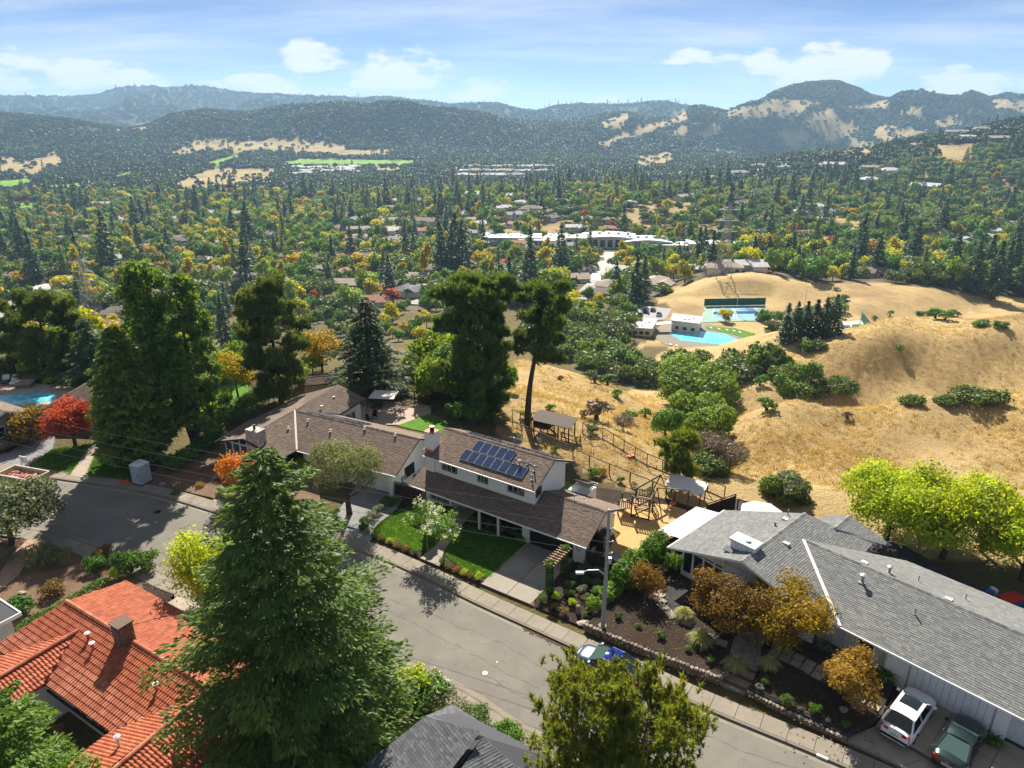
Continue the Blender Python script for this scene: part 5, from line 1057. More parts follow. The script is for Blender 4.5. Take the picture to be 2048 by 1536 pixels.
def other_houses():
 f = Frame(-53.5, 75.2, -2); t, pl, off = hip_house('neighbour_house', 'brown-roofed house behind the red maple beside the pool', f, 9.5, 6.0, 2.5, 1.9, M['brownshingle'], M['greywall'], hips=(1, 0), seed=40)
 b = MB(); b.bx(5.2, 6.0, 3.6, 4.4, 3.5, 5.2); b.build('chimney', M['whitestone'], t, off)
 f = Frame(-64.0, 72.0, -28); t, pl, off = hip_house('neighbour_house', 'grey-walled gabled wing with white-trimmed window at the left edge of the pool', f, 8.2, 5.0, 2.6, 1.3, M['brownshingle'], M['greywall'], hips=(1, 0), trim=M['white'], seed=44)
 window(t, (8.22, 1.6, 1.0), R(90), 1.1, 1.2, off, 1, 1, 'white')
 f = Frame(-26.3, 82.5, 15); hip_house('garden_shed', 'small tan shed with dark red roof behind the brown house', f, 3.0, 2.0, 2.2, .7, M['brownshingle'], M['tan_wood'], 'shed', .25, (0, 0), seed=48)
 f = Frame(-5.2, 24.3, -24)
 # slate-grey hip at the lower edge of the picture: its peak stands left, ridge runs to the lower right
 cx = (-3.0, 26.0, 0); t = thing('corner_house', 'house with dark grey shingled hip roof beside the rounded bushes', 'house', (-3.0, 25.5, 0), 0); off = (-3.0, 25.5, 0)
 pk = (-4.53, 28.0, 4.6); r1 = (-1.45, 26.7, 4.6); r2 = (-0.9, 22.0, 4.6)
 a, pa = pitch(t, [pk, r1, (-5.0, 22.5, 3.4), (-9.5, 24.6, 2.2)], M['slateshingle'], off, trim=M['trim_dark'], seed=51); pitch(t, [r1, (2.0, 24.2, 2.9), (-1.2, 20.0, 2.9), (-4.4, 22.2, 3.4)], M['slateshingle'], off, trim=M['trim_dark'], seed=52)
 pitch(t, [pk, r1, (2.0, 24.2, 2.9), (1.9, 27.0, 2.9), (-3.4, 30.3, 2.9)], M['slateshingle'], off, trim=M['trim_dark'], seed=53); ridge_caps(a, pk, r1, M['slateshingle'], off)
 b = MB(); b.prism([(-8.6, 24.5), (-4.4, 29.2), (1.4, 26.2), (1.2, 24.4), (-1.2, 20.6), (-4.6, 22.4)], -.3, 2.4); b.build('wall', M['palewall'], t, off)
 x, y = -35.6, 38.6; t = thing('flat_house', 'corner of a white-trimmed grey flat roof by the hedge at the left edge', 'house', (x, y, 0), R(-31)); b = MB(); b.bx(-5, 2.0, -3, 1.2, 2.45, 2.6); b.build('roof', M['slateshingle'], t); b = MB(); b.bx(-5, 2.08, 1.2, 1.3, 2.38, 2.66); b.bx(2.0, 2.08, -3, 1.2, 2.38, 2.66); b.build('fascia', M['white'], t); b = MB(); b.bx(-5, 1.5, -2.5, .8, -.2, 2.45); b.build('wall', M['palewall'], t)
other_houses()

# ---------------- the red-tiled courtyard house
F4 = Frame(-29.4, 37.0, -31)
def tile_shape(w, l, lo, hi):               # one barrel tile, courses climb along +y
 n = 6; V = []
 for y, h in ((0.0, lo), (l, hi)):
  for k in range(n + 1):
   x = w * k / n; z = 0.05 * max(0.0, math.sin(math.pi * min(1, max(0, (k / n - 0.05) / 0.72)))) ** 0.8 if k < n else 0.0; V.append((x, y, h + z))
 V += [(w * k / n, 0.0, lo - 0.035) for k in range(n + 1)]
 F = [(k, k + 1, n + 2 + k, n + 1 + k) for k in range(n)] + [(2 * n + 2 + k, 2 * n + 3 + k, k + 1, k) for k in range(n)]
 return V, F
def red_house():
 off = (7.5, 0, 0); x, y, _ = F4.w(7.5, 0); t = thing('courtyard_house', 'red clay tiled house wrapped around a small courtyard with dark chairs', 'house', (x, y, 0), R(-31)); tm = M['tile']
 TW, TL = 0.215, 0.36; V, F = tile_shape(TW, TL * 1.06, 0.045, 0.012); one = mesh_np('roof_tile', V, F, M['tile1']); NF = len(F); VA = np.array(V); singles = [0]
 def roof(pts, seed, single=False, plate=True):
  pl = Plane(pts); b = MB(); b.slab(pts, .12); o = b.build('roof', M['tile1'], t, off); r = random.Random(seed); acc_v = []; acc_f = []; tint = []; y = pl.y0
  rot = Matrix((pl.e, pl.s, pl.n)).transposed().to_4x4()
  while y < pl.y1 - TL * .4:
   xx = pl.x0 + (TW * .0)
   while xx < pl.x1:
    if pl.inside(xx + TW / 2, y + TL / 2, 0.03):
     w = pl.at(xx, y + r.uniform(-.006, .006), 0.0)
     if single and singles[0] < 298:
      ob = link('roof_tile', one, o); mm = rot.copy(); mm.translation = w - Vector(off); ob.matrix_local = mm; singles[0] += 1
     else:
      q = np.array([tuple(w + pl.e * a[0] + pl.s * a[1] + pl.n * a[2]) for a in V]) - np.array(off); acc_f.append(np.array(F) + len(acc_v) * len(V)); acc_v.append(q); tint += [min(1, max(0, .45 + r.uniform(-.35, .35)))] * NF
    xx += TW
   y += TL
  if acc_v: tag(link('tiles', mesh_np('tiles', np.concatenate(acc_v), np.concatenate(acc_f), tm, tint=tint), o), kind='stuff')
  return o, pl
 zr = 4.1; zf = 2.6
 roof([(4.9, .8, zr), (14.0, .8, zr), (14.0, 4.6, zf), (4.9, 4.6, zf)], 1)
 roof([(-.45, .8, zr), (4.9, .8, zr), (4.9, 5.35, 2.304), (-1.8, 5.35, 2.304)], 9)
 o1, pc = roof([(-.45, .8, zr), (14.0, .8, zr), (11.2, -3.25, 2.9), (-1.7, -3.25, 2.9)], 2, True)
 roof([(2.7, -.3, 3.8), (2.8, -8.5, 3.8), (-.8, -8.5, 2.7), (-.8, -3.0, 2.7)], 4); roof([(2.7, -.3, 3.8), (2.8, -8.5, 3.8), (4.6, -8.5, 3.15), (4.6, -3.6, 3.15)], 5)
 roof([(14.1, .7, zr), (14.9, -9.5, zr), (10.4, -9.5, 2.6), (11.1, -3.3, 2.68)], 6); roof([(14.2, .7, zr), (15.0, -9.5, zr), (18.4, -9.5, 2.9), (17.6, .4, 2.9)], 7)
 roof([(14.0, .8, zr), (14.0, 4.6, zf), (17.4, 4.4, 2.6), (17.5, .5, 2.95)], 8)
 # ridge tiles
 def caps(a, b_):
  a, b_ = Vector(a), Vector(b_); n = int((b_ - a).length / .33); d = (b_ - a) / n; sd = d.cross(Vector((0, 0, 1))).normalized()
  for i in range(n):
   p, q = a + d * i, a + d * (i + 1.1); m = MB(); R1, R2 = .15, .125
   ring = lambda c, rr: [c + sd * (rr * math.cos(k * math.pi / 5)) + Vector((0, 0, rr * math.sin(k * math.pi / 5) - .03)) for k in range(6)]
   m.add(ring(p, R1) + ring(q, R2), [(k, k + 1, k + 7, k + 6) for k in range(5)] + [tuple(range(6))]); m.build('ridge_tile', M['tile1'], o1, off)
 for a, b_ in (((-.45, .8, zr + .06), (14.0, .8, zr + .06)), ((2.7, -.2, 3.88), (2.8, -8.4, 3.88)), ((14.15, .7, zr + .08), (14.95, -9.4, zr + .08)), ((14.0, .8, zr + .06), (17.5, .5, 3.05))): caps(a, b_)
 # pale weathering patches show as mortar-washed tiles on the street pitch
 b = MB(); b.bx(-.9, 17.0, -2.4, 4.0, -.6, 2.5); b.bx(.2, 4.1, -8.4, -2.4, -.6, 2.6); b.bx(11.3, 17.4, -9.4, -2.4, -.6, 2.5); b.build('wall', M['cream'], t, off)
 window(t, (8.0, -2.43, .7), 0, 2.2, 1.2, off, 3, 1, 'white'); window(t, (5.8, -2.43, .7), 0, 1.4, 1.2, off, 2, 1, 'white')
 b = MB(); b.bar((4.6, -3.32, 2.62), (11.1, -3.32, 2.62), .12, .12); b.build('gutter', M['black'], t, off)
 b = MB(); b.bx(4.2, 10.9, -9.5, -2.2, -.6, -.18); b.build('patio_floor', M['terracotta_floor'], t, off)
 # brick chimney built of courses
 ch = MB(); ch.bx(5.95, 6.8, .25, 1.05, 3.0, 5.35); co = ch.build('chimney', M['brick'], t, off)
 for i in range(12):
  z = 3.65 + .15 * i
  for j in range(3):
   for s, v in ((-1, .23), (1, 1.07)): b = MB(); b.box((0, 0, 0), (.235, .09, .125)); o = b.build('brick', M['brick'], co, loc=(6.125 + .25 * j - off[0], v + random.uniform(-.01, .01), z))
  for j in range(4):
   for u in (5.93, 6.82): b = MB(); b.box((0, 0, 0), (.09, .185, .125)); o = b.build('brick', M['brick'], co, loc=(u - off[0] + random.uniform(-.01, .01), .36 + .2 * j, z))
 b = MB(); b.bx(5.85, 6.9, .15, 1.15, 5.4, 5.5); b.build('cap', M['brick'], co, off)
 for u, v, pl in ((4.0, -.3, pc), (5.0, -.6, pc), (11.3, -.6, pc)):
  d = Vector((u, v, 0)) - pl.o; X = d.x * pl.e.x + d.y * pl.e.y; Y = (d.x * pl.s.x + d.y * pl.s.y) / (pl.s.x ** 2 + pl.s.y ** 2); vent_pipe(t, pl, X, Y, off, .08, .5, 'tile1', 'white', False)
 b = MB(); b.lathe([(.08, 3.2), (.08, 4.35), (.17, 4.36), (.17, 4.4), (.05, 4.47)], 12, (13.1, -3.9, 0)); b.build('vent_pipe', M['white'], t, off)
 return t
red_house()
# ------------------------------------------------------------------ trees near the camera
def at_px(px_, py_, z=0.0): x, y, _ = P(px_, py_, z); return (x, y, z)
def lobes_ball(n, R_, H, z0, seed, big=0.55, flat=0.8):
 r = random.Random(seed); L = [(0, 0, z0 + H * .55, R_ * big, R_ * big, H * .42)]
 for i in range(n):
  a = i * 2.4 + r.random() * .6; k = R_ * r.uniform(.42, .66); q = r.uniform(.30, .46); L.append((math.cos(a) * k, math.sin(a) * k, z0 + H * r.uniform(.25, .78), R_ * q, R_ * q, H * q * flat * r.uniform(.7, 1.0)))
 return L
def near_trees():
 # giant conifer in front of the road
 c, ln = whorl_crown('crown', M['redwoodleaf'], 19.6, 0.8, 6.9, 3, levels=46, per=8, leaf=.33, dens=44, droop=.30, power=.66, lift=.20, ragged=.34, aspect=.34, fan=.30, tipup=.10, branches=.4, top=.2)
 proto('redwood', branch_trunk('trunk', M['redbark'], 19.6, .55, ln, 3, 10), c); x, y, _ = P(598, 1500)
 plant('conifer_tree', 'redwood', (x + .55, y - .6, 0), 'giant deep green conifer standing in front of the road beside the red tiled roof')
 # clumpy pine at the lower edge
 r = random.Random(5); C = []; b = MB(); limbs = []
 stems = [((0, 0, -.3), (-1.1, .3, 4.2), (-1.5, .9, 8.2), (-1.1, 1.1, 11.2)), ((0.2, 0, 1.0), (1.0, -.2, 4.6), (1.3, .3, 8.2), (1.6, .6, 10.6))]
 for st in stems:
  pts = smooth_path(st, 5); b.tube(pts, [max(.03, .24 * (1 - i / len(pts))) for i in range(len(pts))], 8)
  for i in range(2, len(pts)):
   for k in range(5):
    a = r.random() * 6.28; h = pts[i][2]; f = max(.05, min(1, 1.18 - abs(h - 5.5) / 8.5)); l = 4.1 * f * r.uniform(.55, 1.08); p = pts[i]; tip = (p[0] + math.cos(a) * l, p[1] + math.sin(a) * l, p[2] + l * r.uniform(.12, .5)); mid = (p[0] + math.cos(a) * l * .5, p[1] + math.sin(a) * l * .5, p[2] + l * .12)
    b.tube([p, mid, tip], [.06, .035, .012], 5, False)
    for s in range(26):
     g = .35 + .68 * r.random() ** .8; q = [p[j] + (tip[j] - p[j]) * g + r.gauss(0, .30) for j in range(3)]; C.append((q[0], q[1], q[2] + .12, r.uniform(.8, 1.35)))
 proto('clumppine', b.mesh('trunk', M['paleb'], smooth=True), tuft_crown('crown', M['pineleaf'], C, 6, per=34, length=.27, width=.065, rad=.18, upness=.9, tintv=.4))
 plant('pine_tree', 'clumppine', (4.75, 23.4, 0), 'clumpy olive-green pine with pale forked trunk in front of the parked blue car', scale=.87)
 c, ln = whorl_crown('crown', M['hedgeleaf'], 13.2, 0.6, 4.4, 8, levels=36, per=8, leaf=.25, dens=50, droop=.12, power=.7, lift=.45, ragged=.3, aspect=.4, fan=.34, branches=.25)
 proto('limeconifer', branch_trunk('trunk', M['bark'], 13, .3, ln, 8), c); plant('conifer_tree', 'limeconifer', (-21.6, 21.6, 0), 'bright lime-green conifer in the courtyard corner of the red tiled house')
 # the dense cedar, the twin-stemmed conifer and other dark conifers left of the long brown house
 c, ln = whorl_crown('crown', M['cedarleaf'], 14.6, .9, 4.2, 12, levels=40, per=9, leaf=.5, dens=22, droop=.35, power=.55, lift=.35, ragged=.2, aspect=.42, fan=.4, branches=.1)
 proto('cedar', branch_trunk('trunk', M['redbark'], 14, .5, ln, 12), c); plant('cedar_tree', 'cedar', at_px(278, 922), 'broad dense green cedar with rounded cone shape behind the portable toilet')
 r = random.Random(9); C = []; b = MB()
 for st, seed in (([(0, 0, -.3), (-1.2, .2, 6), (-2.6, .4, 13), (-2.7, .3, 19.6)], 1), ([(.3, 0, .5), (.6, .3, 6), (.7, .2, 12), (.6, 0, 18.4)], 2)):
  pts = smooth_path(st, 6); b.tube(pts, [max(.04, .42 * (1 - i / len(pts))) for i in range(len(pts))], 8)
  for i in range(4, len(pts)):
   for k in range(6):
    a = r.random() * 6.28; l = r.uniform(1.2, 3.9) * (1.15 - .75 * i / len(pts)); p = pts[i]; dz = -l * r.uniform(.0, .45); tip = (p[0] + math.cos(a) * l, p[1] + math.sin(a) * l, p[2] + dz); b.tube([p, [(p[j] + tip[j]) / 2 + (.15 * l if j == 2 else 0) for j in range(3)], tip], [.05, .03, .01], 4, False)
    for g0 in ((.95,) if l < 1.7 else (.6, 1.0)):
     if r.random() < .86:
      for s in range(8): C.append(tuple(p[j] + (tip[j] - p[j]) * g0 + r.gauss(0, .30) for j in range(3)) + (r.uniform(.7, 1.2),))
 proto('twinconifer', b.mesh('trunk', M['redbark'], smooth=True), tuft_crown('crown', M['cedarleaf'], C, 10, per=26, length=.62, width=.17, rad=.4, upness=-.1, tintv=.5, shape='leaf'))
 plant('conifer_tree', 'twinconifer', at_px(392, 890), 'tall open conifer with two reddish stems right of the dense cedar')
 def pine(key, h, rad, base, seed, mat, levels, per, bark='bark', lean=0, irregular=.5, per_t=26, length=.5, dens=3, tr=.36, prof=None):
  """stem, limbs, and needle clumps gathered round the limb ends so that gaps stay open between them"""
  r = random.Random(seed); C = []; b = MB(); pts = smooth_path([(0, 0, -.4), (lean * .15, 0, h * .3), (lean * .55, .2, h * .62), (lean, 0, h * .97)], 6); b.tube(pts, [max(.03, tr * (1 - .88 * i / (len(pts) - 1))) for i in range(len(pts))], 9)
  for i in range(levels):
   t = base + (1 - base) * (i + r.random() * .6) / levels; k = t * (len(pts) - 1); a0 = int(k); f = k - a0; p = [pts[a0][j] * (1 - f) + pts[min(a0 + 1, len(pts) - 1)][j] * f for j in range(3)]; g0 = (t - base) / (1 - base); pr = np.interp(g0, *(prof or ((0, .15, .5, .8, 1), (.55, .85, 1, .75, .25))))
   for q in range(per):
    a = r.random() * 6.28; l = rad * pr * (r.uniform(1 - irregular, 1.0) if r.random() < .85 else 1.2); up = r.uniform(-.05, .30) + .35 * g0; tip = (p[0] + math.cos(a) * l, p[1] + math.sin(a) * l, p[2] + up * l); mid = (p[0] + math.cos(a) * l * .5, p[1] + math.sin(a) * l * .5, p[2] + up * l * .2)
    b.tube([p, mid, tip], [max(.02, tr * .22), .035, .012], 4, False); n = max(2, int(l * 1.1))
    for m_ in range(n):
     g = 1 - .55 * m_ / max(n, 1) * r.uniform(.7, 1.1); cx, cy, cz = [p[j] + (tip[j] - p[j]) * g + r.gauss(0, .22) for j in range(3)]; cr = r.uniform(.45, .95) * (.6 + .12 * rad)
     for s in range(int(dens * 9 * cr)): u_, v_ = r.random() * 6.28, r.uniform(-.35, 1); w_ = math.sqrt(max(0, 1 - v_ * v_)) * cr * r.uniform(.5, 1.0); C.append((cx + math.cos(u_) * w_, cy + math.sin(u_) * w_, cz + v_ * cr * .5, r.uniform(.75, 1.25)))
  proto(key, b.mesh('trunk', M[bark], smooth=True), tuft_crown('crown', M[mat], C, seed, per=per_t, length=length, width=length * .2, rad=length * .6, upness=.6, tintv=.5))
 pine('darkpine', 15.5, 3.8, .12, 21, 'darkpine', 17, 5, dens=3.0); plant('pine_tree', 'darkpine', at_px(563, 806), 'dark lopsided pine behind the brown-roofed house with the stone chimney', rz=1.0)
 pine('tallpine', 16.6, 4.1, .12, 22, 'darkpine', 19, 6, dens=3.2, irregular=.5, prof=((0, .2, .5, .8, .93, 1), (.6, .8, .85, 1, .8, .3))); plant('pine_tree', 'tallpine', (-4.0, 78, 0), 'tall dark bushy pine standing left of the bare-stemmed pine behind the white house')
 pine('umbrella', 16.8, 3.5, .5, 23, 'darkpine', 9, 4, 'bark', 2.3, .5, dens=3.2, tr=.42, prof=((0, .3, .6, .85, 1), (.7, .75, .9, 1, .45))); plant('pine_tree', 'umbrella', (1.75, 75.2, 0), 'tall pine with long bare leaning trunk by the corner of the wire fence')
 pine('youngpine', 5.4, 1.7, .3, 24, 'pineleaf', 9, 5, dens=4, length=.3, tr=.12); plant('pine_tree', 'youngpine', at_px(1356, 972), 'small young pine by the rear wire fence above the playground')
 pine('leftpine', 12, 5.2, .2, 25, 'darkpine', 12, 5, dens=3); plant('pine_tree', 'leftpine', (-65, 93, -1), 'broad dark pine left of the cedar above the neighbour pool', rz=.6)
 c, ln = whorl_crown('crown', M['deodarleaf'], 13.2, .6, 5.8, 31, levels=28, per=8, leaf=.48, dens=34, droop=.30, power=.75, lift=.14, ragged=.4, aspect=.26, fan=.26, branches=.7)
 proto('deodar', branch_trunk('trunk', M['bark'], 13.2, .36, ln, 31), c); plant('cedar_tree', 'deodar', (-18.3, 84.5, 0), 'blue-green layered cedar with drooping branches behind the patio of the brown house')
 plant('cedar_tree', 'deodar', (-57, 90, -1), 'smaller drooping cedar above the hedge of the neighbour pool', scale=.75, rz=2.2)
 # broadleaf trees: two shapes of each kind
 def broad(key, mat, R_, H, z0, n, leaf, seed, lob=9, trunk='bark', tr=.2, clump=0, spread=.3, limbs=7, bright=0.0, aspect=.6, hang=0.0, shell=.5, flat=.9):
  L = lobes_ball(lob, R_, H, z0, seed, flat=flat); proto(key, trunk_mesh('trunk', M[trunk], z0 + H * .8, tr, seed, limbs, lo=.25, reach=R_ * .75), broad_crown('crown', M[mat], L, n, leaf, seed, shell, clump, spread, aspect, bright, hang))
 broad('bigoak', 'willowleaf', 9.2, 9.6, -.6, 30000, .6, 41, 22, tr=.5, bright=.04, shell=.6); broad('bigoak2', 'willowleaf', 6.8, 8.2, -.4, 24000, .48, 42, 17, tr=.4, bright=.08, shell=.6)
 broad('olive', 'oliveleaf', 3.6, 6.2, 1.7, 17000, .24, 43, 11, 'bark', .26, aspect=.3, hang=.4, bright=.1); broad('edgetree', 'oliveleaf', 4.7, 4.6, 1.2, 17000, .3, 44, 10, tr=.25, aspect=.45, bright=.05)
 broad('redmaple', 'redleaf', 3.1, 5.0, .6, 15000, .24, 45, 12, tr=.2, clump=6, spread=.2); broad('orangebush', 'goldleaf', 2.6, 3.6, .1, 9000, .26, 46, 8, tr=.12, clump=5, bright=-.2)
 broad('orangemaple', 'orangeleaf', 2.4, 3.6, .6, 5200, .22, 47, 9, tr=.12, clump=5, spread=.22, bright=.1); broad('rustmaple', 'rustleaf', 2.9, 3.5, .5, 24000, .16, 48, 14, tr=.22, clump=8, spread=.16, flat=.6, bright=.06)
 broad('goldmaple', 'goldleaf', 3.3, 3.6, .5, 26000, .17, 49, 15, tr=.22, clump=8, spread=.18, flat=.6, bright=-.05); broad('ballmaple', 'rustleaf', 1.9, 3.1, .25, 10500, .17, 50, 9, tr=.12, clump=6, spread=.13, bright=.18)
 broad('smallmaple', 'rustleaf', 1.05, 1.7, .5, 3600, .14, 51, 7, tr=.07, clump=5, bright=.1); broad('yellowtree', 'limeleaf', 2.8, 5.0, .5, 12500, .23, 52, 11, tr=.16, clump=4, bright=.2)
 broad('ashtree', 'limeleaf', 4.4, 6.2, 1.2, 15000, .25, 53, 13, 'bark', .28, clump=8, spread=.26, bright=0, shell=.35); broad('ashtree2', 'limeleaf', 4.0, 6.0, 1.2, 14000, .25, 54, 12, 'bark', .25, clump=8, spread=.26, bright=.06, shell=.35)
 broad('greentree', 'greenleaf', 4.2, 7.2, .8, 14000, .42, 55, 12, tr=.28); broad('greentree2', 'willowleaf', 3.6, 6.0, .8, 12000, .4, 56, 11, tr=.25, bright=-.08); broad('thinyellow', 'goldleaf', 3.0, 5.2, 1.6, 3200, .3, 57, 9, 'bark', .16, clump=4, bright=.2, shell=.35)
 broad('coastoak', 'oakleaf', 5.6, 7.0, .3, 11000, .55, 58, 13, tr=.35); broad('coastoak2', 'oakleaf', 4.8, 6.2, .2, 9500, .52, 59, 11, tr=.3, bright=.08)
 gz = lambda x, y: float(ground(x, y)) if y > 56 else 0.0
 def put(key, pt, name, label, scale=1.0, rz=0.0, cat='tree', dz=0.0, sz=None): return plant(name, key, (pt[0], pt[1], (pt[2] if len(pt) > 2 else gz(pt[0], pt[1])) + dz), label, cat, scale, rz, None, sz)
 h = hit(1392, 806); put('bigoak', h, 'oak_tree', 'largest bright green oak in the gully between the dry hills', 1.12)
 h = hit(1402, 888); put('bigoak2', h, 'oak_tree', 'bright green oak just below the largest one, beside the bare brush', 1.0)
 put('olive', at_px(700, 1030), 'olive_tree', 'grey-green olive tree at the corner driveway of the brown house', 1.0); put('edgetree', at_px(26, 1090), 'garden_tree', 'spreading olive-green tree cut by the left edge beside the road', 1.0)
 put('redmaple', at_px(152, 893), 'maple_tree', 'deep red maple on the lawn corner left of the dense cedar'); put('orangebush', at_px(64, 880), 'shrub', 'orange-gold bush against the grey wall left of the red maple', cat='shrub')
 put('orangemaple', at_px(486, 985), 'maple_tree', 'orange maple in front of the stone chimney of the brown house'); put('yellowtree', at_px(430, 1205), 'shade_tree', 'bright yellow-green tree overhanging the near pavement left of the giant conifer')
 put('rustmaple', ST.w(12.7, 8.0, .6), 'maple_tree', 'rust-brown domed maple directly in front of the white stone chimney', 1.0); put('goldmaple', ST.w(16.4, 8.6, .6), 'maple_tree', 'golden spreading maple right of the rust-brown domed one', 1.0, 1.2)
 put('ballmaple', ST.w(20.9, 5.3, .55), 'maple_tree', 'round orange-brown maple in the bark bed near the white car', 1.0); put('smallmaple', ST.w(6.7, 8.0, .6), 'maple_tree', 'small copper maple by the curve of stepping stones', 1.0)
 put('ashtree', at_px(1768, 1098, -.6), 'walnut_tree', 'leftmost yellow-green tree behind the grey shingle roof', 1.0); put('ashtree2', at_px(1880, 1128, -.6), 'walnut_tree', 'tall yellow-green tree in the middle of the row behind the grey roof', 1.12, .7); put('ashtree2', at_px(1960, 1120, -.8), 'walnut_tree', 'yellow-green tree set further back between the middle and right-edge ones', .95, 2.6); put('ashtree', at_px(1820, 1075, -1), 'walnut_tree', 'yellow-green tree set back between the leftmost and the middle ones', .8, 4.0); put('ashtree', at_px(2040, 1172, -.6), 'walnut_tree', 'yellow-green tree at the right edge above the toy tubs', .95, 2.0)
 put('greentree', (-6.5, 87, -1.5), 'garden_tree', 'mid-green leafy tree squeezed between the layered cedar and the tall dark pine', 1.0); put('greentree2', (-9.5, 83, -.5), 'garden_tree', 'rounded olive-green tree left of the tall dark pine', .9, 2.0)
 put('greentree2', (-13, 96, -4), 'garden_tree', 'lighter green tree just behind the layered cedar', 1.1, 1.1); put('thinyellow', at_px(478, 800), 'garden_tree', 'thin bare-limbed yellow tree on the back lawn', .9); put('thinyellow', (-27, 94, -2), 'garden_tree', 'sparse rusty-gold tree beyond the tan shed', 1.2, 1.5)
 put('coastoak2', at_px(1411, 962, -1.5), 'oak_tree', 'dark round bush-like oak behind the young pine', .5); put('coastoak2', at_px(1568, 1012, -1), 'oak_tree', 'dark round evergreen behind the grey roof at the foot of the dry hill', .52, 2.0)
 put('greentree', at_px(1330, 880, -6), 'garden_tree', 'green shrubby tree at the left foot of the gully oaks', .55, .5)
near_trees()
# ------------------------------------------------------------------ the valley: roads, school, swimming club, houses, trees, woods
def gz(x, y): return float(ground(x, y))
def drape(name, pts, w, mat, lift=0.35, kind='structure', n=6):   # a road laid over the land through surveyed places
 H = [hit(*p) for p in pts]; H = [h for h in H if h]; path = smooth_path([h[:2] for h in H], n); L = offset_line(path, w / 2); Rr = offset_line(path, -w / 2); b = MB()
 zc = [gz(*p) for p in path]; zc = smooth1(np.array(zc), 2)
 V = []
 for l, r_, z in zip(L, Rr, zc): V += [(l[0], l[1], max(z, gz(*l)) + lift), (r_[0], r_[1], max(z, gz(*r_)) + lift)]
 b.add(V, [(2 * i, 2 * i + 1, 2 * i + 3, 2 * i + 2) for i in range(len(path) - 1)]); b.add([(v[0], v[1], v[2] - 1.2) for v in V] + V, [])
 for s in (0, 1): b.add([V[2 * i + s] for i in range(len(path))] + [(V[2 * i + s][0], V[2 * i + s][1], V[2 * i + s][2] - 1.5) for i in range(len(path))], [(i, i + 1, len(path) + i + 1, len(path) + i) for i in range(len(path) - 1)])
 o = b.build(name, mat); tag(o, kind=kind); return path
M['valleyroad'] = plain('pale_valley_road', (0.30, 0.29, 0.28), 0.9, var=0.2, sc=.05); M['valleypath'] = plain('bright_concrete_drive', (0.46, 0.43, 0.38), 0.9, var=.2, sc=.05)
ROADS = [drape('valley_road', [(-60, 690), (0, 655), (12, 625), (25, 603), (60, 588), (130, 582)], 11, M['valleyroad']), drape('valley_road', [(1194, 562), (1206, 540), (1214, 518), (1218, 505)], 11, M['valleypath']), drape('valley_road', [(1165, 600), (1178, 582), (1190, 570), (1196, 562)], 10, M['valleyroad']),
   drape('valley_road', [(1090, 400), (1094, 392), (1092, 384)], 9, M['valleypath'], .8), drape('valley_road', [(135, 490), (145, 468), (148, 452)], 10, M['valleyroad']), drape('valley_road', [(825, 610), (855, 598), (870, 588)], 8, M['valleyroad']), drape('valley_road', [(1840, 520), (1880, 512), (1920, 506)], 9, M['valleyroad']),
   drape('valley_road', [(600, 352), (630, 344), (690, 340)], 10, M['valleypath'], 1.0), drape('valley_road', [(0, 425), (90, 420), (200, 414)], 12, M['valleypath'], .8)]
VH = []                                      # house footprints to keep trees off
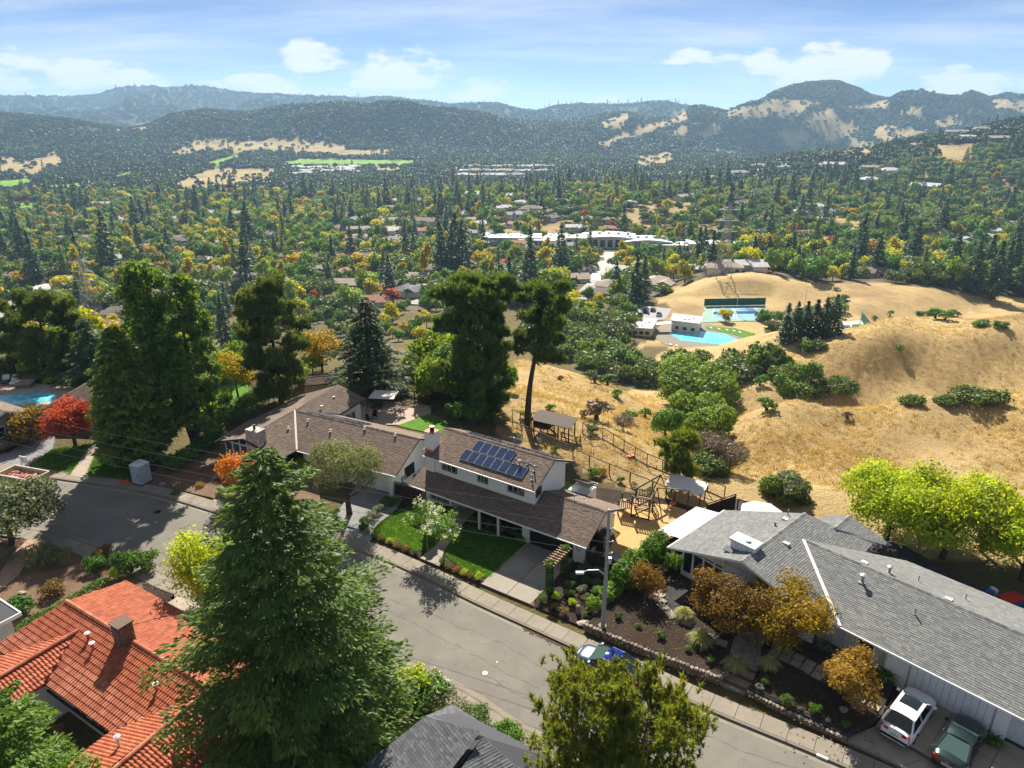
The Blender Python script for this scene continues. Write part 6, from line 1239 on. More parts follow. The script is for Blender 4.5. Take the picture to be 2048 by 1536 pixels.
# ---- swimming club
def club():
 wz = -45.0
 def q(px_, py_, z=wz): return P(px_, py_, z)
 dk = MB(); dk.prism([q(*p)[:2] for p in ((1300, 668), (1335, 640), (1405, 645), (1490, 668), (1505, 684), (1440, 700), (1330, 690))], wz - 1, wz + .12); tag(dk.build('pool_deck', M['concrete']), kind='structure')
 pl = MB(); pl.prism([q(*p)[:2] for p in ((1336, 667), (1380, 660), (1452, 669), (1480, 682), (1440, 690), (1362, 682))], wz + .1, wz + .16); tag(pl.build('swimming_pool_water', M['water']), kind='structure')
 lw = MB(); lw.prism([q(*p)[:2] for p in ((1410, 653), (1470, 657), (1510, 668), (1500, 680), (1460, 668), (1415, 659))], wz + .1, wz + .2); tag(lw.build('club_lawn', M['lawn']), kind='structure')
 lot = MB(); lot.prism([q(*p)[:2] for p in ((1240, 630), (1290, 612), (1345, 618), (1330, 640), (1268, 642))], wz - 1, wz + .1); tag(lot.build('parking_lot', M['valleyroad']), kind='structure')
 def flat(name, label, pts, h, wall, roofm, th=.35, over=.6):
  c = np.mean([q(*p)[:2] for p in pts], 0); t = thing(name, label, 'building', (c[0], c[1], wz)); w = [np.array(q(*p)[:2]) - c for p in pts]; b = MB(); b.prism([tuple(p) for p in w], 0, h); b.build('wall', wall, t); b = MB(); b.prism([tuple(p * (1 + over / max(np.linalg.norm(p), 1))) for p in w], h, h + th); r = b.build('roof', roofm, t)
  for k in range(3): b = MB(); p = w[0] * .3 * (k - 1) + w[1] * .2; b.bx(p[0] - .5, p[0] + .5, p[1] - .4, p[1] + .4, h + th, h + th + .35); b.build('skylight', M['palewall'], r)
  e = w[1] - w[0]; el = np.linalg.norm(e); a = math.atan2(e[1], e[0])
  for k in range(3): p = w[0] + e * (.2 + .3 * k); d = MB(); d.box((p[0], p[1], 1.5), (1.4, .16, 1.2), a); d.build('window', M['glass'], t)
  return t
 flat('pool_pavilion', 'grey flat-roofed pavilion left of the turquoise swimming pool', [(1262, 672), (1302, 674), (1312, 656), (1272, 652)], 3.2, M['cream'], M['palewall'])
 flat('pool_house', 'long cream pool house with flat roof behind the swimming pool', [(1342, 661), (1396, 668), (1402, 655), (1346, 648)], 4.0, M['cream'], M['palewall'])
 t = thing('shade_canopy', 'pale shade canopy between the pavilion and the pool house', 'canopy', q(1325, 662)); b = MB(); b.slab([(-5, -2, 3.0), (5, -1, 3.4), (5, 2.5, 3.4), (-5, 1.5, 3.0)], .15); b.build('roof', M['canvas'], t)
 for x, y in ((-4.6, -1.6), (4.6, -.8), (4.6, 2), (-4.6, 1.2)): b = MB(); b.bx(x - .08, x + .08, y - .08, y + .08, 0, 3.2); b.build('post', M['metal'], t)
 for i, (px_, py_) in enumerate(((1421, 657), (1437, 659), (1453, 661), (1467, 663), (1479, 666), (1340, 690), (1352, 692))):
  t = thing('sun_lounger', ('white lounger %s along the far edge of the swimming pool' % ('nearest the pool house', 'second from the pool house', 'midway', 'second from the lawn corner', 'at the lawn corner')[i]) if i < 5 else ('white lounger at the near pool edge, %s' % ('left one', 'right one')[i - 5]), 'lounger', q(px_, py_), .3, 'loungers round the swimming pool')
  b = MB(); b.bx(-.35, .35, -1, .4, .3, .4); b.build('seat', M['white'], t); b = MB(); b.box((0, .7, .6), (.7, .8, .08), 0, .6); b.build('backrest', M['white'], t)
 # courts
 def court(name, label, quad, surround, inner, z, inset=.16):
  pts = [np.array(q(p[0], p[1], z)[:2]) for p in quad]; c = sum(pts) / 4; t = thing(name, label, 'court', (c[0], c[1], z)); b = MB(); b.prism([tuple(p - c) for p in pts], -1, .1); b.build('surround', surround, t)
  pi = [c + (p - c) * (1 - inset * 2) for p in pts]
  for k in range(2):
   a = [pi[0] + (pi[1] - pi[0]) * (k * .53), pi[0] + (pi[1] - pi[0]) * (k * .53 + .47), pi[3] + (pi[2] - pi[3]) * (k * .53 + .47), pi[3] + (pi[2] - pi[3]) * (k * .53)]; b = MB(); b.prism([tuple(p - c) for p in a], .05, .13); b.build('playing_surface', inner, t)
   m0, m1 = (a[0] + a[3]) / 2 - c, (a[1] + a[2]) / 2 - c; b = MB(); b.bar((*m0, .6), (*m1, .6), .06, .9); b.build('net', M['white'], t)
   for s, e in ((a[0], a[1]), (a[1], a[2]), (a[2], a[3]), (a[3], a[0])): b = MB(); b.bar((*(s - c), .14), (*(e - c), .14), .25, .03); b.build('line', M['white'], t)
  return t, [p - c for p in pts]
 def plainmat(n, c): return plain(n, c, .8, var=.1, sc=.2)
 M['courtgreen'] = plainmat('court_green', (.20, .36, .28)); M['courtblue'] = plainmat('court_blue', (.14, .36, .66)); M['courtpale'] = plainmat('court_pale', (.38, .47, .42)); M['screen_green'] = plainmat('windscreen_green', (.015, .10, .07))
 t, p = court('tennis_court', 'blue tennis courts with green surround below the golden knoll', ((1402, 645), (1540, 641), (1530, 611), (1408, 613)), M['courtgreen'], M['courtblue'], wz + .05)
 f = thing('court_fence', 'dark green windscreen fence along the back of the blue courts', 'fence', t.location); b = MB(); b.bar((*p[3], 1.9), (*p[2], 1.9), .1, 3.2); b.build('windscreen', M['screen_green'], f)
 for k in range(9): w = p[3] + (p[2] - p[3]) * k / 8; b = MB(); b.tube([(*w, 0), (*w, 3.8)], .07, 5); b.build('post', M['darkmetal'], f)
 t, p = court('tennis_court', 'pale grey-green tennis court behind the conifer row on the golden hillside', ((1672, 670), (1738, 662), (1722, 641), (1674, 645)), M['courtpale'], M['courtpale'], wz + .1)
 f = thing('court_fence', 'green windscreen at the right end of the pale tennis court', 'fence', t.location); b = MB(); b.bar((*p[1], 1.9), (*p[2], 1.9), .1, 3.2); b.build('windscreen', M['screen_green'], f)
 for k in range(5): w = p[1] + (p[2] - p[1]) * k / 4; b = MB(); b.tube([(*w, 0), (*w, 3.8)], .07, 5); b.build('post', M['darkmetal'], f)
 for px_, py_, lab in ((1690, 642, 'tallest pale lamp pole behind the pale tennis court'), (1717, 662, 'lamp pole at the near right corner of the pale tennis court'), (1650, 628, 'lamp pole showing above the row of conifers'), (1608, 620, 'lamp pole between the blue courts and the conifers'), (1472, 628, 'lamp pole between the two blue playing surfaces')):
  t = thing('lamp_pole', lab, 'lamp post', q(px_, py_)); b = MB(); b.tube([(0, 0, 0), (0, 0, 9)], [.14, .09], 6); b.build('pole', M['metal'], t); b = MB(); b.bx(-.9, .9, -.2, .2, 8.9, 9.15); b.build('lamp_head', M['palewall'], t)
 for i, (px_, py_, m_) in enumerate(((1291, 625, 'black'), (1306, 622, 'carblue'), (1280, 632, 'darkmetal'), (1318, 631, 'palewall'))): far_car(q(px_, py_), 1.2, M[m_], '%s car parked in the club lot by the pavilion' % ('black', 'navy', 'charcoal', 'silver')[i], 'cars in the club parking lot')
def far_car(loc, rz, mat, label, group):
 if 'farcar' not in PROTO:
  b = MB(); b.extr([(-2.2, -.9, .35), (2.2, -.9, .35), (2.25, -.9, .8), (1.2, -.9, .95), (-2.2, -.9, .95)], (0, 1.8, 0)); c = MB(); c.extr([(-2.0, -.8, .95), (1.1, -.8, .95), (.3, -.8, 1.5), (-1.5, -.8, 1.5)], (0, 1.6, 0)); w = MB(); [w.tube([(x, y - .12, .33), (x, y + .12, .33)], .33, 10) for x in (-1.35, 1.35) for y in (-.8, .8)]
  PROTO['farcar'] = (b.mesh('body', M['carwhite']), c.mesh('cabin', M['carglass']), None)
  wm = MB(); wm.tube([(0, -.12, 0), (0, .12, 0)], .33, 12); PROTO['farwheel'] = wm.mesh('wheel', M['rubber'])
 b, c, _ = PROTO['farcar']; t = thing('parked_car', label, 'car', loc, rz, group); o = link('body', b, t); o.material_slots[0].link = 'OBJECT'; o.material_slots[0].material = mat; link('cabin', c, t)
 for x in (-1.35, 1.35):
  for y in (-.8, .8): link('wheel', PROTO['farwheel'], t, (x, y, .33))
 return t
club()
# ---- school
def school():
 M['schoolroof'] = plain('white_membrane_roof', (.62, .62, .62), .6, var=.12, sc=.3); M['schoolblue'] = plain('pale_blue_wall', (.30, .45, .62), .6)
 for i, (px_, py_, w, d, h, lab, blue, vault) in enumerate(((1022, 489, 48, 22, 5, 'leftmost white flat-roofed school block with pale blue walls', 1, 0), (1085, 493, 36, 18, 4.5, 'low white school block left of the yellow school tree', 0, 0), (1140, 489, 42, 20, 5, 'white school block behind the tall yellow tree', 0, 0), (1222, 497, 42, 26, 8, 'gabled white school hall with dark entrance at the head of the drive', 0, 1), (1297, 502, 36, 22, 7, 'pale blue school gym with arched roof right of the gabled hall', 1, 1), (1358, 502, 40, 16, 4, 'rightmost low white school block near the pylon', 0, 0), (1440, 500, 44, 18, 4, 'white roofed depot behind the lattice pylon', 0, 0))):
  h0 = hit(px_, py_); z = h0[2]; t = thing('school_building', lab, 'school', (h0[0], h0[1] + d / 2, z), R(-4), 'white school buildings'); b = MB(); b.bx(-w / 2, w / 2, -d / 2, d / 2, -5, h); b.build('wall', M['schoolblue'] if blue else M['white'], t)
  b = MB()
  if vault: b.extr([(-w / 2 - 1, -d / 2 - 1, h), (w / 2 + 1, -d / 2 - 1, h), (w / 4, -d / 2 - 1, h + 1.3), (0, -d / 2 - 1, h + 1.8), (-w / 4, -d / 2 - 1, h + 1.3)], (0, d + 2, 0))
  else: b.bx(-w / 2 - 1, w / 2 + 1, -d / 2 - 1, d / 2 + 1, h, h + .6)
  r = b.build('roof', M['schoolroof'], t)
  for k in range(5): x = -w / 2 + w * (k + .7) / 5.5; b = MB(); b.bx(x - 1.2, x + 1.2, -1.2, 1.2, h + .6, h + 1.6 + 1.5 * vault); b.build('roof_unit', M['palewall'], r)
  for k in range(7): x = -w / 2 + w * (k + .5) / 7; b = MB(); b.bx(x - w * .045, x + w * .045, -d / 2 - .12, -d / 2 + .05, 1.0, h - 1.2); b.build('window', M['glass'], t)
  VH.append((h0[0], h0[1] + d / 2, w * .62))
school()
# ---- house kinds
HK = []
def house_kind(L, Wd, hw, rise, roofm, wallm, hips, wing=None):
 parts = []
 def roofmb(x0, x1, y0, y1, hw, rise, hl, hr):
  b = MB(); o = .7; cy = (y0 + y1) / 2; hf = (y1 - y0) / 2 + o; A, B, C, D = (x0 - o, y0 - o, hw), (x1 + o, y0 - o, hw), (x1 + o, y1 + o, hw), (x0 - o, y1 + o, hw); r0 = (x0 - o + hf * hl, cy, hw + rise); r1 = (x1 + o - hf * hr, cy, hw + rise)
  b.face([A, B, r1, r0]); b.face([C, D, r0, r1]); b.face([D, A, r0]); b.face([B, C, r1]); b.face([A, D, C, B]); b.bx(x0 - o - .05, x1 + o + .05, y0 - o - .05, y1 + o + .05, hw - .25, hw - .02); return b
 b = roofmb(-L / 2, L / 2, -Wd / 2, Wd / 2, hw, rise, *hips); w = MB(); w.bx(-L / 2, L / 2, -Wd / 2, Wd / 2, -4, hw - .3)
 if wing: x0, x1, y0 = wing; wb = roofmb(x0, x1, y0, -Wd / 2 + 2, hw + .02, rise * .8, .0, .0); w.bx(x0, x1, y0, -Wd / 2 + .1, -4, hw - .31)
 parts.append(('wall', w.mesh('wall', M[wallm]))); parts.append(('roof', b.mesh('roof', roofm)))
 if wing: parts.append(('roof', wb.mesh('wing_roof', roofm)))
 wm = MB(); wm.bx(-.8, .8, -.06, .06, 0, 1.2); wn = wm.mesh('window', M['glass'])
 for k in range(4):
  x = -L / 2 + L * (k + .5) / 4
  if not (wing and wing[0] - 1 < x < wing[1] + 1): parts.append(('window', wn, (x, -Wd / 2 - .03, .9)))
 g = MB(); g.bx(-2.3, 2.3, -.06, .06, 0, 2.1)
 if wing: parts.append(('garage_door', g.mesh('garage_door', M['cream']), ((wing[0] + wing[1]) / 2, wing[2] - .03, .1)))
 c = MB(); c.bx(-.5, .5, -.4, .4, hw, hw + rise + .9); parts.append(('chimney', c.mesh('chimney', M['brick']), (L * .22, .8, 0)))
 HK.append(parts)
def roofcol(n, c): return plain(n, c, .85, var=.22, sc=.25)
RC = [('grey', roofcol('far_grey_roof', (.27, .27, .275))), ('brown', roofcol('far_brown_roof', (.19, .145, .12))), ('tan', roofcol('far_tan_roof', (.34, .275, .22))), ('pale', roofcol('far_pale_roof', (.52, .52, .52))), ('rust', roofcol('far_rust_roof', (.30, .135, .085))), ('slate', roofcol('far_slate_roof', (.12, .125, .14)))]
for i, (nm, m_) in enumerate(RC):
 house_kind(16, 9, 3.0, 2.0, m_, ('white', 'cream', 'palewall')[i % 3], (1, 1), (-7, -1, -9)); house_kind(18, 8.5, 2.9, 1.8, m_, ('cream', 'white', 'greywall')[i % 3], (0, 0), (2, 8.5, -8.5))
HOUSES = [(239, 524, 3), (407, 527, 3), (424, 546, 1), (455, 560, 0), (492, 560, 1), (543, 566, 4), (578, 574, 0), (455, 584, 1), (400, 580, 0), (301, 560, 3), (171, 530, 0), (106, 486, 2), (92, 462, 2), (226, 481, 0), (205, 484, 2), (376, 482, 4), (448, 486, 0), (455, 498, 0), (533, 455, 3), (417, 432, 3), (390, 428, 0), (478, 433, 2), (530, 428, 2), (612, 424, 0), (643, 408, 0), (670, 434, 0), (598, 518, 4), (643, 518, 2), (684, 519, 4), (20, 527, 0), (147, 568, 0), (85, 588, 3), (191, 414, 3), (214, 414, 3),
 (700, 435, 2), (755, 436, 2), (783, 422, 0), (796, 408, 3), (837, 407, 1), (862, 402, 2), (906, 402, 0), (953, 394, 3), (1022, 397, 3), (1052, 396, 2), (1046, 411, 3), (1063, 424, 1), (1035, 436, 0), (1121, 408, 3), (1158, 388, 2), (1189, 408, 2), (1220, 405, 5), (1258, 411, 3), (1370, 400, 0), (1008, 421, 3), (919, 433, 3), (946, 445, 2), (700, 520, 4), (735, 520, 1), (762, 525, 1), (967, 532, 1), (930, 534, 0), (1111, 541, 0), (1141, 540, 1), (1165, 544, 1), (1145, 563, 2), (1240, 546, 3), (1240, 559, 3), (1230, 580, 2), (1213, 596, 1), (899, 575, 3), (817, 588, 5), (847, 586, 0), (748, 609, 4), (762, 578, 4), (1364, 547, 3),
 (1468, 414, 5), (1604, 430, 0), (1656, 430, 0), (1703, 430, 0), (1594, 418, 2), (1632, 418, 3), (1744, 418, 3), (1826, 427, 3), (1919, 432, 3), (2025, 436, 1), (2025, 452, 2), (1987, 470, 3), (1902, 493, 0), (1926, 486, 0), (1960, 478, 3), (1382, 547, 3), (1447, 544, 2), (1485, 540, 3), (1686, 537, 0), (1621, 535, 3), (1758, 554, 1), (1806, 552, 0), (243, 632, 1), (167, 632, 1), (231, 664, 4), (320, 600, 2), (350, 575, 1), (510, 600, 0), (560, 600, 0), (600, 590, 2), (660, 560, 4), (700, 575, 2), (640, 545, 1), (690, 550, 4), (280, 500, 2), (340, 520, 1), (560, 520, 1), (250, 450, 0), (300, 440, 2), (350, 445, 0), (60, 500, 0), (15, 560, 1), (1290, 560, 0), (1310, 575, 2), (990, 540, 4), (1020, 545, 0), (870, 545, 1), (830, 560, 2)] + [(30 + 62 * (i % 33) + (i * 37) % 29, 440 + 21 * (i // 33) + (i * 53) % 17, (i * 7) % 6) for i in range(99) if 30 + 62 * (i % 33) < 1240]
FARH = [(1666, 336, 3), (1642, 337, 2), (1567, 340, 0), (1519, 337, 2), (1738, 367, 3), (1779, 348, 3), (1741, 341, 2), (1929, 279, 3), (1994, 284, 2), (1963, 264, 0), (1912, 271, 0), (1823, 296, 2), (1470, 352, 0), (1420, 360, 2), (1850, 380, 3)] + [(600 + 14 * (i % 9), 338 + 6 * (i // 9) + (i * 7) % 4, 3) for i in range(20)] + [(930 + 21 * (i % 9), 337 + 9 * (i // 9) + (i * 5) % 5, (3, 2, 0)[i % 3]) for i in range(24)]
WHERE = [('the curved street at the far left', 30, 600, 130), ('the playing field at the left edge', 50, 415, 110), ('the yellow poplar on the valley floor', 565, 545, 120), ('the green sports field', 770, 490, 110), ('the leftmost school block', 1020, 480, 80), ('the gabled school hall', 1222, 490, 60), ('the school drive', 1210, 535, 70), ('the lattice pylon', 1445, 500, 70), ('the bare slope on the middle ridge', 1310, 425, 90), ('the bare slope right of the pylon', 1650, 465, 90), ('the row of ridge houses on the right', 1660, 425, 90), ('the hilltop at the right edge', 1980, 270, 130), ('the houses on the middle ridge', 1050, 410, 90), ('the brown-roofed hillside house at left', 243, 625, 80), ('the swimming pool', 1410, 670, 90), ('the golden knoll', 1500, 570, 110), ('the parking lot of the club', 1290, 625, 60), ('the tall dark pines', 960, 600, 100), ('the dry meadow left of the pines', 680, 660, 90), ('the right edge of the valley', 1950, 500, 110), ('the golf greens', 640, 325, 140), ('the far valley houses', 1000, 345, 100), ('the valley street at left', 140, 470, 80), ('the red-roofed cluster', 700, 535, 70), ('the two-storey slate house', 820, 585, 60)]
ORD = ['first', 'second', 'third', 'fourth', 'fifth', 'sixth', 'seventh', 'eighth', 'ninth', 'tenth', 'eleventh', 'twelfth', 'thirteenth', 'fourteenth', 'fifteenth', 'sixteenth', 'seventeenth', 'eighteenth', 'nineteenth', 'twentieth']
def ordinal(n):
 if n < 20: return ORD[n]
 t = ['twenty', 'thirty', 'forty', 'fifty', 'sixty', 'seventy', 'eighty', 'ninety'][(n + 1) // 10 - 2]; u = (n + 1) % 10
 return t + '-' + ORD[u - 1] if u else {'twenty': 'twentieth', 'thirty': 'thirtieth', 'forty': 'fortieth', 'fifty': 'fiftieth', 'sixty': 'sixtieth', 'seventy': 'seventieth', 'eighty': 'eightieth', 'ninety': 'ninetieth'}[t]
PEND = []                                    # (object, phrase, x, y, z) awaiting a label that tells it from its like
def name_all():
 groups = {}
 for o, phrase, x, y, z in PEND:
  px_, py_ = project(x, y, z); w = min(WHERE, key=lambda q: ((px_ - q[1]) / q[3]) ** 2 + ((py_ - q[2]) / (q[3] * .5)) ** 2); dx, dy = (px_ - w[1]) / w[3], (py_ - w[2]) / (w[3] * .5)
  rel = ('right of' if dx > 0 else 'left of') if abs(dx) > abs(dy) else ('below' if dy > 0 else 'beyond'); groups.setdefault((phrase, rel, w[0]), []).append((px_, o))
 for (phrase, rel, w), L in groups.items():
  L.sort(key=lambda q: q[0]); k = len(L); phrase = phrase if len(phrase.split()) < 4 or k < 3 else ' '.join(phrase.split()[1:])
  for i, (_, o) in enumerate(L):
   if k == 1: s = '%s %s %s' % (phrase, rel, w)
   elif k == 2: s = '%s %s %s, %s one' % (phrase, rel, w, ('left-hand', 'right-hand')[i])
   else: s = '%s %s %s, %s from left' % (phrase, rel, w, ordinal(i))
   o['label'] = s
def far_house(x, y, z, k, rz, s, nm, group, brief=False):
 t = thing('valley_house', None, 'house', (x, y, z), rz, group); t.scale = (s, s, s); kind = HK[(k * 2 + random.randint(0, 1)) % len(HK)]
 for p in kind:
  if brief and p[0] not in ('wall', 'roof'): continue
  link(p[0], p[1], t, p[2] if len(p) > 2 else None)
 PEND.append((t, '%s %s-roofed house' % (nm, RC[k][0]), x, y, z)); return t
def place_houses():
 for i, (px_, py_, k) in enumerate(HOUSES):
  h = hit(px_, py_, 140)
  if not h: continue
  s = random.uniform(.9, 1.15) * (1.25 if h[1] > 700 else 1.0); far_house(h[0], h[1], h[2] + .4, k, random.choice((0, .15, -.25, .5, -.6, 1.2)) + random.uniform(-.15, .15), s, random.choice(('low', 'long', 'broad', 'small')), 'houses in the valley'); VH.append((h[0], h[1], 10 * s))
 for i, (px_, py_, k) in enumerate(FARH):
  h = hit(px_, py_, 900)
  if h: s = random.uniform(1.3, 1.9); far_house(h[0], h[1], h[2] + 1, k, random.uniform(-.8, .8), s, random.choice(('distant', 'far small', 'tiny')), 'houses on the far slopes', True); VH.append((h[0], h[1], 12 * s))
place_houses()
# ---- valley trees
VT = {}
def valley_kinds():
 def con(key, mat, n, h, r0, lv, per, dens, leaf, tk):
  VT[key] = []
  for i in range(n):
   c, ln = whorl_crown('crown', M[mat], h, h * .06, r0 * (1 + .15 * i), 60 + i, levels=lv, per=per, leaf=leaf, dens=dens, droop=.25, power=.8, lift=.1, ragged=.35, aspect=.5, fan=.45, top=.25); VT[key].append((branch_trunk('trunk', M['bark'], h, .35, [], 1, 5), c))
 def bro(key, mat, n, R_, H, lob, cnt, leaf, bright=0, tall=1.0, sh=.5, z0=.3):
  VT[key] = []
  for i in range(n): VT[key].append((trunk_mesh('trunk', M['bark'], H * .7 * tall, .3, 80 + i, 3, n=5, forks=False, lo=.4), broad_crown('crown', M[mat], lobes_ball(lob, R_ * (1 + .1 * i), H * tall, z0, 90 + i * 3 + len(key)), cnt, leaf, 70 + i, sh, aspect=.75, bright=bright)))
 con('conifer_tree', 'deodarleaf', 3, 20, 3.6, 22, 7, 5, 1.15, .3); con('cypress_tree', 'redwoodleaf', 2, 16, 2.6, 20, 6, 6, .9, .3)
 bro('oak_tree', 'oakleaf', 4, 5.4, 7.4, 13, 1500, .95, z0=-1.0); bro('shade_tree', 'greenleaf', 3, 4.0, 8.0, 8, 1000, .85); bro('alder_tree', 'willowleaf', 2, 3.6, 8.0, 8, 900, .8, -.05)
 bro('yellow_tree', 'turningleaf', 3, 3.8, 8.0, 8, 1000, .8, .1); bro('gold_tree', 'goldleaf', 2, 3.4, 6.6, 8, 800, .75, .15); bro('red_tree', 'redleaf', 2, 2.6, 4.8, 7, 600, .65, .05); bro('poplar_tree', 'yellowleaf', 1, 2.4, 11.0, 8, 900, .7, .05); bro('shrub', 'greenleaf', 3, 1.5, 1.9, 6, 320, .4, .0); bro('dry_shrub', 'drybrush', 2, 1.4, 1.5, 5, 320, .3)
valley_kinds()
WORDS = {'conifer_tree': ('tall dark conifer', 'dark conifer', 'pointed blue-green conifer', 'slim conifer'), 'cypress_tree': ('narrow dark cypress', 'slim green cypress'), 'oak_tree': ('round dark oak', 'broad evergreen oak', 'spreading oak', 'low dark oak'), 'shade_tree': ('mid-green leafy tree', 'full green tree', 'rounded green tree'), 'alder_tree': ('light green tree', 'olive-green tree'), 'yellow_tree': ('yellow-green tree', 'bright yellow-green tree', 'lime-yellow tree'), 'gold_tree': ('golden autumn tree', 'amber autumn tree'), 'red_tree': ('red autumn tree', 'dark red tree'), 'poplar_tree': ('upright bright yellow poplar',), 'shrub': ('green shrub', 'rounded green bush'), 'dry_shrub': ('bare grey-brown shrub', 'dry brown bush')}
COUNT = {}
SPARE = []
def vtree(key, x, y, z, s=1.0, sz=None, group='trees in the valley', cap=290, cat='tree'):
 if y < 262 and key not in ('shrub', 'dry_shrub'):
  px_, top = project(x, y, z + {'conifer_tree': 20, 'oak_tree': 7.4}.get(key, 8) * (sz or s)); wd = 1400 * 4.5 * s / y
  if 1265 - wd < px_ < 1505 + wd and top < 688 + 8 * (y < 200) and project(x, y, z)[1] > 600: return None
 if COUNT.get(key, 0) >= cap: SPARE.append((key, x, y, z, s)); return None
 COUNT[key] = COUNT.get(key, 0) + 1; i = random.randrange(len(VT[key])); tr, cr = VT[key][i]; t = thing(key, None, cat, (x, y, z - .2), random.random() * 6.28, group); t.scale = (s, s, sz or s)
 link('trunk', tr, t); link('crown', cr, t); w = WORDS[key]; PEND.append((t, w[i % len(w)], x, y, z)); return t
GRID = {}
def free(x, y, d):
 gx, gy = int(x // 12), int(y // 12)
 for i in range(gx - 1, gx + 2):
  for j in range(gy - 1, gy + 2):
   for q in GRID.get((i, j), ()):
    if (q[0] - x) ** 2 + (q[1] - y) ** 2 < (d * .5 + q[2]) ** 2: return False
 for hx, hy, r in VH:
  if (hx - x) ** 2 + (hy - y - r * .35) ** 2 < (r * .62 + d * .25) ** 2 or (abs(x - hx * (y / hy)) < r * .55 and 0 < hy - y < r * 2.0): return False
 return True
def occupy(x, y, d): GRID.setdefault((int(x // 12), int(y // 12)), []).append((x, y, d * .5))
RP = np.array([p for path in ROADS for p in path])
def offroad(x, y, d): return ((RP - (x, y)) ** 2).sum(1).min() > (d + 6) ** 2
SIZE = {'conifer_tree': 6.5, 'cypress_tree': 5, 'oak_tree': 8.5, 'shade_tree': 6.5, 'alder_tree': 6, 'yellow_tree': 6.5, 'gold_tree': 6, 'red_tree': 4.5, 'poplar_tree': 4.5, 'shrub': 2.4, 'dry_shrub': 2.4}
def put_px(key, px_, py_, s=1.0, sz=None, ymin=90, **k):     # tree whose foot shows at a surveyed place
 h = hit(px_, py_, ymin)
 if h: occupy(h[0], h[1], SIZE[key] * s); return vtree(key, h[0], h[1], h[2], s, sz, **k)
def in_region(poly, n, mixk, smin, smax, ymin=90, gap=1.0, group='trees in the valley'):
 x0, x1 = min(p[0] for p in poly), max(p[0] for p in poly); y0, y1 = min(p[1] for p in poly), max(p[1] for p in poly); keys = list(mixk); w = np.array([mixk[k] for k in keys], float); w /= w.sum(); m = 0; tries = 0
 while m < n and tries < n * 30:
  tries += 1; px_, py_ = random.uniform(x0, x1), random.uniform(y0, y1)
  if not in_poly(px_, py_, poly): continue
  h = hit(px_, py_, ymin)
  if not h: continue
  k = keys[int(np.searchsorted(np.cumsum(w), random.random()))]; s = random.uniform(smin, smax); d = SIZE[k] * s * gap
  if free(h[0], h[1], d) and offroad(h[0], h[1], d * .4): occupy(h[0], h[1], d); vtree(k, h[0], h[1], h[2], s, s * random.uniform(.9, 1.15), group); m += 1
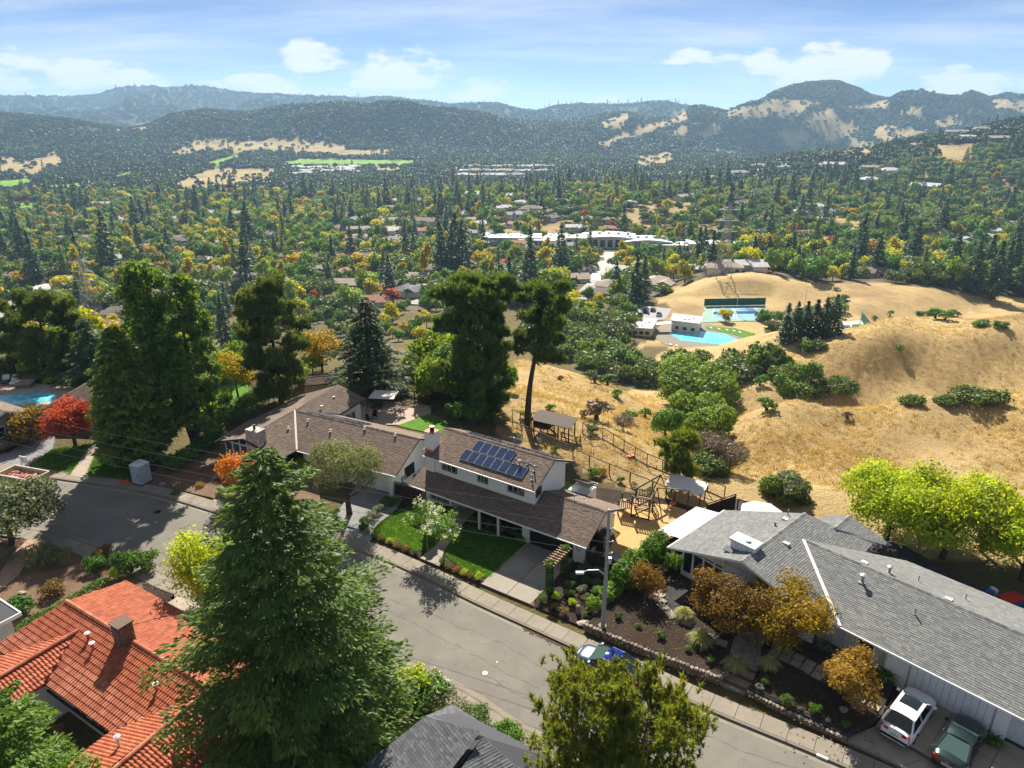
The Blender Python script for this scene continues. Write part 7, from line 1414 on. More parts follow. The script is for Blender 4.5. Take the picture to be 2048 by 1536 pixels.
def plant_valley():
 # things one can point at
 put_px('poplar_tree', 565, 566, 1.25); put_px('yellow_tree', 545, 552, 1.3); put_px('yellow_tree', 1530, 520, 2.1, 2.4); put_px('gold_tree', 1740, 520, 2.2, 2.2); put_px('conifer_tree', 780, 586, 1.05); put_px('yellow_tree', 1085, 545, 1.5, 2.0); put_px('gold_tree', 1500, 420, 1.7); put_px('conifer_tree', 760, 428, 1.4); put_px('yellow_tree', 600, 640, 1.1, 1.4); put_px('shade_tree', 630, 625, .9); put_px('yellow_tree', 785, 645, 1.1); put_px('yellow_tree', 1450, 642, .7); put_px('gold_tree', 1452, 645, .6)
 for px_, py_, s in ((870, 428, 1.2), (885, 550, 1.5), (905, 552, 1.6), (925, 548, 1.7), (770, 570, 1.0), (1120, 560, .9), (1230, 600, 1.0), (1270, 612, 1.2), (1285, 604, 1.15), (1900, 560, 1.3), (1940, 580, 1.4), (1980, 600, 1.5), (2020, 570, 1.4), (2040, 590, 1.3), (1700, 560, .9), (1660, 470, 1.0), (1630, 490, 1.0), (360, 420, 1.2), (380, 415, 1.3), (560, 440, 1.2), (585, 440, 1.2)): put_px('conifer_tree', px_, py_, s)
 for i in range(6): put_px('conifer_tree', 1568 + i * 19, 688 - i * 3.0, .68 + .05 * (i % 2), .62, group='conifers in a row by the pale court')
 # evergreen oaks filling the gully beyond the dry slope
 for poly, n, mk, a, b in (([(1090, 640), (1250, 650), (1330, 690), (1500, 697), (1545, 735), (1480, 768), (1400, 745), (1290, 775), (1240, 762), (1180, 738), (1100, 705), (1040, 690)], 95, {'oak_tree': 8, 'shade_tree': 1, 'alder_tree': 1}, .75, 1.2), ([(1540, 760), (1600, 752), (1720, 790), (1700, 806), (1560, 800)], 9, {'oak_tree': 3, 'shade_tree': 1}, .5, .7), ([(1480, 690), (1560, 700), (1650, 690), (1640, 700), (1530, 718)], 7, {'oak_tree': 3, 'shrub': 1}, .4, .6),
  ([(1110, 590), (1240, 600), (1270, 630), (1250, 655), (1120, 640)], 20, {'oak_tree': 3, 'shade_tree': 3, 'yellow_tree': 2}, .6, 1.0), ([(1500, 640), (1580, 640), (1660, 610), (1690, 600), (1680, 625), (1560, 670)], 14, {'oak_tree': 4, 'shade_tree': 1}, .5, .8), ([(600, 640), (900, 600), (1000, 640), (1000, 700), (880, 690), (700, 690)], 56, {'shade_tree': 3, 'oak_tree': 3, 'yellow_tree': 2, 'gold_tree': 1}, .5, .9), ([(380, 640), (620, 600), (640, 640), (520, 690), (400, 700)], 40, {'shade_tree': 3, 'oak_tree': 2, 'yellow_tree': 2, 'conifer_tree': 1}, .5, .9), ([(0, 660), (200, 650), (380, 680), (300, 740), (0, 750)], 40, {'shade_tree': 3, 'oak_tree': 2, 'yellow_tree': 2, 'red_tree': 1, 'conifer_tree': 1}, .5, .9), ([(430, 770), (500, 700), (640, 700), (680, 760), (560, 790)], 10, {'shade_tree': 2, 'alder_tree': 2, 'gold_tree': 1}, .4, .6), ([(800, 770), (880, 690), (1000, 740), (1000, 800), (900, 815)], 34, {'shade_tree': 2, 'alder_tree': 3, 'oak_tree': 1}, .5, .8)): in_region(poly, n, mk, a, b, gap=.62, ymin=78)
 for px_, py_, s in ((1820, 808, .42), (1892, 808, .42), (1940, 806, .56), (1978, 806, .56), (1860, 632, .5), (1840, 630, .4), (1900, 628, .45), (1960, 652, .4), (2000, 655, .4)): put_px('oak_tree', px_, py_, s, s * .8, 100, group='dark oaks on the dry hills')
 for i, (px_, py_, s) in enumerate(((1190, 765, 1.0), (1180, 757, .9), (1215, 770, 1.1), (1235, 795, .8), (1192, 840, 1.5), (1258, 842, .9), (1290, 835, .9), (1533, 820, 1.2), (1693, 836, .8), (1780, 632, 1.3), (1750, 640, 1.0), (1800, 700, .8), (1500, 760, 1.4), (1520, 770, 1.2), (1495, 745, 1.3), (1330, 868, .8), (1120, 760, .6), (1100, 820, .5), (1890, 640, 1.4), (1870, 636, 1.5), (1915, 632, 1.3))): put_px('shrub' if i % 4 else 'dry_shrub', px_, py_, s, None, 76, group='bushes scattered over the dry hills', cat='shrub')
 # everything between the houses
 r = np.random.default_rng(77); n = 26000; Y = np.sqrt(r.random(n) * (1080**2 - 325**2) + 325**2); a = r.uniform(-.98, .98, n); X = a * Y; Z = ground(X, Y); PX_, PY_ = project(X, Y, Z)
 bare = np.zeros(n, bool)
 for p in BARE + TURF: bare |= in_poly(PX_, PY_, p)
 den = fbm2(X / 90., Y / 90., 5, 3); kinds = ['conifer_tree', 'cypress_tree', 'oak_tree', 'shade_tree', 'alder_tree', 'yellow_tree', 'gold_tree', 'red_tree', 'poplar_tree']
 order = np.argsort(Y)
 for i in order:
  x, y, z = X[i], Y[i], Z[i]
  if PX_[i] > 1340 and Y[i] < 350: continue
  if bare[i] and r.random() > .10: continue
  u = r.random(); c = fbm2(np.array(x / 55.), np.array(y / 55.), 9, 2); right = PX_[i] > 1450; hillr = PX_[i] > 1250 and y > 560
  p = np.array([.045 + .25 * max(c - .15, 0), .015, .28 + (.5 if hillr else 0), .22, .15, .115 if not hillr else .04, .055, .025, .012]); p /= p.sum(); k = kinds[int(np.searchsorted(np.cumsum(p), u))]
  s = r.uniform(.8, 1.85) * (1.0 if k != 'conifer_tree' else r.uniform(.75, 1.1)); d = SIZE[k] * s * (.74 if right else .92 - .25 * den[i])
  if free(x, y, d) and offroad(x, y, 1.5): occupy(x, y, d); vtree(k, float(x), float(y), float(z), float(s), float(s * r.uniform(.85, 1.1)))
plant_valley()
# ---- masses of trees nobody could count: one object, scattered by geometry nodes
def scatter(name, pts, scales, idx, protos, label=None):
 col = bpy.data.collections.new(name + '_kinds')
 for i, me in enumerate(protos): o = bpy.data.objects.new('kind_%02d' % i, me); col.objects.link(o)
 me = bpy.data.meshes.new(name); me.vertices.add(len(pts)); me.vertices.foreach_set('co', np.asarray(pts, np.float32).ravel())
 a = me.attributes.new('size', 'FLOAT', 'POINT'); a.data.foreach_set('value', np.asarray(scales, np.float32)); a = me.attributes.new('pick', 'INT', 'POINT'); a.data.foreach_set('value', np.asarray(idx, np.int32)); me.update()
 ob = link(name, me); tag(ob, kind='stuff'); g = bpy.data.node_groups.new(name + '_scatter', 'GeometryNodeTree'); g.interface.new_socket('Geometry', in_out='INPUT', socket_type='NodeSocketGeometry'); g.interface.new_socket('Geometry', in_out='OUTPUT', socket_type='NodeSocketGeometry')
 N, L = g.nodes, g.links; gi = N.new('NodeGroupInput'); go = N.new('NodeGroupOutput'); ci = N.new('GeometryNodeCollectionInfo'); ci.inputs['Collection'].default_value = col; ci.inputs['Separate Children'].default_value = True; ci.inputs['Reset Children'].default_value = True
 ip = N.new('GeometryNodeInstanceOnPoints'); ip.inputs['Pick Instance'].default_value = True; an = N.new('GeometryNodeInputNamedAttribute'); an.data_type = 'INT'; an.inputs['Name'].default_value = 'pick'; sn = N.new('GeometryNodeInputNamedAttribute'); sn.data_type = 'FLOAT'; sn.inputs['Name'].default_value = 'size'
 rv = N.new('FunctionNodeRandomValue'); rv.data_type = 'FLOAT_VECTOR'; rv.inputs['Max'].default_value = (0, 0, 6.283); 
 L.new(gi.outputs[0], ip.inputs['Points']); L.new(ci.outputs[0], ip.inputs['Instance']); L.new(an.outputs[0], ip.inputs['Instance Index']); L.new(sn.outputs[0], ip.inputs['Scale']); L.new(rv.outputs[0], ip.inputs['Rotation']); L.new(ip.outputs[0], go.inputs[0])
 md = ob.modifiers.new('scatter', 'NODES'); md.node_group = g; return ob
def far_woods():
 keys = list(VT); protos = []; base = {}
 for k in keys: base[k] = len(protos); protos += [c for _, c in VT[k]]
 if SPARE: scatter('valley_woods', [(x, y, z) for _, x, y, z, _ in SPARE], [s for *_, s in SPARE], [base[k] + random.randrange(len(VT[k])) for k, *_ in SPARE], protos)
 def blob(mat, R_, H, n, leaf, seed): return broad_crown('crown', M[mat], lobes_ball(5, R_, H, 0, seed), n, leaf, seed, .5, aspect=.9)
 c1, _ = whorl_crown('crown', M['deodarleaf'], 18, 1, 3.6, 5, levels=9, per=5, leaf=2.6, dens=.9, droop=.25, aspect=.6, fan=.4)
 fp = [blob('farleaf', 6.2, 7.5, 110, 3.0, 1), blob('farleaf', 7.0, 8.5, 120, 3.2, 2), blob('farleaf', 5.5, 8, 100, 2.8, 3), blob('greenleaf', 5.0, 8, 100, 2.8, 4), c1, blob('goldleaf', 4.5, 6, 80, 2.6, 6)]
 r = np.random.default_rng(5); pts = []; sc = []; ix = []
 def zone(lo, hi, n, keep, s0, s1, probs, al=-.95, ah=.95):
  Y = np.sqrt(r.random(n) * (hi * hi - lo * lo) + lo * lo); a = r.uniform(al, ah, n); X = a * Y; Z = ground(X, Y); px_, py_ = project(X, Y, Z); m = np.ones(n, bool)
  for p in GOLD + BARE: m &= ~in_poly(px_ + fbm2(X / 60, Y / 60, 71, 3) * 9, py_ + fbm2(X / 60, Y / 60, 72, 3) * 5, p) | (r.random(n) < .05)
  for p in TURF: m &= ~in_poly(px_, py_, p)
  den = fbm2(X / 260., Y / 400., 13, 4); m &= den + keep + .4 > r.random(n) * .5 - .25
  # keep only land that faces the view
  i0 = np.clip(np.interp(a, GA, np.arange(NA)).astype(int), 0, NA - 1); slope = np.arctan2(Z - CAM_H, Y); best = RUNMAX[i0, np.clip(np.searchsorted(GY, Y) - 3, 0, NY - 1)]; m &= slope > best - .03
  for hx, hy, rr in VH: m &= (X - hx) ** 2 + (Y - hy) ** 2 > (rr * 1.1) ** 2
  pts.append(np.stack([X, Y, Z - .4], 1)[m]); sc.append(r.uniform(s0, s1, m.sum())); ix.append(r.choice(len(fp), m.sum(), p=probs))
 RUNMAX = np.maximum.accumulate(np.arctan2(GZ - CAM_H, YY), axis=1)
 zone(1080, 1500, 14000, .2, .7, 1.2, [.36, .28, .15, .12, .02, .07]); zone(1500, 2300, 30000, .12, .8, 1.3, [.38, .33, .14, .10, .02, .03]); zone(2300, 3900, 95000, .12, .9, 1.6, [.42, .40, .14, .04, .0, 0]); zone(4000, 6700, 26000, .5, 1.8, 2.8, [.44, .42, .13, .0, .01, 0])
 P_, S_, I_ = np.concatenate(pts), np.concatenate(sc), np.concatenate(ix); print('far trees', len(P_), 'valley objects', COUNT, 'spare', len(SPARE)); scatter('distant_woods', P_, S_, I_, fp)
far_woods()
name_all()
# ------------------------------------------------------------------ cars
def make_car(label, loc, rz, paint, L, Wd, body, cabin, roofm, wheel_r=.34, wheels=(-1.35, 1.4), rear=True, screen='screen', roofglass=None, bump=True, stripe=None):
 """body: (x, hood/deck height) along the length; cabin: rear foot, rear top, front top, front foot as (x, z)"""
 t = thing('parked_car', label, 'car', loc, rz); hw = Wd / 2; pm = M[paint]
 xs = np.linspace(-L / 2, L / 2, 27); bz = np.interp(xs, [b[0] for b in body], [b[1] for b in body]); e = 1 - np.clip((np.abs(xs) / (L / 2) - .72) / .28, 0, 1) ** 2.2 * .20; V = []
 sect = [(.0, .03, 1), (.55, .02, 1), (.80, -.03, 1), (.96, -.14, 1), (1.0, .55, 0), (1.0, .42, 0), (.97, .27, 0), (.86, .2, 0)]
 for x, z, k in zip(xs, bz, e):
  arch = min(abs(x - wheels[0]), abs(x - wheels[1])) < wheel_r + .06; row = []
  for y, zz, rel in sect:
   q = z + zz if rel else min(zz, z - .16)
   if not rel and arch and zz < .5: q = max(q, min(.27 + math.sqrt(max((wheel_r + .08)**2 - min(abs(x - wheels[0]), abs(x - wheels[1]))**2, 0)), z - .18))
   row.append((x, y * hw * k, q))
  V += row + [(p[0], -p[1], p[2]) for p in row[:0:-1]]
 n = len(sect) * 2 - 1; F = []
 for i in range(len(xs) - 1):
  for j in range(n):
   j2 = (j + 1) % n
   if j == len(sect) - 1: continue
   F.append((i * n + j, i * n + j2, (i + 1) * n + j2, (i + 1) * n + j))
 F += [tuple(range(n)), tuple(range((len(xs)) * n - 1, (len(xs) - 1) * n - 1, -1))]
 b = MB(); b.add(V, F); bo = b.build('body', pm, t, smooth=True); bo.data.polygons[-1].use_smooth = False; bo.data.polygons[-2].use_smooth = False
 u = MB(); u.bx(-L / 2 + .15, L / 2 - .15, -hw * .86, hw * .86, .2, .5); u.build('underbody', M['black'], t)
 (x0, z0), (x1, z1), (x2, z2), (x3, z3) = cabin; wb, wt = hw * .93, hw * .70
 def q(nm, pts, mat, inset=0.0, par=t):
  b = MB(); c = sum((Vector(p) for p in pts), Vector()) / len(pts); P2 = [Vector(p) + (c - Vector(p)) * inset for p in pts]; nn = (P2[1] - P2[0]).cross(P2[2] - P2[1]).normalized(); b.extr([tuple(p) for p in P2], tuple(-nn * .03)); return b.build(nm, mat, par)
 A = lambda x, w, z, s: (x, w * s, z)
 q('rear_window', [A(x0, wb * .92, z0, 1), A(x0, wb * .92, z0, -1), A(x1, wt * .95, z1, -1), A(x1, wt * .95, z1, 1)], M['carglass' if rear is True else rear], .05)
 q('windscreen', [A(x3, wb * .95, z3, -1), A(x3, wb * .95, z3, 1), A(x2, wt * .97, z2, 1), A(x2, wt * .97, z2, -1)], M[screen], .04)
 for s in (1, -1):
  pts = [A(x0 + .1, wb, z0, s), A(x3 - .12, wb, z3, s), A(x2, wt, z2, s), A(x1, wt, z1, s)]; pts = pts if s < 0 else pts[::-1]; so = q('side_window', pts, M['carglass'], .03)
  xm = (x1 + x2) / 2; b = MB(); b.bar(A(xm, wb + .01, (z0 + z3) / 2, s), A(xm - .05, wt + .01, max(z1, z2), s), .07, .03); b.bar(A(x0, wb * .95, z0, s), A(x1, wt * .98, z1, s), .09, .05); b.bar(A(x3, wb * .97, z3, s), A(x2, wt * .99, z2, s), .07, .05); b.bar(A(x1, wt + .01, z1, s), A(x2, wt + .01, z2, s), .07, .05); b.build('window_frame', pm, so)
  b = MB(); b.box((x3 - .25, (hw + .09) * s, z3 + .08), (.14, .2, .13)); b.build('wing_mirror', pm, t)
  b = MB(); b.bx(xm + .18, xm + .36, hw * s - .012, hw * s + .02, .74, .77) if s > 0 else b.bx(xm + .18, xm + .36, -hw - .02, -hw + .012, .74, .77); b.build('door_handle', M['rim'], t)
 zt = max(z1, z2); b = MB(); n_ = 6
 V = []
 for i in range(n_ + 1):
  x = x1 + (x2 - x1) * i / n_; z = z1 + (z2 - z1) * i / n_ + .05 * math.sin(math.pi * i / n_)
  for yy, dz in ((-1, 0), (-.55, .05), (0, .065), (.55, .05), (1, 0)): V.append((x, yy * wt, z + dz))
 b.add(V, [(i * 5 + j, i * 5 + j + 1, (i + 1) * 5 + j + 1, (i + 1) * 5 + j) for i in range(n_) for j in range(4)]); ro = b.build('roof', roofm if not isinstance(roofm, str) else M[roofm], t, smooth=True)
 if roofglass:
  b = MB(); V = []
  for i in range(5):
   g = roofglass[0] + (roofglass[1] - roofglass[0]) * i / 4; x = x1 + (x2 - x1) * g; z = z1 + (z2 - z1) * g + .05 * math.sin(math.pi * g) + .012
   for yy, dz in ((-.78, .025), (-.4, .058), (0, .066), (.4, .058), (.78, .025)): V.append((x, yy * wt, z + dz))
  b.add(V, [(i * 5 + j, i * 5 + j + 1, (i + 1) * 5 + j + 1, (i + 1) * 5 + j) for i in range(4) for j in range(4)]); b.build('sunroof', M[roofglass[2]], ro, smooth=True)
 for x in wheels:
  for s in (1, -1):
   b = MB(); b.tube([(x, (hw - .22) * s, wheel_r), (x, (hw + .005) * s, wheel_r)], wheel_r, 20); w = b.build('wheel', M['rubber'], t); b = MB(); b.tube([(x, (hw - .1) * s, wheel_r), (x, (hw + .015) * s, wheel_r)], wheel_r * .62, 16); b.build('rim', M['rim'], w)
 zb = float(bz[0]); zf = float(bz[-1])
 for s in (1, -1):
  b = MB(); b.box((-L / 2 + .05, hw * .62 * s, zb - .16), (.12, hw * .46, .17), s * -.18); b.build('tail_lamp', M['lamp_red'], t); b = MB(); b.box((L / 2 - .13, hw * .60 * s, zf - .08), (.2, hw * .36, .12), s * .35); b.build('headlamp', M['lamp_clear'], t)
 b = MB(); b.bx(-L / 2 - .03, -L / 2 + .02, -.26, .26, zb - .42, zb - .30); p = b.build('number_plate', M['white'], t); b = MB(); [b.bx(-L / 2 - .036, -L / 2 - .03, -.2 + .065 * k, -.16 + .065 * k, zb - .395, zb - .325) for k in range(7)]; b.build('plate_lettering', M['carblue'], p)
 b = MB(); b.bx(-L / 2 - .02, -L / 2 + .1, -hw * .8, hw * .8, .28, .45); b.build('rear_bumper', M['black'] if bump else pm, t); b = MB(); b.tube([(-L / 2 - .005, .07 * math.cos(a), zb - .2 + .07 * math.sin(a)) for a in np.linspace(0, 6.28, 13)], .012, 4, False); b.build('badge', M['rim'], t)
 return t
def cars():
 F = F5; h = R(-47.4)
 x, y, _ = F.w(18.0, -.9); make_car('white crossover with a glass sunroof on the concrete drive before the garage', (x, y, .38), h + R(90), 'carwhite', 4.45, 1.82, [(-2.25, .98), (-1.9, 1.05), (0, 1.08), (1.2, 1.06), (1.9, .96), (2.25, .72)], [(-2.05, 1.04), (-1.55, 1.62), (.25, 1.62), (1.15, 1.07)], 'carwhite', .36, roofglass=(.45, .99, 'carglass'))
 x, y, _ = F.w(20.7, -.85); make_car('dark green coupe with red tail lamps right of the white crossover', (x, y, .36), h + R(90), 'cargreen', 4.45, 1.80, [(-2.25, .92), (-1.5, .97), (0, .94), (1.0, .95), (1.9, .86), (2.25, .66)], [(-1.75, .96), (-.65, 1.32), (.25, 1.32), (.95, .96)], 'cargreen', .35, rear='screen', bump=True)
 x, y, _ = ST.w(7.45, .22); make_car('slate blue hatchback with mirror-blue glass roof parked at the kerb', (x, y, 0), R(-33.4) + math.pi, 'carblue', 4.5, 1.8, [(-2.3, .85), (-1.8, .95), (0, .92), (1.2, .9), (1.9, .8), (2.3, .62)], [(-1.9, .96), (-.75, 1.42), (.2, 1.44), (1.25, .92)], 'blueglass', .34, roofglass=(.05, .95, 'blueglass'))
cars()
# ------------------------------------------------------------------ street pole with lamp and wires
def pole():
 x, y, _ = P(1205, 1252, .6); t = thing('utility_pole', 'tall grey utility pole with lamp arm behind the stone wall', 'utility pole', (x, y, .55)); b = MB(); b.tube([(0, 0, -.5), (.03, 0, 5), (.0, 0, 9.45)], [.14, .12, .09], 12); b.build('pole', M['poleg'], t); b = MB(); b.lathe([(.3, 0), (.3, .1), (.2, .14)], 12); b.build('base_collar', M['concrete'], t)
 b = MB(); b.tube([(0, 0, 4.3), (-.5, -.02, 4.75), (-1.2, -.05, 4.75), (-1.55, -.05, 4.6)], .035, 6); a = b.build('lamp_arm', M['metal'], t); b = MB(); b.box((-1.75, -.05, 4.55), (.55, .24, .13), 0, 0); b.lathe([(.1, -.05), (.13, 0), (.06, .05)], 10, (-1.78, -.05, 4.5)); b.build('lamp_head', M['palewall'], a)
 for z in (9.1, 8.0, 7.0, 6.1): b = MB(); b.tube([(.1, -.05, z), (.32, -.1, z + .02)], .03, 5); b.lathe([(.05, 0), (.06, .06), (.03, .12)], 8, (.34, -.1, z)); b.build('insulator', M['metal'], t)
 b = MB(); b.bx(.1, .34, -.14, .06, 5.3, 5.75); b.build('junction_box', M['metal'], t); b = MB(); b.tube([(.13, -.1, 0.2), (.13, -.1, 5.3)], .03, 5); b.build('conduit', M['metal'], t)
 for k in range(8): b = MB(); s = 1 if k % 2 else -1; b.tube([(0, 0, 5.9 + .35 * k), (.26 * s, 0, 5.9 + .35 * k)], .014, 4); b.build('step_peg', M['metal'], t)
 # overhead wires run off along the street to the left
 W0 = Vector((x, y, .55)); far = Vector((-66, 66.0, 0))
 for k, (z, zf, lab) in enumerate(((9.05, 9.2, 'topmost overhead wire crossing the white house'), (8.0, 8.1, 'second overhead wire from the top crossing the white house roof'), (6.9, 6.9, 'third overhead wire from the top, above the lawns'), (6.05, 6.0, 'lowest overhead wire, above the garage door'))):
  p, q = W0 + Vector((0, 0, z)), far + Vector((0, 0, zf)); path = [p.lerp(q, i / 24) - Vector((0, 0, 4 * .9 * (i / 24) * (1 - i / 24))) for i in range(25)]; b = MB(); b.tube(path, .014, 4); o = b.build('overhead_wire', M['poleg']); tag(o, lab, 'wire', 'wires strung along the street')
pole()
# ------------------------------------------------------------------ dry stone walls
def stone_wall(path, h, label, seed, off=.0):
 r = random.Random(seed); pts = [np.array(ST.w(*p)[:2]) for p in path]; s = np.concatenate([[0], np.cumsum([np.linalg.norm(pts[i + 1] - pts[i]) for i in range(len(pts) - 1)])]); c = sum(pts) / len(pts); t = thing('stone_wall', label, 'wall', (c[0], c[1], .1)); n = 0
 core = MB()
 for i in range(len(pts) - 1): core.bar((*(pts[i] - c), h * .45 - .05), (*(pts[i + 1] - c), h * .45 - .05), .22, h * .85)
 core.build('core', M['soil'], t); protos = []
 for k in range(6): b = MB(); b.rock((0, 0, 0), (1, 1, 1), seed * 11 + k); protos.append(b.mesh('stone', M['stone']))
 z = .06
 while z < h:
  hh = .12 if z < h - .12 else .10; d = r.random() * .15
  while d < s[-1]:
   l = r.uniform(.17, .34); x = np.interp(d + l / 2, s, [p[0] for p in pts]); y = np.interp(d + l / 2, s, [p[1] for p in pts]); x2 = np.interp(d + l / 2 + .05, s, [p[0] for p in pts]); y2 = np.interp(d + l / 2 + .05, s, [p[1] for p in pts])
   if n < 298: o = link('stone', r.choice(protos), t, (x - c[0] + r.uniform(-.03, .03), y - c[1] + r.uniform(-.03, .03), z + r.uniform(-.015, .02)), math.atan2(y2 - y, x2 - x) + r.uniform(-.2, .2)); o.scale = (l * .56, .17, hh * r.uniform(.55, .85)); n += 1
   d += l
  z += hh * 1.02
stone_wall([(4.4, 3.2), (4.4, 2.72), (6.3, 2.7), (8.3, 2.72), (11, 2.85), (13.85, 3.0), (14.05, 3.9)], .62, 'longer dry stone wall holding the bark bed beside the blue hatchback', 3)
stone_wall([(15.75, 3.7), (15.6, 3.1), (17.4, 2.88), (19.4, 2.74), (21.4, 2.62)], .34, 'low tumbled stone edging of the bark bed nearer the white crossover', 5)
def boulder(pt, d, label, seed, mat='stone', cat='rock'): b = MB(); b.rock((0, 0, 0), d, seed, 0, 2); o = b.build('boulder', M[mat], loc=pt); return tag(o, label, cat)
boulder((*ST.w(20.9, 4.5)[:2], .66), (.28, .24, .16), 'tan boulder on the bark below the round orange-brown maple', 4); boulder((*ST.w(3.6, 4.7)[:2], .2), (.3, .25, .25), 'grey boulder behind the small carved stone lantern', 6); boulder((*ST.w(3.9, 3.3)[:2], .12), (.5, .32, .1), 'flat pale rock at the end of the stone wall', 7); boulder((*P(45, 1190)[:2], .2), (.35, .2, .13), 'pale oblong rock in the dry garden at left', 8); boulder((*P(325, 972)[:2], .2), (.35, .3, .2), 'grey rock at the pavement beside the portable toilet', 9)
t = thing('garden_lantern', 'small carved grey stone marker by the pavement in the planting bed', 'lantern', (*ST.w(3.1, 4.05)[:2], .1)); b = MB(); b.lathe([(.18, 0), (.2, .1), (.17, .5), (.12, .56)], 8); b.build('pillar', M['concrete'], t); b = MB(); b.lathe([(.2, .56), (.14, .66), (.03, .72)], 8); b.build('cap', M['concrete'], t)
# ------------------------------------------------------------------ skip, sign, toilet
def street_things():
 c = np.array(P(66, 965)[:2]); t = thing('rubble_skip', 'rusty tan skip filled with pink rubble parked at the far kerb', 'skip', (-48.0, 61.0, 0), R(-17)); L, W_, H = 4.4, 2.0, 1.25; M['skip'] = plain('scuffed_tan_paint', (.42, .33, .19), .7, var=.35, sc=3)
 def side(nm, pts, d): b = MB(); b.extr(pts, d); return b.build(nm, M['skip'], t)
 side('floor', [(-L / 2 + .4, -W_ / 2, .2), (L / 2 - .4, -W_ / 2, .2), (L / 2 - .4, W_ / 2, .2), (-L / 2 + .4, W_ / 2, .2)], (0, 0, -.1))
 for s in (-1, 1):
  o = side('side', [(-L / 2 + .35, s * W_ / 2, .1), (L / 2 - .35, s * W_ / 2, .1), (L / 2, s * W_ / 2, H), (-L / 2, s * W_ / 2, H)], (0, -.06 * s, 0))
  for k in range(7): x = -L / 2 + .5 + k * (L - 1) / 6; b = MB(); b.bx(x - .05, x + .05, min(s * W_ / 2, s * (W_ / 2 + .07)), max(s * W_ / 2, s * (W_ / 2 + .07)), .15, H - .05); b.build('rib', M['skip'], o)
  side('end', [(s * (L / 2 - .35), -W_ / 2 + .06, .1), (s * (L / 2 - .35), W_ / 2 - .06, .1), (s * L / 2, W_ / 2 - .06, H), (s * L / 2, -W_ / 2 + .06, H)], (-.06 * s, 0, 0))
 b = MB(); b.bar((-L / 2, -W_ / 2, H), (L / 2, -W_ / 2, H), .1, .1); b.bar((-L / 2, W_ / 2, H), (L / 2, W_ / 2, H), .1, .1); b.bar((-L / 2, -W_ / 2 + .06, H), (-L / 2, W_ / 2 - .06, H), .1, .09); b.bar((L / 2, -W_ / 2 + .06, H), (L / 2, W_ / 2 - .06, H), .1, .09); b.build('rim', M['cream'], t)
 M['rubble'] = plain('broken_pink_plaster', (.52, .27, .23), .9, var=.35, sc=4); r = random.Random(3); b = MB()
 for k in range(120): b.rock((r.uniform(-1.9, 1.9), r.uniform(-.85, .85), .78 + r.uniform(0, .18)), (r.uniform(.1, .25), r.uniform(.08, .2), r.uniform(.05, .12)), k, r.random() * 3, 1)
 b.bx(-1.95, 1.95, -.9, .9, .2, .75); o = b.build('rubble', M['rubble']); o.location = t.location; o.rotation_euler = t.rotation_euler; tag(o, kind='stuff')
 x, y, _ = P(52, 938); t = thing('yard_sign', 'small white yard sign on the lawn behind the skip', 'sign', (x, y, .1), R(-20)); b = MB(); b.bx(-.5, .5, -.03, .03, .55, 1.35); pn = b.build('panel', M['white'], t); b = MB(); [b.bx(-.36, .36 - .2 * (k % 2), -.036, -.03, .75 + .17 * k, .82 + .17 * k) for k in range(3)]; b.build('lettering', M['poleg'], pn)
 for s in (-.45, .45): b = MB(); b.bx(s - .04, s + .04, -.04, .04, 0, .55); b.build('post', M['white'], t)
 x, y, _ = P(286, 966); t = thing('portable_toilet', 'pale blue-grey portable toilet cabin under the dense cedar', 'portable toilet', (x, y, .1), R(-22)); m_ = M['toilet']; b = MB(); b.bx(-.62, .62, -.62, .62, 0, 2.05); b.build('cabin', m_, t); b = MB(); b.add([(-.68, -.68, 2.05), (.68, -.68, 2.05), (.68, .68, 2.05), (-.68, .68, 2.05), (-.3, -.4, 2.32), (.3, -.4, 2.32), (.3, .4, 2.32), (-.3, .4, 2.32)], [(4, 5, 6, 7), (0, 1, 5, 4), (1, 2, 6, 5), (2, 3, 7, 6), (3, 0, 4, 7), (3, 2, 1, 0)]); b.build('roof', M['palewall'], t)
 b = MB(); b.bx(-.42, .42, -.66, -.62, .12, 1.9); d = b.build('door', m_, t); b = MB(); b.bx(.28, .36, -.69, -.66, .95, 1.1); b.build('handle', M['black'], d); b = MB(); b.bx(-.7, .7, -.7, .7, -.05, .1); b.build('base', M['darkmetal'], t)
 for s in (-1, 1):
  for k in range(4): b = MB(); x0 = s * .62; b.bx(min(x0, x0 + s * .03), max(x0, x0 + s * .03), -.5 + .28 * k, -.36 + .28 * k, .2, 1.9); b.build('rib', m_, t)
 for px_, py_, lab in ((252, 968, 'orange toolbox on the pavement left of the portable toilet'),): x, y, _ = P(px_, py_); t = thing('toolbox', lab, 'box', (x, y, .13), .4); b = MB(); b.bx(-.3, .3, -.2, .2, 0, .3); b.build('body', M['orange'], t); b = MB(); b.bar((-.15, 0, .38), (.15, 0, .38), .04); b.build('handle', M['black'], t)
 x, y, _ = P(1648, 1502); 
 # painted house number on the kerb
 u, v = ST.l(x, y); kx = min(farK, key=lambda q: abs(ST.l(*q)[0] - u)); t = thing('kerb_number', 'white house number plate painted on the kerb near the white crossover', 'house number', (*ST.w(u, ST.l(*kx)[1])[:2], .0), R(-32.5)); b = MB(); b.bx(-.3, .3, -.03, .14, .02, .136); b.build('plate', M['white'], t)
 f = bpy.data.curves.new('number', 'FONT'); f.body = '433'; f.size = .17; f.align_x = 'CENTER'; f.extrude = .002; o = bpy.data.objects.new('number', f); nm = bpy.data.meshes.new_from_object(o); nm.materials.clear(); nm.materials.append(M['black']); o = link('number', nm, t, (0, -.005, .139))
street_things()
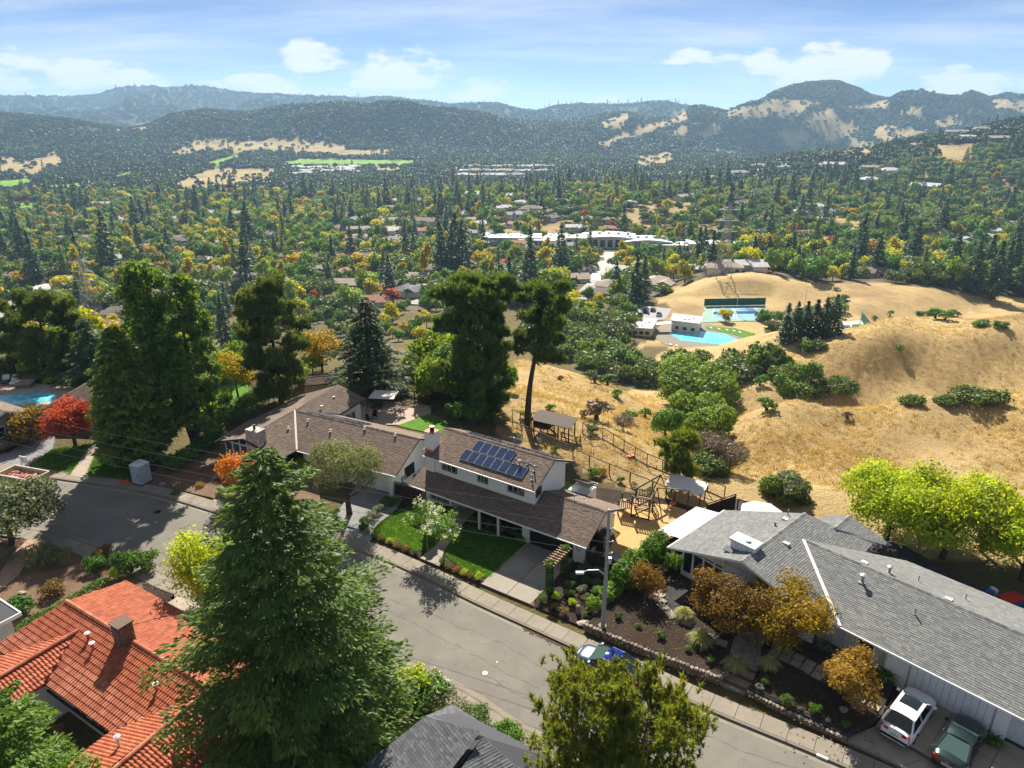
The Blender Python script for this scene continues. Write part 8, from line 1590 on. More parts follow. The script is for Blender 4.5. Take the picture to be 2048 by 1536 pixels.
# ------------------------------------------------------------------ fences
def post_fence(name, label, pts, h, step, mat='darkwood', rails=(1.0,), mesh=True, postw=.1, top=True, ground_z=None, boards=False):
 P3 = [np.array(p[:2], float) for p in pts]; s = np.concatenate([[0], np.cumsum([np.linalg.norm(P3[i + 1] - P3[i]) for i in range(len(P3) - 1)])]); c = P3[0]; z00 = gz(*c) if ground_z is None else ground_z; t = thing(name, label, 'fence', (c[0], c[1], z00)); n = max(int(round(s[-1] / step)), 1); pos = []
 for i in range(n + 1):
  d = s[-1] * i / n; x = np.interp(d, s, [p[0] for p in P3]); y = np.interp(d, s, [p[1] for p in P3]); z = (gz(x, y) if ground_z is None else ground_z) - z00; pos.append((x - c[0], y - c[1], z)); b = MB(); b.bx(-postw / 2, postw / 2, -postw / 2, postw / 2, -.4, h + .03); b.build('post', M[mat], t, loc=pos[-1])
 for i in range(n):
  p, q = Vector(pos[i]), Vector(pos[i + 1])
  for rr in rails: b = MB(); b.bar(p + Vector((0, 0, h * rr)), q + Vector((0, 0, h * rr)), .05, .09); b.build('rail', M[mat], t)
  if boards:
   k = max(int((q - p).length / .16), 1)
   for j in range(k): w = p.lerp(q, (j + .5) / k); d = (q - p); b = MB(); b.box((0, 0, h * .48), ((q - p).length / k * .93, .025, h * .9), math.atan2(d.y, d.x)); b.build('board', M[mat], t, loc=tuple(w))
 if mesh:
  b = MB(); g = .28
  for i in range(n):
   p, q = Vector(pos[i]), Vector(pos[i + 1]); k = max(int((q - p).length / g), 1)
   for j in range(1, k): w = p.lerp(q, j / k); b.bar(w + Vector((0, 0, .05)), w + Vector((0, 0, h)), .006)
   for m_ in range(1, int(h / g)): b.bar(p + Vector((0, 0, m_ * g)), q + Vector((0, 0, m_ * g)), .006)
  tag(b.build('wire_mesh', M['darkmetal'], t), kind='stuff')
 return t
def fences():
 q = lambda *a: [P(*p)[:2] for p in a]
 z6 = lambda *a: [P(900 + x * .29297, 540 + y * .29297)[:2] for x, y in a]
 post_fence('wire_fence', 'brown post and rail wire fence between the white house garden and the dry slope', z6((370, 1080), (400, 1085), (510, 1125), (680, 1200), (850, 1275), (945, 1330), (1045, 1370), (1175, 1430), (1310, 1480), (1440, 1535), (1530, 1580)), 1.15, 2.6, 'redwood', (1.0,), postw=.12)
 post_fence('wire_fence', 'thin dark wire fence along the outer edge of the dry slope', z6((905, 1115), (965, 1165), (1030, 1145), (1150, 1215), (1220, 1260), (1285, 1300), (1355, 1340), (1425, 1365), (1505, 1395), (1585, 1430), (1665, 1490), (1760, 1510), (1870, 1560)), 1.35, 1.9, 'darkwood', (1.0, .05), postw=.08)
 post_fence('pen_fence', 'timber pen fence with wire around the bare pine trunk', z6((425, 1030), (470, 1050), (565, 1055), (630, 1050)), 1.5, 1.2, 'darkwood', (1.0, .08), postw=.1); post_fence('pen_fence', 'small run of timber pen fence in front of the chicken coop', z6((760, 1165), (830, 1190), (885, 1210), (890, 1170)), 1.1, .9, 'darkwood', (1.0, .5), postw=.09)
 f = [ST.w(4.75, 9.8)[:2], ST.w(5.05, 13.0)[:2], ST.w(7.6, 18.8)[:2], ST.w(9.3, 22.3)[:2]]; post_fence('board_fence', 'dark board fence between the playground and the green hedge', f, 1.7, 2.4, 'darkwood', (1.0,), False, boards=True, ground_z=0)
 f = [ST.w(9.3, 22.3)[:2], ST.w(11.2, 25.0)[:2], ST.w(13.0, 25.6)[:2]]; post_fence('board_fence', 'tall brown board fence behind the corrugated patio cover', [F5.w(-2.4, 9.3)[:2], F5.w(-1.6, 12.6)[:2]], 2.0, 1.6, 'darkwood', (1.0,), False, boards=True, ground_z=.2)
 post_fence('terrace_fence', 'black-capped wire fence round the terrace behind the grey gable roof', [F5.w(-1.4, 12.8)[:2], F5.w(2.0, 13.4)[:2], F5.w(6.0, 13.4)[:2], F5.w(8.6, 13.0)[:2]], 1.5, 1.9, 'black', (1.0, .1), ground_z=.2)
 post_fence('side_gate', 'dark board gate between the garage pier and the utility pole', [ST.w(.75, 9.75)[:2], ST.w(4.4, 9.6)[:2]], 1.5, 1.8, 'darkwood', (1.0,), False, boards=True, ground_z=0); post_fence('side_gate', 'dark board gate at the end wall of the brown house', [F2.w(15.5, -3.9)[:2], F2.w(18.4, -3.9)[:2]], 1.7, 1.5, 'darkwood', (1.0,), False, boards=True, ground_z=0)
 post_fence('patio_fence', 'black post fence round the terrace of the brown house', q((745, 792), (790, 797), (825, 803), (866, 812), (866, 820)), 1.5, 2.2, 'black', (1.0, .5), postw=.14); post_fence('board_fence', 'red-brown board fence in the undergrowth left of the brown house', q((392, 905), (420, 895), (450, 868)), 1.3, 1.4, 'redwood', (1.0,), False, boards=True, ground_z=0)
 t = thing('low_planter', 'low red-brown timber retaining edge below the orange maple', 'planter', P(462, 1000)); b = MB(); b.bar((-1.6, .5, .25), (1.2, -.75, .25), .12, .5); b.build('board', M['redwood'], t); b = MB(); b.bar((1.2, -.75, .25), (1.9, .2, .25), .12, .5); b.build('board', M['redwood'], t)
fences()
# ------------------------------------------------------------------ chicken coop, playset, garden furniture
def garden_things():
 x, y, _ = P(1108, 868); t = thing('chicken_coop', 'dark timber chicken coop with sloped roof by the bare pine trunk', 'coop', (x, y, 0), R(-30)); d = M['darkwood']
 for u in (-2.2, -.4, .9, 2.2):
  for v in (-.8, .8): b = MB(); b.bx(u - .06, u + .06, v - .06, v + .06, -.3, 2.0 if v > 0 else 1.75); b.build('post', d, t)
 b = MB(); b.slab([(-2.5, -1.2, 1.72), (2.5, -1.2, 1.72), (2.5, 1.2, 2.1), (-2.5, 1.2, 2.1)], .08); r = b.build('roof', M['darkwood'], t); b = MB(); b.bx(-2.2, -.4, -.75, .75, .7, 1.72); b.build('hen_house', d, t); b = MB(); b.bx(-2.1, -.6, -1.05, -.75, .8, 1.25); b.build('nest_box', d, t); b = MB(); b.bar((-.4, -.3, .7), (.7, -.3, 0), .3, .04); b.build('ramp', d, t)
 m_ = MB(); [m_.bar((-.4 + .26 * k, -.8, 0), (-.4 + .26 * k, -.8, 1.72), .012) for k in range(10)]; [m_.bar((-.4, -.8, .25 * k), (2.2, -.8, .25 * k), .012) for k in range(7)]; tag(m_.build('wire_mesh', M['darkmetal'], t), kind='stuff')
 # playset
 x, y, _ = P(1283, 1030); t = thing('playset', 'green and timber climbing frame with slide, deck and swing beam on wood chips', 'climbing frame', (x, y, .08), R(-22)); g, tw = M['greenwood'], M['tan_wood']
 for (u, v, h) in ((-.8, -.8, 2.2), (.8, -.8, 2.2), (-.8, .8, 2.3), (.8, .8, 2.3), (-2.0, -.8, 1.5), (-2.0, .6, 1.5)): b = MB(); b.bx(u - .06, u + .06, v - .06, v + .06, 0, h); b.build('post', g, t)
 b = MB(); b.bx(-.85, .85, -.85, .85, 1.25, 1.33); b.build('deck', tw, t); b = MB(); b.bx(-2.05, -.85, -.85, .65, .8, .88); b.build('deck', tw, t)
 for (p, q_) in (((-.8, -.8), (.8, -.8)), ((.8, -.8), (.8, .8)), ((-.8, .8), (.8, .8))):
  for z in (1.45, 2.05): b = MB(); b.bar((*p, z), (*q_, z), .06, .1); b.build('rail', g, t)
  for k in range(7): w = Vector((*p, 1.75)).lerp(Vector((*q_, 1.75)), (k + .5) / 7); b = MB(); b.bx(w.x - .05, w.x + .05, w.y - .03, w.y + .03, 1.45, 2.05); b.build('baluster', tw, t)
 for k in range(6): w = Vector((-2.0, -.8, 1.2)).lerp(Vector((-.9, -.8, 1.2)), (k + .5) / 6); b = MB(); b.bx(w.x - .05, w.x + .05, -.83, -.77, .9, 1.45); b.build('baluster', tw, t)
 b = MB(); b.bar((-2, -.8, 1.45), (-.8, -.8, 1.45), .06, .1); b.build('rail', g, t)
 for s in (-1, 1): b = MB(); b.bar((-.8, -.8 * s, .1), (.8, -.8 * s, .1), .08); b.bar((-.7, -.8 * s, .15), (.7, -.8 * s, 1.2), .07); b.build('brace', g, t)
 b = MB(); b.bar((-.8, .1, 2.35), (.9, 3.6, 2.45), .1, .16); b.build('swing_beam', g, t)
 for e in (-.55, .55): b = MB(); b.bar((.9, 3.6, 2.4), (.9 + e * 1.6, 3.6 + e * .6, 0), .09); b.build('swing_leg', g, t)
 for k, f in enumerate((.45, .7)):
  c = Vector((-.8, .1, 2.3)).lerp(Vector((.9, 3.6, 2.4)), f); b = MB(); b.tube([c + Vector((-.1, -.2, 0)), c + Vector((-.1, -.2, -1.75))], .012, 4); b.tube([c + Vector((.1, .2, 0)), c + Vector((.1, .2, -1.75))], .012, 4); so = b.build('swing_rope', M['darkmetal'], t); b = MB(); b.box(c + Vector((0, 0, -1.77)), (.18, .46, .03), -.45); b.build('swing_seat', g, so)
 b = MB(); V = [(-.85 - 1.9 * k / 8, .25 + .5 * s, 1.33 * (1 - k / 8) ** 1.15 + .12) for k in range(9) for s in (0, 1)]; b.add(V, [(2 * k, 2 * k + 1, 2 * k + 3, 2 * k + 2) for k in range(8)])
 for s in (0, 1): b.tube([V[2 * k + s] for k in range(9)], .05, 5)
 b.build('slide', g, t); b = MB(); [b.bar((.95 + .12 * k, -.4, 1.2 - .24 * k), (.95 + .12 * k, .4, 1.2 - .24 * k), .05) for k in range(5)]; b.bar((.9, -.4, 1.3), (1.5, -.4, 0), .06); b.bar((.9, .4, 1.3), (1.5, .4, 0), .06); b.build('ladder', g, t)
 x, y, _ = P(1337, 1022); t = thing('swing_frame', 'second dark timber frame with hanging rope near the garden fence', 'swing frame', (x, y, .05), R(-25)); 
 for s in (-1, 1): b = MB(); b.bar((s * .5 - 1.2, -.2, 0), (-1.2, 0, 2.1), .08); b.build('leg', M['darkwood'], t)
 b = MB(); b.bar((-1.2, 0, 2.1), (1.6, .4, 2.3), .09); b.build('beam', M['greenwood'], t); b = MB(); b.bar((1.6, .4, 2.3), (1.6, .4, 0), .09); b.build('leg', M['darkwood'], t); b = MB(); b.lathe([(.3, 0), (.33, .05), (.25, .08)], 12, (.3, .2, .7)); so = b.build('disc_seat', M['orange'], t)
 # shade sail table on the slope, pergola posts
 x, y, _ = P(1372, 1000); t = thing('garden_canopy', 'pale flat canopy on timber posts beyond the swing', 'canopy', (x, y, -.1), R(-30)); b = MB(); b.slab([(-1.9, -1, 1.65), (1.7, -1, 1.5), (1.7, 1, 1.9), (-1.9, 1, 2.05)], .06); b.build('roof', M['canvas'], t)
 for u in (-1.7, 1.5):
  for v in (-.9, .9): b = MB(); b.bx(u - .05, u + .05, v - .05, v + .05, -.3, 1.6 if v < 0 else 1.95); b.build('post', M['redwood'], t)
 b = MB(); b.bar((-1.9, 1.1, 2.15), (.2, 3.0, 2.4), .09, .14); b.build('beam', M['redwood'], t)
 # patio of the brown house
 x, y, _ = P(770, 822); t = thing('patio_canopy', 'pale canvas canopy on black legs on the terrace of the brown house', 'canopy', (x, y, .05), R(-10)); b = MB(); b.slab([(-1.6, -1.1, 2.0), (1.6, -1.1, 2.1), (1.6, 1.1, 2.3), (-1.6, 1.1, 2.2)], .05); b.build('roof', M['canvas'], t)
 for u in (-1, 1):
  for v in (-1, 1): b = MB(); b.bar((u * 1.5, v * 1.0, 2.05), (u * 1.9, v * 1.5, 0), .06); b.build('leg', M['black'], t)
 for k, (px_, py_) in enumerate(((750, 838), (738, 846), (805, 832))): x, y, _ = P(px_, py_); t = thing('patio_chair', ('dark patio chair at the near side of the canvas canopy', 'dark patio chair nearest the brown house wall', 'dark patio chair right of the canvas canopy')[k], 'chair', (x, y, .05), k); chair_parts(t, M['black'])
 # umbrella and furniture behind the grey house
 x, y, _ = F5.w(1.9, 10.6, 0); t = thing('patio_umbrella', 'white patio umbrella open behind the grey gable roof', 'umbrella', (x, y, .55)); b = MB(); b.lathe([(1.75, 2.25), (1.0, 2.55), (.05, 2.8)], 8); b.build('canopy', M['canvas'], t); b = MB(); b.tube([(0, 0, 0), (0, 0, 2.85)], .035, 8); b.build('pole', M['darkwood'], t)
 x, y, _ = F5.w(4.3, 11.4, 0); t = thing('patio_umbrella', 'peach patio umbrella just right of the white one', 'umbrella', (x, y, .55)); b = MB(); b.lathe([(1.5, 2.05), (.8, 2.35), (.05, 2.55)], 6); b.build('canopy', M['peachcanvas'], t); b = MB(); b.tube([(0, 0, 0), (0, 0, 2.6)], .035, 8); b.build('pole', M['darkwood'], t)
 # courtyard of the red-tiled house
 for k, (u, v, a) in enumerate(((7.0, -4.4, 200), (7.9, -4.9, 160), (6.0, -3.9, 30))): x, y, _ = F4.w(u, v); t = thing('courtyard_chair', ('dark blue courtyard chair nearer the camera', 'dark blue courtyard chair closest to the tiled wing', 'brown rocking chair against the courtyard wall')[k], 'chair', (x, y, -.18), R(a)); chair_parts(t, M['black'] if k < 2 else M['redwood'], 1.15)
 # arbor over the path beside the drive
 x, y, _ = ST.w(-.05, 6.4); t = thing('garden_arbor', 'vine-covered timber arbor beside the concrete drive', 'arbor', (x, y, .1), R(-33.4))
 for v in (-1.15, 1.15):
  for u in (-.28, .28): b = MB(); b.bx(u - .05, u + .05, v - .05, v + .05, 0, 2.3); b.build('post', M['greenwood'], t)
 for u in (-.28, .28): b = MB(); b.bar((u, -1.5, 2.3), (u, 1.5, 2.3), .06, .12); b.build('beam', M['tan_wood'], t)
 for k in range(9): b = MB(); b.bar((-.5, -1.3 + .33 * k, 2.4), (.5, -1.3 + .33 * k, 2.4), .05, .07); b.build('slat', M['tan_wood'], t)
 L = [(0, v, .3 + .38 * k, .32, .30, .3) for v in (-1.15, 1.15) for k in range(6)] + [(0, v, 2.35, .42, .45, .3) for v in (-1.2, 1.2)]; link('foliage', broad_crown('foliage', M['hedgeleaf'], L, 2600, .16, 5, .5), t)
 # odds and ends
 x, y, _ = P(1300, 1075); t = thing('ramp_board', 'pale flat board leaning at the corner of the garage on the wood chips', 'board', (*ST.w(2.3, 11.4)[:2], .1), R(-33.4)); b = MB(); b.box((0, 0, .02), (1.0, 1.9, .05)); b.build('panel', M['poleg'], t)
 t = thing('side_cupboard', 'dark brown cupboard standing against the garage end wall', 'cupboard', (*ST.w(1.0, 12.3)[:2], .1), R(-33.4)); b = MB(); b.bx(-.3, .3, -.7, .7, 0, 1.7); b.build('body', M['darkwood'], t); b = MB(); b.bx(.3, .34, -.65, -.02, .1, 1.6); b.build('door', M['redwood'], t); b = MB(); b.bx(.3, .34, .02, .65, .1, 1.6); b.build('door', M['redwood'], t)
 x, y, _ = P(2022, 1198, .3); t = thing('toy_tub', 'red and blue toy tub behind the grey roof at the right edge', 'toy', (x, y, -.2), .3); b = MB(); b.bx(-.8, .8, -.45, .45, 0, .55); b.build('tub', M['blueplastic'], t); b = MB(); b.bx(-.85, .85, -.5, .5, .55, .68); b.build('lid', M['redplastic'], t)
 x, y, _ = P(1980, 1184, .3); t = thing('toy_slide', 'small blue and white toy slide left of the toy tub', 'toy', (x, y, -.2), .3); b = MB(); b.slab([(-.8, -.25, .1), (.2, -.25, .7), (.2, .25, .7), (-.8, .25, .1)], .06); b.build('chute', M['blueplastic'], t); b = MB(); b.bx(.2, .5, -.25, .25, 0, .75); b.build('ladder', M['white'], t)
 x, y, _ = P(1262, 914); t = thing('orange_toy', 'orange toy lying at the foot of the outer wire fence', 'toy', (x, y, gz(x, y)), .5); b = MB(); b.bx(-.35, .35, -.2, .2, 0, .25); b.build('body', M['orange'], t); b = MB(); b.bar((-.2, 0, .25), (.3, 0, .5), .06); b.build('handle', M['orange'], t)
 # neighbour pool
 pts = [P(*p)[:2] for p in ((-40, 797), (0, 793), (40, 788), (84, 786), (112, 790), (110, 800), (62, 808), (-40, 815))]; b = MB(); b.prism(smooth_poly(pts, 4), 0.02, .10); tag(b.build('backyard_pool_water', M['water']), kind='structure')
 for k, (px_, py_, lab) in enumerate(((12, 768, 'dark pool lounger with white cushion at the left edge'), (30, 768, 'white pool lounger beside the dark one'))): x, y, _ = P(px_, py_); t = thing('pool_lounger', lab, 'lounger', (x, y, .06), .4); b = MB(); b.bx(-.4, .4, -1, .5, .3, .42); b.build('seat', M['black' if k == 0 else 'white'], t); b = MB(); b.box((0, .85, .65), (.8, .8, .1), 0, .7); b.build('backrest', M['white'], t)
 for px_, py_, lab in ((52, 773, 'square stone fire table behind the neighbour pool'),): x, y, _ = P(px_, py_); t = thing('fire_table', lab, 'table', (x, y, .06), .2); b = MB(); b.bx(-.9, .9, -.9, .9, 0, .55); b.build('base', M['fieldstone'], t); b = MB(); b.bx(-1.05, 1.05, -1.05, 1.05, .55, .65); b.build('top', M['paver'], t)
 # lattice pylons standing in the valley
 for px_, py_, hgt, lab in ((1444, 556, 36, 'steel lattice pylon beside the white depot on the valley floor'), (186, 640, 30, 'pale lattice pylon among the trees at left')):
  h = hit(px_, py_); t = thing('lattice_pylon', lab, 'pylon', (h[0], h[1], h[2])); w = lambda z: 3.2 * (1 - z / hgt) ** 1.2 + .45
  for sx in (-1, 1):
   for sy in (-1, 1): b = MB(); b.tube([(sx * w(z), sy * w(z), z) for z in (0, hgt * .25, hgt * .5, hgt * .75, hgt)], .12, 4); b.build('leg', M['poleg'], t)
  b = MB(); zs = [0]
  while zs[-1] < hgt - 1.5: zs.append(zs[-1] + max(1.6, w(zs[-1]) * 1.5))
  for a, c in zip(zs, zs[1:]):
   A_ = [(-w(a), -w(a), a), (w(a), -w(a), a), (w(a), w(a), a), (-w(a), w(a), a)]; C_ = [(-w(c), -w(c), c), (w(c), -w(c), c), (w(c), w(c), c), (-w(c), w(c), c)]
   for i in range(4): j = (i + 1) % 4; b.bar(A_[i], C_[j], .08); b.bar(A_[j], C_[i], .08); b.bar(C_[i], C_[j], .08)
  tag(b.build('lattice', M['poleg'], t), kind='stuff')
  for z in (.62, .76, .9): b = MB(); b.bar((-5.0, 0, hgt * z), (5.0, 0, hgt * z), .3, .3); b.bar((-5, 0, hgt * z), (0, 0, hgt * z + 1.4), .12); b.bar((5, 0, hgt * z), (0, 0, hgt * z + 1.4), .12); ca = b.build('cross_arm', M['metal'], t)
def chair_parts(t, m, s=1.0):
 b = MB(); b.bx(-.25 * s, .25 * s, -.25 * s, .25 * s, .42 * s, .48 * s); b.build('seat', m, t); b = MB(); b.box((0, .25 * s, .75 * s), (.5 * s, .05, .55 * s), 0, -.2); b.build('backrest', m, t)
 for x in (-.22, .22):
  for y in (-.22, .22): b = MB(); b.bx(x * s - .025, x * s + .025, y * s - .025, y * s + .025, 0, .42 * s); b.build('leg', m, t)
  b = MB(); b.bar((x * s * 1.1, -.25 * s, .65 * s), (x * s * 1.1, .28 * s, .65 * s), .05); b.build('armrest', m, t)
garden_things()
# ------------------------------------------------------------------ garden plants
def shrub_kinds():
 def sh(key, mat, n, leaf, seed, lob=7, bright=0.0, asp=.6, clump=0, spread=.12, flat=.9, stems=None):
  L = lobes_ball(lob, 1.0, 1.25, .0, seed, .7, flat); proto(key, trunk_mesh('trunk', M[stems or 'bark'], .7, .05, seed, 5, n=4, reach=.6, lo=.1, forks=False), broad_crown('foliage', M[mat], L, n, leaf, seed, .5, clump, spread, asp, bright))
 for i in range(2):
  sh('green%d' % i, 'greenleaf', 1500, .16, 100 + i); sh('bright%d' % i, 'hedgeleaf', 1500, .15, 110 + i, bright=.1); sh('ball%d' % i, 'greenleaf', 2200, .10, 120 + i, 5, .05); sh('grey%d' % i, 'greyleaf', 1500, .13, 130 + i); sh('olive%d' % i, 'oliveleaf', 1400, .15, 140 + i, asp=.3); sh('lime%d' % i, 'limeleaf', 1300, .15, 150 + i, bright=.1); sh('gold%d' % i, 'tanleaf', 1300, .13, 160 + i); sh('rust%d' % i, 'rustleaf', 1200, .14, 170 + i, bright=.05); sh('twig%d' % i, 'drybrush', 1600, .2, 180 + i, asp=.16)
 # fountain grass
 r = np.random.default_rng(4); n = 900; a = r.random(n) * 6.283; tl = r.uniform(.15, 1.0, n) ** .8; D = np.stack([np.cos(a) * tl, np.sin(a) * tl, np.zeros(n)], 1); V = []; F = []; T = []
 for i in range(n):
  ln = r.uniform(.8, 1.15); w = .018; d = D[i]; sd = np.array([-math.sin(a[i]), math.cos(a[i]), 0]) * w; pts = [np.array([d[0] * .08, d[1] * .08, 0]), np.array([d[0] * .35 * ln, d[1] * .35 * ln, .62 * ln * (1.15 - .35 * tl[i])]), np.array([d[0] * .72 * ln, d[1] * .72 * ln, .78 * ln * (1.2 - .62 * tl[i])]), np.array([d[0] * 1.0 * ln, d[1] * 1.0 * ln, .62 * ln * (1.35 - 1.05 * tl[i])])]; b0 = len(V)
  for k, p in enumerate(pts): ww = (1, 1, .7, .15)[k]; V += [p - sd * ww, p + sd * ww]
  F += [(b0 + 2 * k, b0 + 2 * k + 1, b0 + 2 * k + 3, b0 + 2 * k + 2) for k in range(3)]; T += [r.random()] * 3
 PROTO['fountain'] = (None, mesh_np('foliage', V, F, M['grassblade'], tint=T))
 V = []; F = []; T = []
 for i in range(60): a_ = random.random() * 6.28; l = random.uniform(.5, 1.0); d = np.array([math.cos(a_), math.sin(a_), 0]); sd = np.array([-d[1], d[0], 0]) * .045; b0 = len(V); pts = [d * .03, d * .4 * l + [0, 0, .6 * l], d * .95 * l + [0, 0, .45 * l]]; [V.extend([p - sd * q, p + sd * q]) for p, q in zip(pts, (1, 1, .1))]; F += [(b0, b0 + 1, b0 + 3, b0 + 2), (b0 + 2, b0 + 3, b0 + 5, b0 + 4)]; T += [random.random()] * 2
 PROTO['agave'] = (None, mesh_np('foliage', V, F, M['greyleaf'], tint=T)); PROTO['strap'] = (None, mesh_np('foliage', V, F, M['hedgeleaf'], tint=T))
 V = []; F = []; T = []                      # palm head: arching fronds of paired leaflets
 for i in range(26):
  a_ = i * 2.4; up = random.uniform(-.2, 1.1); d = np.array([math.cos(a_), math.sin(a_), 0]); sd = np.array([-d[1], d[0], 0]); L_ = 2.3
  for k in range(16):
   t_ = (k + 1) / 16; p = d * L_ * t_ + np.array([0, 0, up * L_ * t_ - 1.5 * t_ * t_]); 
   for s in (-1, 1): q = p + sd * s * .55 * math.sin(math.pi * (.15 + .8 * t_)) + d * .25 + np.array([0, 0, -.2]); b0 = len(V); V += [p - d * .06, p + d * .06, q]; F.append((b0, b0 + 1, b0 + 2)); T.append(random.uniform(.3, .8))
 PROTO['palm'] = (trunk_mesh('trunk', M['bark'], 1, .05, 1, 0), mesh_np('crown', V, F, M['palmleaf'], tint=T))
 # white-flowering small tree
 Lb = lobes_ball(9, 1.7, 1.9, 2.0, 77); tr = trunk_mesh('trunk', M['paleb'], 2.9, .06, 7, 9, lo=.45, reach=1.3, n=6, up=.9); PROTO['crape'] = (tr, broad_crown('crown', M['greenleaf'], Lb, 2300, .16, 8, .45, 3, .1, bright=.15)); PROTO['crapeflower'] = (None, broad_crown('blossom', M['flower'], [(l[0] * 1.1, l[1] * 1.1, l[2] + .25, l[3], l[4], l[5]) for l in Lb[1:]], 420, .15, 9, .9, 14, .09))
shrub_kinds()
def shrub(key, pt, s, label, name='shrub', cat='shrub', group=None, rz=None, sz=None):
 t = plant(name, key, pt, label, cat, s, random.random() * 6 if rz is None else rz, group, sz); return t
def hedge(name, label, pts, w, h, mat, n, leaf, seed, frame=None, z=0.1, bright=.0, cat='hedge'):
 Q = [np.array((frame.w(*p) if frame else p)[:2]) for p in pts]; c = sum(Q) / len(Q); t = thing(name, label, cat, (c[0], c[1], z)); L = []; r = random.Random(seed)
 for a, b in zip(Q, Q[1:]):
  k = max(int(np.linalg.norm(b - a) / (w * .55)), 1)
  for i in range(k): p = a + (b - a) * (i + .5) / k - c; L.append((p[0] + r.uniform(-.1, .1) * w, p[1] + r.uniform(-.1, .1) * w, h * r.uniform(.42, .55), w * r.uniform(.5, .66), w * r.uniform(.5, .66), h * r.uniform(.5, .62)))
 link('foliage', broad_crown('foliage', M[mat], L, n, leaf, seed, .55, bright=bright), t)
 b = MB(); [b.tube([(l[0], l[1], -.2), (l[0], l[1], h * .5)], .04, 4) for l in L[::2]]; b.build('stems', M['bark'], t); return t
def garden():
 W = ST.w
 # before the white house
 for i, (u, v) in enumerate(((-11.1, 4.05), (-9.2, 3.85))):
  t = plant('crape_myrtle', 'crape', W(u, v, .1), ('white-blossomed small tree left of the garden path', 'white-blossomed small tree right of the garden path')[i], 'tree', 1.05, i * 2.1); link('blossom', PROTO['crapeflower'][1], t)
 row = [(-18.6, 8.4, 'bright0', .6), (-18.9, 7.4, 'green1', .7), (-18.8, 6.2, 'grey0', .6), (-18.4, 5.2, 'olive1', .7), (-18.5, 4.2, 'ball0', .6), (-17.9, 3.5, 'green0', .5), (-17.2, 3.25, 'lime0', .32), (-16.3, 3.15, 'ball1', .35), (-15.4, 3.15, 'gold0', .42), (-14.5, 3.15, 'lime1', .42), (-13.6, 3.15, 'gold1', .5), (-12.6, 3.15, 'rust0', .42), (-11.7, 3.2, 'ball0', .42), (-8.9, 3.3, 'ball1', .42), (-8.2, 3.15, 'gold1', .4), (-7.3, 3.15, 'rust1', .38), (-6.6, 3.15, 'lime0', .42), (-5.9, 3.2, 'gold0', .36), (-5.3, 3.3, 'lime1', .42), (-5.2, 9.2, 'ball0', .5)]
 nm = {'bright': 'bright green shrub', 'green': 'green shrub', 'grey': 'silvery shrub', 'olive': 'olive-green shrub', 'ball': 'clipped green ball shrub', 'lime': 'lime-yellow shrub', 'gold': 'tan-gold shrub', 'rust': 'rusty low shrub', 'twig': 'bare twiggy shrub'}
 wh = ['uphill end of the lawn bed by the olive tree', 'lawn bed edge, second below the olive tree', 'side border of the left lawn', 'side border, opposite the left lawn middle', 'lower side border of the left lawn', 'corner of the left lawn bed at the pavement'] + ['pavement edge below the left lawn, %s from the corner' % ORD[i] for i in range(1, 7)] + ['foot of the garden path, left side', 'foot of the garden path, right side'] + ['pavement edge below the right lawn, %s from the path' % ORD[i] for i in range(1, 5)] + ['last at the driveway corner below the right lawn', 'corner of the garage pier and lawn']
 for (u, v, k, s), w in zip(row, wh): shrub(k, W(u, v, .08), s, '%s at %s' % (nm[k[:-1]], w))
 for i, (u, k, s) in enumerate(((-15.6, 'ball0', .4), (-14.8, 'green1', .42), (-14.0, 'ball1', .45), (-13.4, 'green0', .5))): shrub(k, W(u, 9.85, .1), s, '%s under the green-curtained window, %s from left' % (nm[k[:-1]], ORD[i]))
 for i, (u, v, k, s) in enumerate(((-10.5, 9.6, 'green0', .5), (-9.8, 10.0, 'ball1', .45), (-9.0, 9.9, 'green1', .55), (-8.1, 10.1, 'green0', .5), (-7.3, 9.9, 'olive0', .5), (-6.4, 9.9, 'green1', .5), (-5.8, 9.8, 'ball0', .45))): shrub(k, W(u, v, .1), s, '%s along the shaded porch, %s from left' % (nm[k[:-1]], ORD[i]))
 # jumbled bed beside the drive
 bed = [(.3, 3.7, 'ball0', .5), (.9, 4.6, 'lime0', .42), (.2, 4.9, 'green1', .45), (1.4, 3.5, 'gold0', .4), (1.6, 5.4, 'bright0', .5), (2.3, 4.6, 'lime1', .42), (1.2, 6.3, 'ball1', .5), (2.2, 6.2, 'grey0', .5), (.9, 7.4, 'ball0', .45), (2.0, 7.3, 'ball1', .5), (3.0, 5.6, 'olive0', .5), (2.8, 7.6, 'grey1', .55), (1.3, 8.6, 'grey1', .7), (2.4, 8.7, 'grey0', .75), (3.3, 8.7, 'green0', .6), (2.3, 3.4, 'gold1', .38), (3.3, 6.7, 'green1', .6)]
 nb = {}
 for u, v, k, s in sorted(bed, key=lambda q: q[1]): nb.setdefault(k[:-1], []).append((u, v, k, s))
 for q, lst in nb.items():
  for i, (u, v, k, s) in enumerate(lst): shrub(k, W(u, v, .1), s, '%s in the bed beside the arbor, %s from pavement' % (nm[q], ORD[i]))
 t = plant('flower_clump', 'ball0', W(3.7, 4.1, .1), 'red and pink flower clump beside the stone marker', 'flowers', .3); t.children[1].material_slots[0].link = 'OBJECT'; t.children[1].material_slots[0].material = M['pinkflower']
